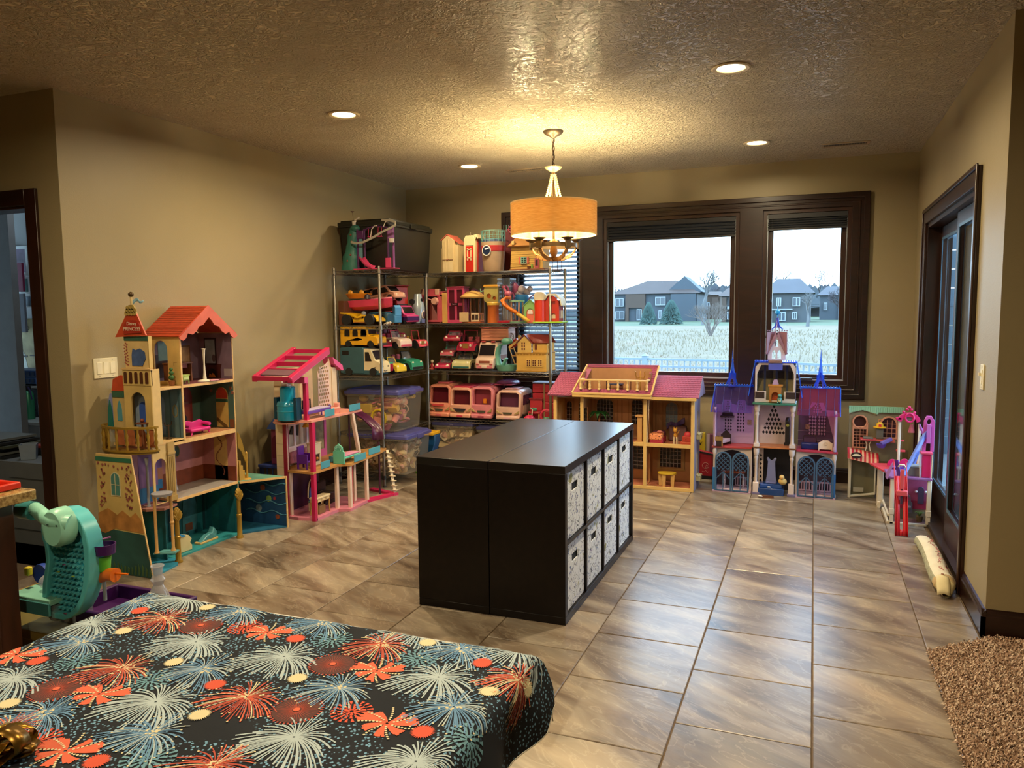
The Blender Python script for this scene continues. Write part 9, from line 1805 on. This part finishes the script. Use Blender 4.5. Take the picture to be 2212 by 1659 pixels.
# lower pink room
YF=5.80
for x_ in(.522,.748):K_(bx(x_,x_+.026,YF,YF+.03,0,.32),'white_post',WP2,bevel=.003);K_(bx(x_-.002,x_+.028,YF-.003,YF+.033,.07,.11),'post_collar',WP2,bevel=.002)
K_(bx(.522,.774,YF,YF+.02,0,.016),'base_rail',WP2,bevel=.002);K_(bx(.508,.522,YF+.03,YF+.45,0,.010),'side_rail',WP2);K_(bx(.51,.522,YF+.03,Y2_,.05,.062),'side_rail',WP2)
K_(bx(.53,.77,YF+.15,YF+.155,.012,.315),'room_back',M('#b04c7c',.5,var=.15));K_(bx(.53,.77,YF+.02,YF+.15,.0,.012),'room_floor',M('#6a4a4c',.5));K_(bx(.53,.77,YF+.146,YF+.149,.012,.12),'low_wall_print',M('#7a7468',.5,var=.2));K_(bx(.60,.77,YF+.144,YF+.147,.085,.145),'pink_band',M('#a8305c',.5))
K_(MB().plate([(.615,.06),(.675,.06),(.675,.13),(.665,.14),(.66,.18),(.645,.19),(.63,.18),(.625,.14),(.615,.13)],[circ(.645,.158,.014,12)],YF+.12,YF+.13,'y'),'grey_sink_panel',M('#5d5a66',.4),bevel=.002);K_(bx(.625,.665,YF+.10,YF+.12,.10,.11),'sink_shelf',M('#8a8490',.4))
K_(MB().plate(arch(.725,.038,.13,.25,8),[],YF+.12,YF+.135,'y'),'hair_dryer_panel',M('#4a3a58',.4),bevel=.002)
for s in(-1,1):K_(MB().ball((.725+s*.03,YF+.12,.215),.009,8,6),'lamp_bulb',M('#d8d0d8',.4),smooth=1)
K_(MB().lathe([(0,.012),(.018,.012),(.024,.05),(0,.05)],(.718,YF+.09,0),10),'plant_pot',M('#5a4a30',.5));pl2=MB()
for k in range(11):a=2*PI*k/11;pl2.tube([(.718,YF+.09,.05),(.718+.02*math.cos(a),YF+.09+.02*math.sin(a),.08),(.718+.034*math.cos(a),YF+.09+.03*math.sin(a),.075)],.0035,5,r2=.001)
K_(pl2,'plant_leaves',M('#4a6a34',.5));K_(prism_z([(.50,YF-.01),(.775,YF-.01),(.775,YF+.25),(.50,YF+.25)],.322,.338),'lilac_deck',M('#8a5c94',.35),bevel=.003)
K_(bx(.712,.766,YF+.01,YF+.06,.338,.50),'magenta_tower',HPP,bevel=.004);K_(bx(.70,.774,YF+.0,YF+.07,.50,.514),'magenta_cap',M('#cc4a6c',.35),bevel=.003);
for s in(-.008,.06):K_(MB().bar((.708+s,YF,.338),(.702+s*1.15,YF,.50),.006),'tower_trim',WP2)
K_(bx(.635,.705,YF+.04,YF+.12,.338,.40),'grey_fish_tank',M('#6a6a68',.4),bevel=.003);K_(bx(.632,.708,YF+.036,YF+.124,.40,.41),'tank_rim',M('#8fa0a8',.3),bevel=.002)
# lift and rods
K_(MB().plate([(.715,.51),(.735,.51),(.74,.68),(.765,.68),(.765,.51),(.785,.51),(.785,.72),(.765,.755),(.735,.755),(.72,.72)],[circ(.75,.715,.013,12,.02)],YF+.06,YF+.09,'y'),'lilac_lift_frame',tinted('#c860b0',.75,.2),bevel=.002);K_(bx(.735,.76,YF+.04,YF+.06,.57,.70),'lift_car',tinted('#c87ac8',.7,.2),bevel=.002)
K_(MB().bar((.595,5.76,.36),(.752,YF+.08,.672),.018,.026),'violet_rod',PRW,bevel=.003);K_(MB().bar((.665,6.0,.33),(.735,YF+.08,.66),.018,.016),'violet_rod',PRW,bevel=.003);K_(MB().bar((.55,5.76,.46),(.57,5.74,.34),.008,.03),'violet_blade',VIO,bevel=.002)
K_(MB().plate([(.695,.34),(.72,.34),(.735,.44),(.715,.60),(.70,.60),(.705,.45)],[],YF+.11,YF+.116,'y'),'white_side_panel',M('#a8b4d0',.4));K_(MB().plate([(.488,.36),(.53,.44),(.533,.42),(.50,.315),(.487,.33)],[],YF-.02,YF-.012,'y'),'lilac_flap',tinted('#b88ac0',.8,.3))
# red slide ramp
rs=thing('toy_red_ramp','tall red toy ramp with a slot leaning from the mall playset to the floor','toy ramp',(.57,5.50,0));RR_=M('#c01c28',.35)
def rpt(x,t):return(x,.22*t*t*.6+.12*t,.45*t+.004)
def strip(x0,x1,t0,t1,nm,m,n=10,**k):return MB().grid(lambda u,v:rpt(x0+(x1-x0)*u,t0+(t1-t0)*v),1,n).build(nm,m,rs,smooth=2,solid=.005)
strip(-.037,-.009,0,.80,'ramp_board',RR_);strip(.009,.037,0,.80,'ramp_board',RR_);strip(-.0095,.0095,0,.09,'ramp_board',RR_,2);strip(-.0095,.0095,.66,.80,'ramp_board',RR_,2)
for s in(-1,1):MB().grid(lambda u,v:(s*.037,rpt(0,v)[1]-.014+.028*u,rpt(0,v)[2]),1,12).build('side_rail',RR_,rs,smooth=2,solid=.004)
bx(-.006,.006,.07,.085,.20,.30).build('inner_strip',M('#3a3048',.4),rs);SM=M('#cc5058',.4);bx(-.032,.034,.06,.10,.255,.29).build('carriage',SM,rs,bevel=.004);bx(-.012,.012,.07,.09,.29,.43).build('carriage_mast',SM,rs,bevel=.003);MB().tube([(-.02,.12,.44),(-.012,.11,.455),(.012,.11,.455),(.02,.12,.44)],.006,6).build('white_hook',WHT,rs,smooth=1)
# ================================================================== SCIENCE TOY STATION BESIDE THE ISLAND
o=thing('storage_bench','low olive tan bench under the science toy at the left','bench',(-2.55,1.97,0));OT=M('#8a7434',.5);bx(-.40,.42,-.17,.2,.36,.40).build('top',OT,o,bevel=.004);bx(-.38,.40,-.15,.18,.04,.36).build('body',M('#7a6a34',.5),o,bevel=.003)
for sx_ in(-.36,.36):
 for sy_ in(-.13,.15):bx(sx_-.02,sx_+.02,sy_-.02,sy_+.02,0,.04).build('foot',OT,o)
TQ=M('#58b8c0',.3);TQL=M('#8ccab6',.35);TQD=M('#2c9fb6',.25);BZ=.402
o=thing('pegboard_toy','turquoise curved pegboard toy on an arm reaching from the island countertop','toy board',(-2.28,1.83,BZ));S2=lambda a,b,Y=1.83:S(a*.2411,1020+b*.2411,'y',Y)
outl=[(480,350),(560,318),(640,312),(720,345),(790,430),(835,530),(855,620),(868,720),(868,830),(862,930),(845,1040),(815,1140),(770,1220),(700,1280),(640,1298),(560,1285),(440,1245),(445,1120),(450,980),(470,860),(480,760),(468,640),(445,570),(435,490),(445,400)]
lp=[S2(*q)-Vector((-2.28,1.83,BZ)) for q in outl];cxp=sum(p.x for p in lp)/len(lp);czp=sum(p.z for p in lp)/len(lp)
po_=[(p.x,max(p.z,.004)) for p in lp];pi_=[(cxp+(x-cxp)*.80,czp+(z-czp)*.90) for x,z in po_]
MB().plate(po_,[pi_],-.03,.03,'y').build('rim',TQ,o,bevel=.006);MB().plate([(cxp+(x-cxp)*.82,czp+(z-czp)*.92) for x,z in po_],[],.0,.012,'y').build('panel',TQD,o)
stn=MB();pk_=0
for r_ in range(16):
 for k in range(9):
  x_,z_=cxp-.085+k*.021+(r_%2)*.0105,.03+r_*.0195
  j=False;n_=len(pi_)
  for q in range(n_):
   (xa_,za_),(xb_,zb_)=pi_[q],pi_[(q+1)%n_]
   if(za_>z_)!=(zb_>z_) and x_<(xb_-xa_)*(z_-za_)/(zb_-za_)+xa_:j=not j
  if j:stn.lathe([(.0062,.0),(.0055,-.016),(.002,-.016),(.002,-.004)],(x_,0,z_),6,'y');pk_+=1
stn.build('peg_sockets',M('#5cc0cc',.3),o)['kind']='stuff'
for x_,z_,c in((.0,.315,'#8a4a8c'),(-.03,.28,'#9ab83c'),(.04,.27,'#9ab83c'),(-.01,.10,'#8a4a6c')):MB().tube([(cxp+x_,-.03,z_*.8),(cxp+x_+.018,-.036,z_*.8+.004)],.0025,5).build('peg',M(c,.4),o)
h0=S2(600,470,1.80)-Vector((-2.28,1.83,BZ));MB().lathe([(0,-.05),(.045,-.048),(.052,-.035),(.052,.01),(0,.01)],(h0.x,h0.y-.01,h0.z),24,'y',sy=1.25).build('hub',TQL,o,smooth=1)
ap=[S2(a,b,y)-Vector((-2.28,1.83,BZ)) for a,b,y in((250,320,1.77),(320,330,1.77),(400,400,1.76),(480,440,1.76),(560,450,1.765),(620,460,1.775))];MB().tube([tuple(p) for p in ap],lambda t:.021+.007*t,14).build('arm',TQL,o,smooth=1)
for q in(1,3,4):MB().ball(tuple(ap[q]+Vector((.004,-.026,-.004))),.003,6,4).build('screw_hole',M('#1c3a38',.5),o)
cl_=S2(250,340,1.77)-Vector((-2.28,1.83,BZ));MB().lathe([(0,-.03),(.030,-.03),(.032,.03),(0,.03)],tuple(cl_),16,'x').build('clamp',M('#3f8a8c',.35),o,smooth=1)
o=thing('science_tray','purple tray holding clear domes behind the pegboard toy','tray',(-2.22,2.0,BZ));PT=M('#3c1450',.35)
MB().plate(rect(-.27,.13,-.12,.13),[rect(-.255,.115,-.105,.115)],0,.06,'z').build('rim',PT,o,bevel=.006);bx(-.26,.12,-.11,.12,0,.008).build('base',PT,o)
for x_,y_,r_ in((-.02,-.04,.035),(.05,.0,.028),(.085,-.05,.022)):MB().ball((x_,y_,.008+r_),r_,14,9).build('clear_dome',CLEAR2,o,smooth=1)
MB().tube([(.03,.05,.06),(.08,.05,.065),(.10,.05,.065),(.10,.05,.03)],.006,6).build('green_bar',M('#7ab82c',.4),o,smooth=1);MB().lathe([(0,0),(.025,0),(.028,.03),(0,.03)],(-.03,.03,.01),12).build('purple_cup',M('#3a2a94',.4),o,smooth=1)
MB().grid(lambda u,v:(.0+.11*u,-.02+.03*v,.03+.03*math.sin(PI*u)),8,2).build('clear_scoop',CLEAR2,o,smooth=2,solid=.002)
o=thing('toy_flask','clear plastic toy flask standing at the far corner of the cloth table','flask',(-1.97,2.03,BZ+.0));s_=S(343,1285,'y',2.03);o.location=(s_.x,2.03,BZ)
MB().lathe([(0,.0),(.062,.0),(.064,.01),(.03,.10),(.017,.125),(.020,.135),(.026,.145),(.020,.155),(.016,.165),(.018,.185),(.024,.195),(.022,.198),(.016,.19),(.014,.165),(.015,.125),(.028,.10),(.060,.012),(0,.006)],n=28).build('flask_body',CLEAR2,o,smooth=1);MB().lathe([(.058,0),(.070,.0),(.072,.045),(.066,.045),(.064,.006),(.058,.006)],n=28).build('purple_ring',M('#4a1c6c',.35),o,smooth=1)
o=thing('toy_catcher_stack','stack of purple, green and orange toy cups hooked on the pegboard edge','toy cups',(0,0,0));b0=S2(935,690,1.86)
MB().lathe([(.0,-.02),(.034,-.02),(.037,.014),(.034,.014),(.031,-.014),(0,-.014)],(b0.x,b0.y,b0.z+.005),20).build('purple_cup',M('#3c1458',.35),o,smooth=1);MB().lathe([(0,-.075),(.018,-.075),(.024,-.025),(0,-.025)],(b0.x-.005,b0.y,b0.z),16).build('green_cup',M('#5ab83c',.4),o,smooth=1)
MB().tube([(b0.x-.03,b0.y,b0.z-.105),(b0.x+.01,b0.y,b0.z-.085),(b0.x+.045,b0.y,b0.z-.085)],lambda t:.018+.006*t,12).build('orange_tube',M('#d86a14',.35),o,smooth=1);MB().tube([(b0.x+.04,b0.y,b0.z-.08),(b0.x+.10,b0.y,b0.z-.075)],.004,6).build('orange_peg',M('#d86a14',.35),o)
MB().lathe([(0,.01),(.010,.01),(.010,.055),(0,.055)],(b0.x-.028,b0.y,b0.z),10).build('lilac_cup',M('#6a3a94',.4),o,smooth=1);MB().tube([(b0.x-.02,b0.y,b0.z+.03),(b0.x+.03,b0.y,b0.z+.045)],.003,6).build('lilac_peg',M('#a05a94',.4),o);MB().bar((b0.x-.05,b0.y-.01,b0.z),(b0.x-.02,b0.y,b0.z),.02,.02).build('hook',M('#3c1458',.35),o)
MB().tube([(b0.x-.01,b0.y,b0.z-.18),(b0.x-.01,b0.y,b0.z-.075)],.006,8).build('support_rod',M('#8a9aa8',.3),o)
o=thing('science_basin','pale turquoise drawer unit with a clear bin left of the pegboard toy','toy station',(-2.50,1.86,BZ));bx(-.10,.10,-.08,.10,.105,.125).build('tray',TQL,o,bevel=.003);bx(-.095,.10,-.085,-.075,.07,.115).build('front',M('#3f7f80',.4),o,bevel=.002);bx(-.09,.095,-.07,.09,.0,.105).build('clear_bin',tinted('#c0c8c8',.25,.1),o);MB().ball((0,0,.155),.034,14,9,(1,1,.8)).build('clear_dome',CLEAR2,o,smooth=1)
MB().lathe([(0,-.01),(.036,-.01),(.036,.01),(0,.01)],(-.075,.03,.165),20,'y').build('blue_disc',M('#1c3c94',.35),o,smooth=1);MB().bar((-.04,.06,.14),(.06,.05,.185),.03,.012).build('green_bar',M('#7aa828',.4),o,bevel=.003);MB().lathe([(0,-.02),(.016,-.02),(.014,.02),(0,.02)],(.055,.06,.205),12,'x').build('teal_knob',TQL,o,smooth=1);MB().ball((.04,.0,.16),.022,12,7,(1.3,1,.5)).build('cream_disc',M('#c9b890',.4),o,smooth=1);bx(-.10,-.08,-.02,.0,.17,.20).build('yellow_clip',M('#c9b82c',.4),o,bevel=.003)
MB().ball((.0,.02,.03),.028,10,7).build('bin_toy',M('#8a7a6c',.6),o,smooth=1)
# ================================================================== THROUGH THE LEFT DOORWAY
def dr(px,py,Y):return S(px,py,'y',Y)
YW=5.9
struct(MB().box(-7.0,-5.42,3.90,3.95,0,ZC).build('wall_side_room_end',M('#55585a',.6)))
def pic(lb,px0,px1,py0,py1,Y,frame,inner,cat='picture',mat_=None,name='picture_frame'):
 a,b=dr(px0,py1,Y),dr(px1,py0,Y);o=thing(name,lb,cat,(a.x,Y,a.z));w_,h_=b.x-a.x,b.z-a.z
 MB().plate(rect(0,w_,0,h_),[rect(w_*.12,w_*.88,h_*.1,h_*.9)] if frame else[],-.02,0,'y').build('frame',frame or inner,o)
 if frame:bx(w_*.1,w_*.9,-.012,-.006,h_*.08,h_*.92).build('print',inner,o)
 return o
WFR=M('#c4ccce',.5)
struct(bx(-6.6,XL-T-.03,4.72,6.0,2.02,2.05).build('trim_8',M('#4a4e50',.6)))
pic('white framed picture with violet figures, upper in the next room',30,62,531,596,4.72,WFR,M('#4a3a54',.5,var=.5,scale=12));pic('narrow white framed dark picture at the doorway edge of the next room',12,27,528,580,4.715,WFR,M('#20242a',.5));pic('white framed green and blue picture in the next room',46,67,598,635,4.71,WFR,M('#2f5a58',.5,var=.5,scale=9));pic('small white framed grey picture lowest in the next room',55,73,638,664,4.705,WFR,M('#5a6a78',.5,var=.5,scale=14))
o=pic('magenta and gold paper bag hanging before the pictures',23,51,568,631,4.62,None,M('#7a1c44',.5),'poster',name='hanging_poster');bx(.01,.10,-.03,-.021,.08,.19).build('gold_print',M('#8a5a1c',.5,var=.5,scale=20),o);bx(.02,.09,-.035,-.031,.05,.10).build('red_print',M('#8a1c14',.5),o)
o=pic('hanging grey paper sheet with a pink balloon shape',25,55,634,718,4.60,None,M('#6a6e78',.6),'paper',name='hanging_paper');MB().plate(circ(.05,.24,.045,14,.06),[],-.026,-.0205,'y').build('balloon_print',M('#7a4a58',.5),o)
o=pic('cream poster headed DINO partly hidden by the door casing',32,82,688,795,4.69,None,M('#a09870',.6,var=.35,scale=9),'poster',name='wall_poster');text('DINO','poster_lettering',M('#16140e',.5),o,(.19,-.022,.35),.045,(R(90),0,0));bx(.12,.20,-.023,-.02,.10,.115).build('caption_print',M('#16140e',.5),o);bx(.23,.3,-.023,-.02,.11,.12).build('caption_print',M('#16140e',.5),o)
MB().plate([(.05,.0),(.2,.0),(.17,.12),(.12,.2),(.08,.12)],[],-.0225,-.0202,'y').build('pale_shape_print',M('#bcc4b8',.6),o)
dk=thing('work_desk','grey desk with drawers in the next room','desk',(-5.85,4.40,0));zt=dr(60,905,4.3).z
bx(-.75,.80,-.22,.33,zt-.03,zt).build('top',M('#8a9294',.5),dk,bevel=.004);bx(-.7,.78,-.2,.32,0,zt-.03).build('cabinet',M('#64696c',.5),dk)
for k in range(3):bx(-.1,.5,-.215,-.2,.08+k*.2,.25+k*.2).build('drawer',M('#6d7275',.5),dk,bevel=.003)
a=dr(63,903,4.3);o=thing('water_bottle','green metal water bottle with black cap on the desk in the next room','bottle',(a.x,4.3,zt));bh=dr(63,833,4.3).z-zt;MB().lathe([(0,0),(.043,0),(.045,.01),(.045,bh*.74),(.03,bh*.84),(.022,bh*.86),(0,bh*.86)],n=20).build('body',M('#2f7a58',.35,.3),o,smooth=1);MB().lathe([(0,bh*.86),(.028,bh*.86),(.026,bh),(0,bh)],n=16).build('cap',M('#101218',.4),o,smooth=1)
MB().tube([(.025,-.01,bh*.95),(.06,-.02,bh*.85),(.075,-.02,bh*.6)],.006,6).build('strap',M('#2a2450',.5),o,smooth=1)
for k,(lb,c) in enumerate((('blue ridged storage case stacked under the cream poster','#2a4c84'),('darker blue ridged case under the first','#1f3c70'))):
 a,b=dr(38,817-18*k,4.5),dr(85,818-18*k,4.5);zc=dr(60,826,4.5).z+.056*k;o=thing('storage_case',lb,'case',(a.x+.1,4.52,zc));bx(-.15,.25,-.12,.12,0,.055).build('case',M(c,.4),o,bevel=.004)
 for q in range(7):bx(-.13+q*.055,-.095+q*.055,-.126,-.12,.012,.042).build('ridge',M('#16284a',.5),o)
a=dr(60,829,4.5);o=thing('desk_riser','grey shelf riser with papers on the desk in the next room','shelf',(a.x,4.52,zt));bx(-.35,.35,-.14,.14,a.z-zt-.02,a.z-zt-.004).build('shelf',M('#9aa2a6',.5),o);bx(-.35,-.33,-.14,.14,0,a.z-zt-.025).build('leg',M('#1a1c20',.5),o);bx(.1,.35,-.12,.14,0,a.z-zt-.03).build('black_box',M('#101216',.5),o)
# nearer low cabinet with papers
a=dr(0,1000,4.3);cz=dr(40,995,3.45).z;o=thing('low_cabinet','grey low cabinet with a stack of dark papers in the next room','cabinet',(-4.95,3.62,0));bx(-.75,.62,-.2,.3,0,cz).build('body',M('#5f6467',.5),o,bevel=.004)
for k in range(3):bx(.05,.55,-.206,-.2,.1+k*.17,.102+k*.17).build('drawer_line',M('#34383a',.6),o)
for k in range(6):bx(-.5,-.02-.03*(k%3),-.18,.1,cz+.002+k*.022,cz+.018+k*.022).build('paper_stack',M(('#16181a','#5a5e5c','#20242a','#3c4030')[k%4],.6),o)
a=dr(57,985,3.5);o=thing('clear_bin','pale translucent bin on the low cabinet in the next room','storage bin',(a.x,3.52,cz+.001));MB().lathe([(0,0),(.06,0),(.07,.10),(.066,.10),(.056,.006),(0,.006)],n=4).build('bin',M('#7a8898',.4),o)
o=thing('red_folder','red and black folder stack beside the desk in the next room','folder',(dr(85,950,3.6).x,3.72,cz+.002));bx(-.12,.12,-.08,.08,0,.05).build('folder',M('#1a1c20',.5),o);bx(-.12,.12,-.09,.08,.05,.065).build('red_cover',M('#8a2a1c',.5),o)
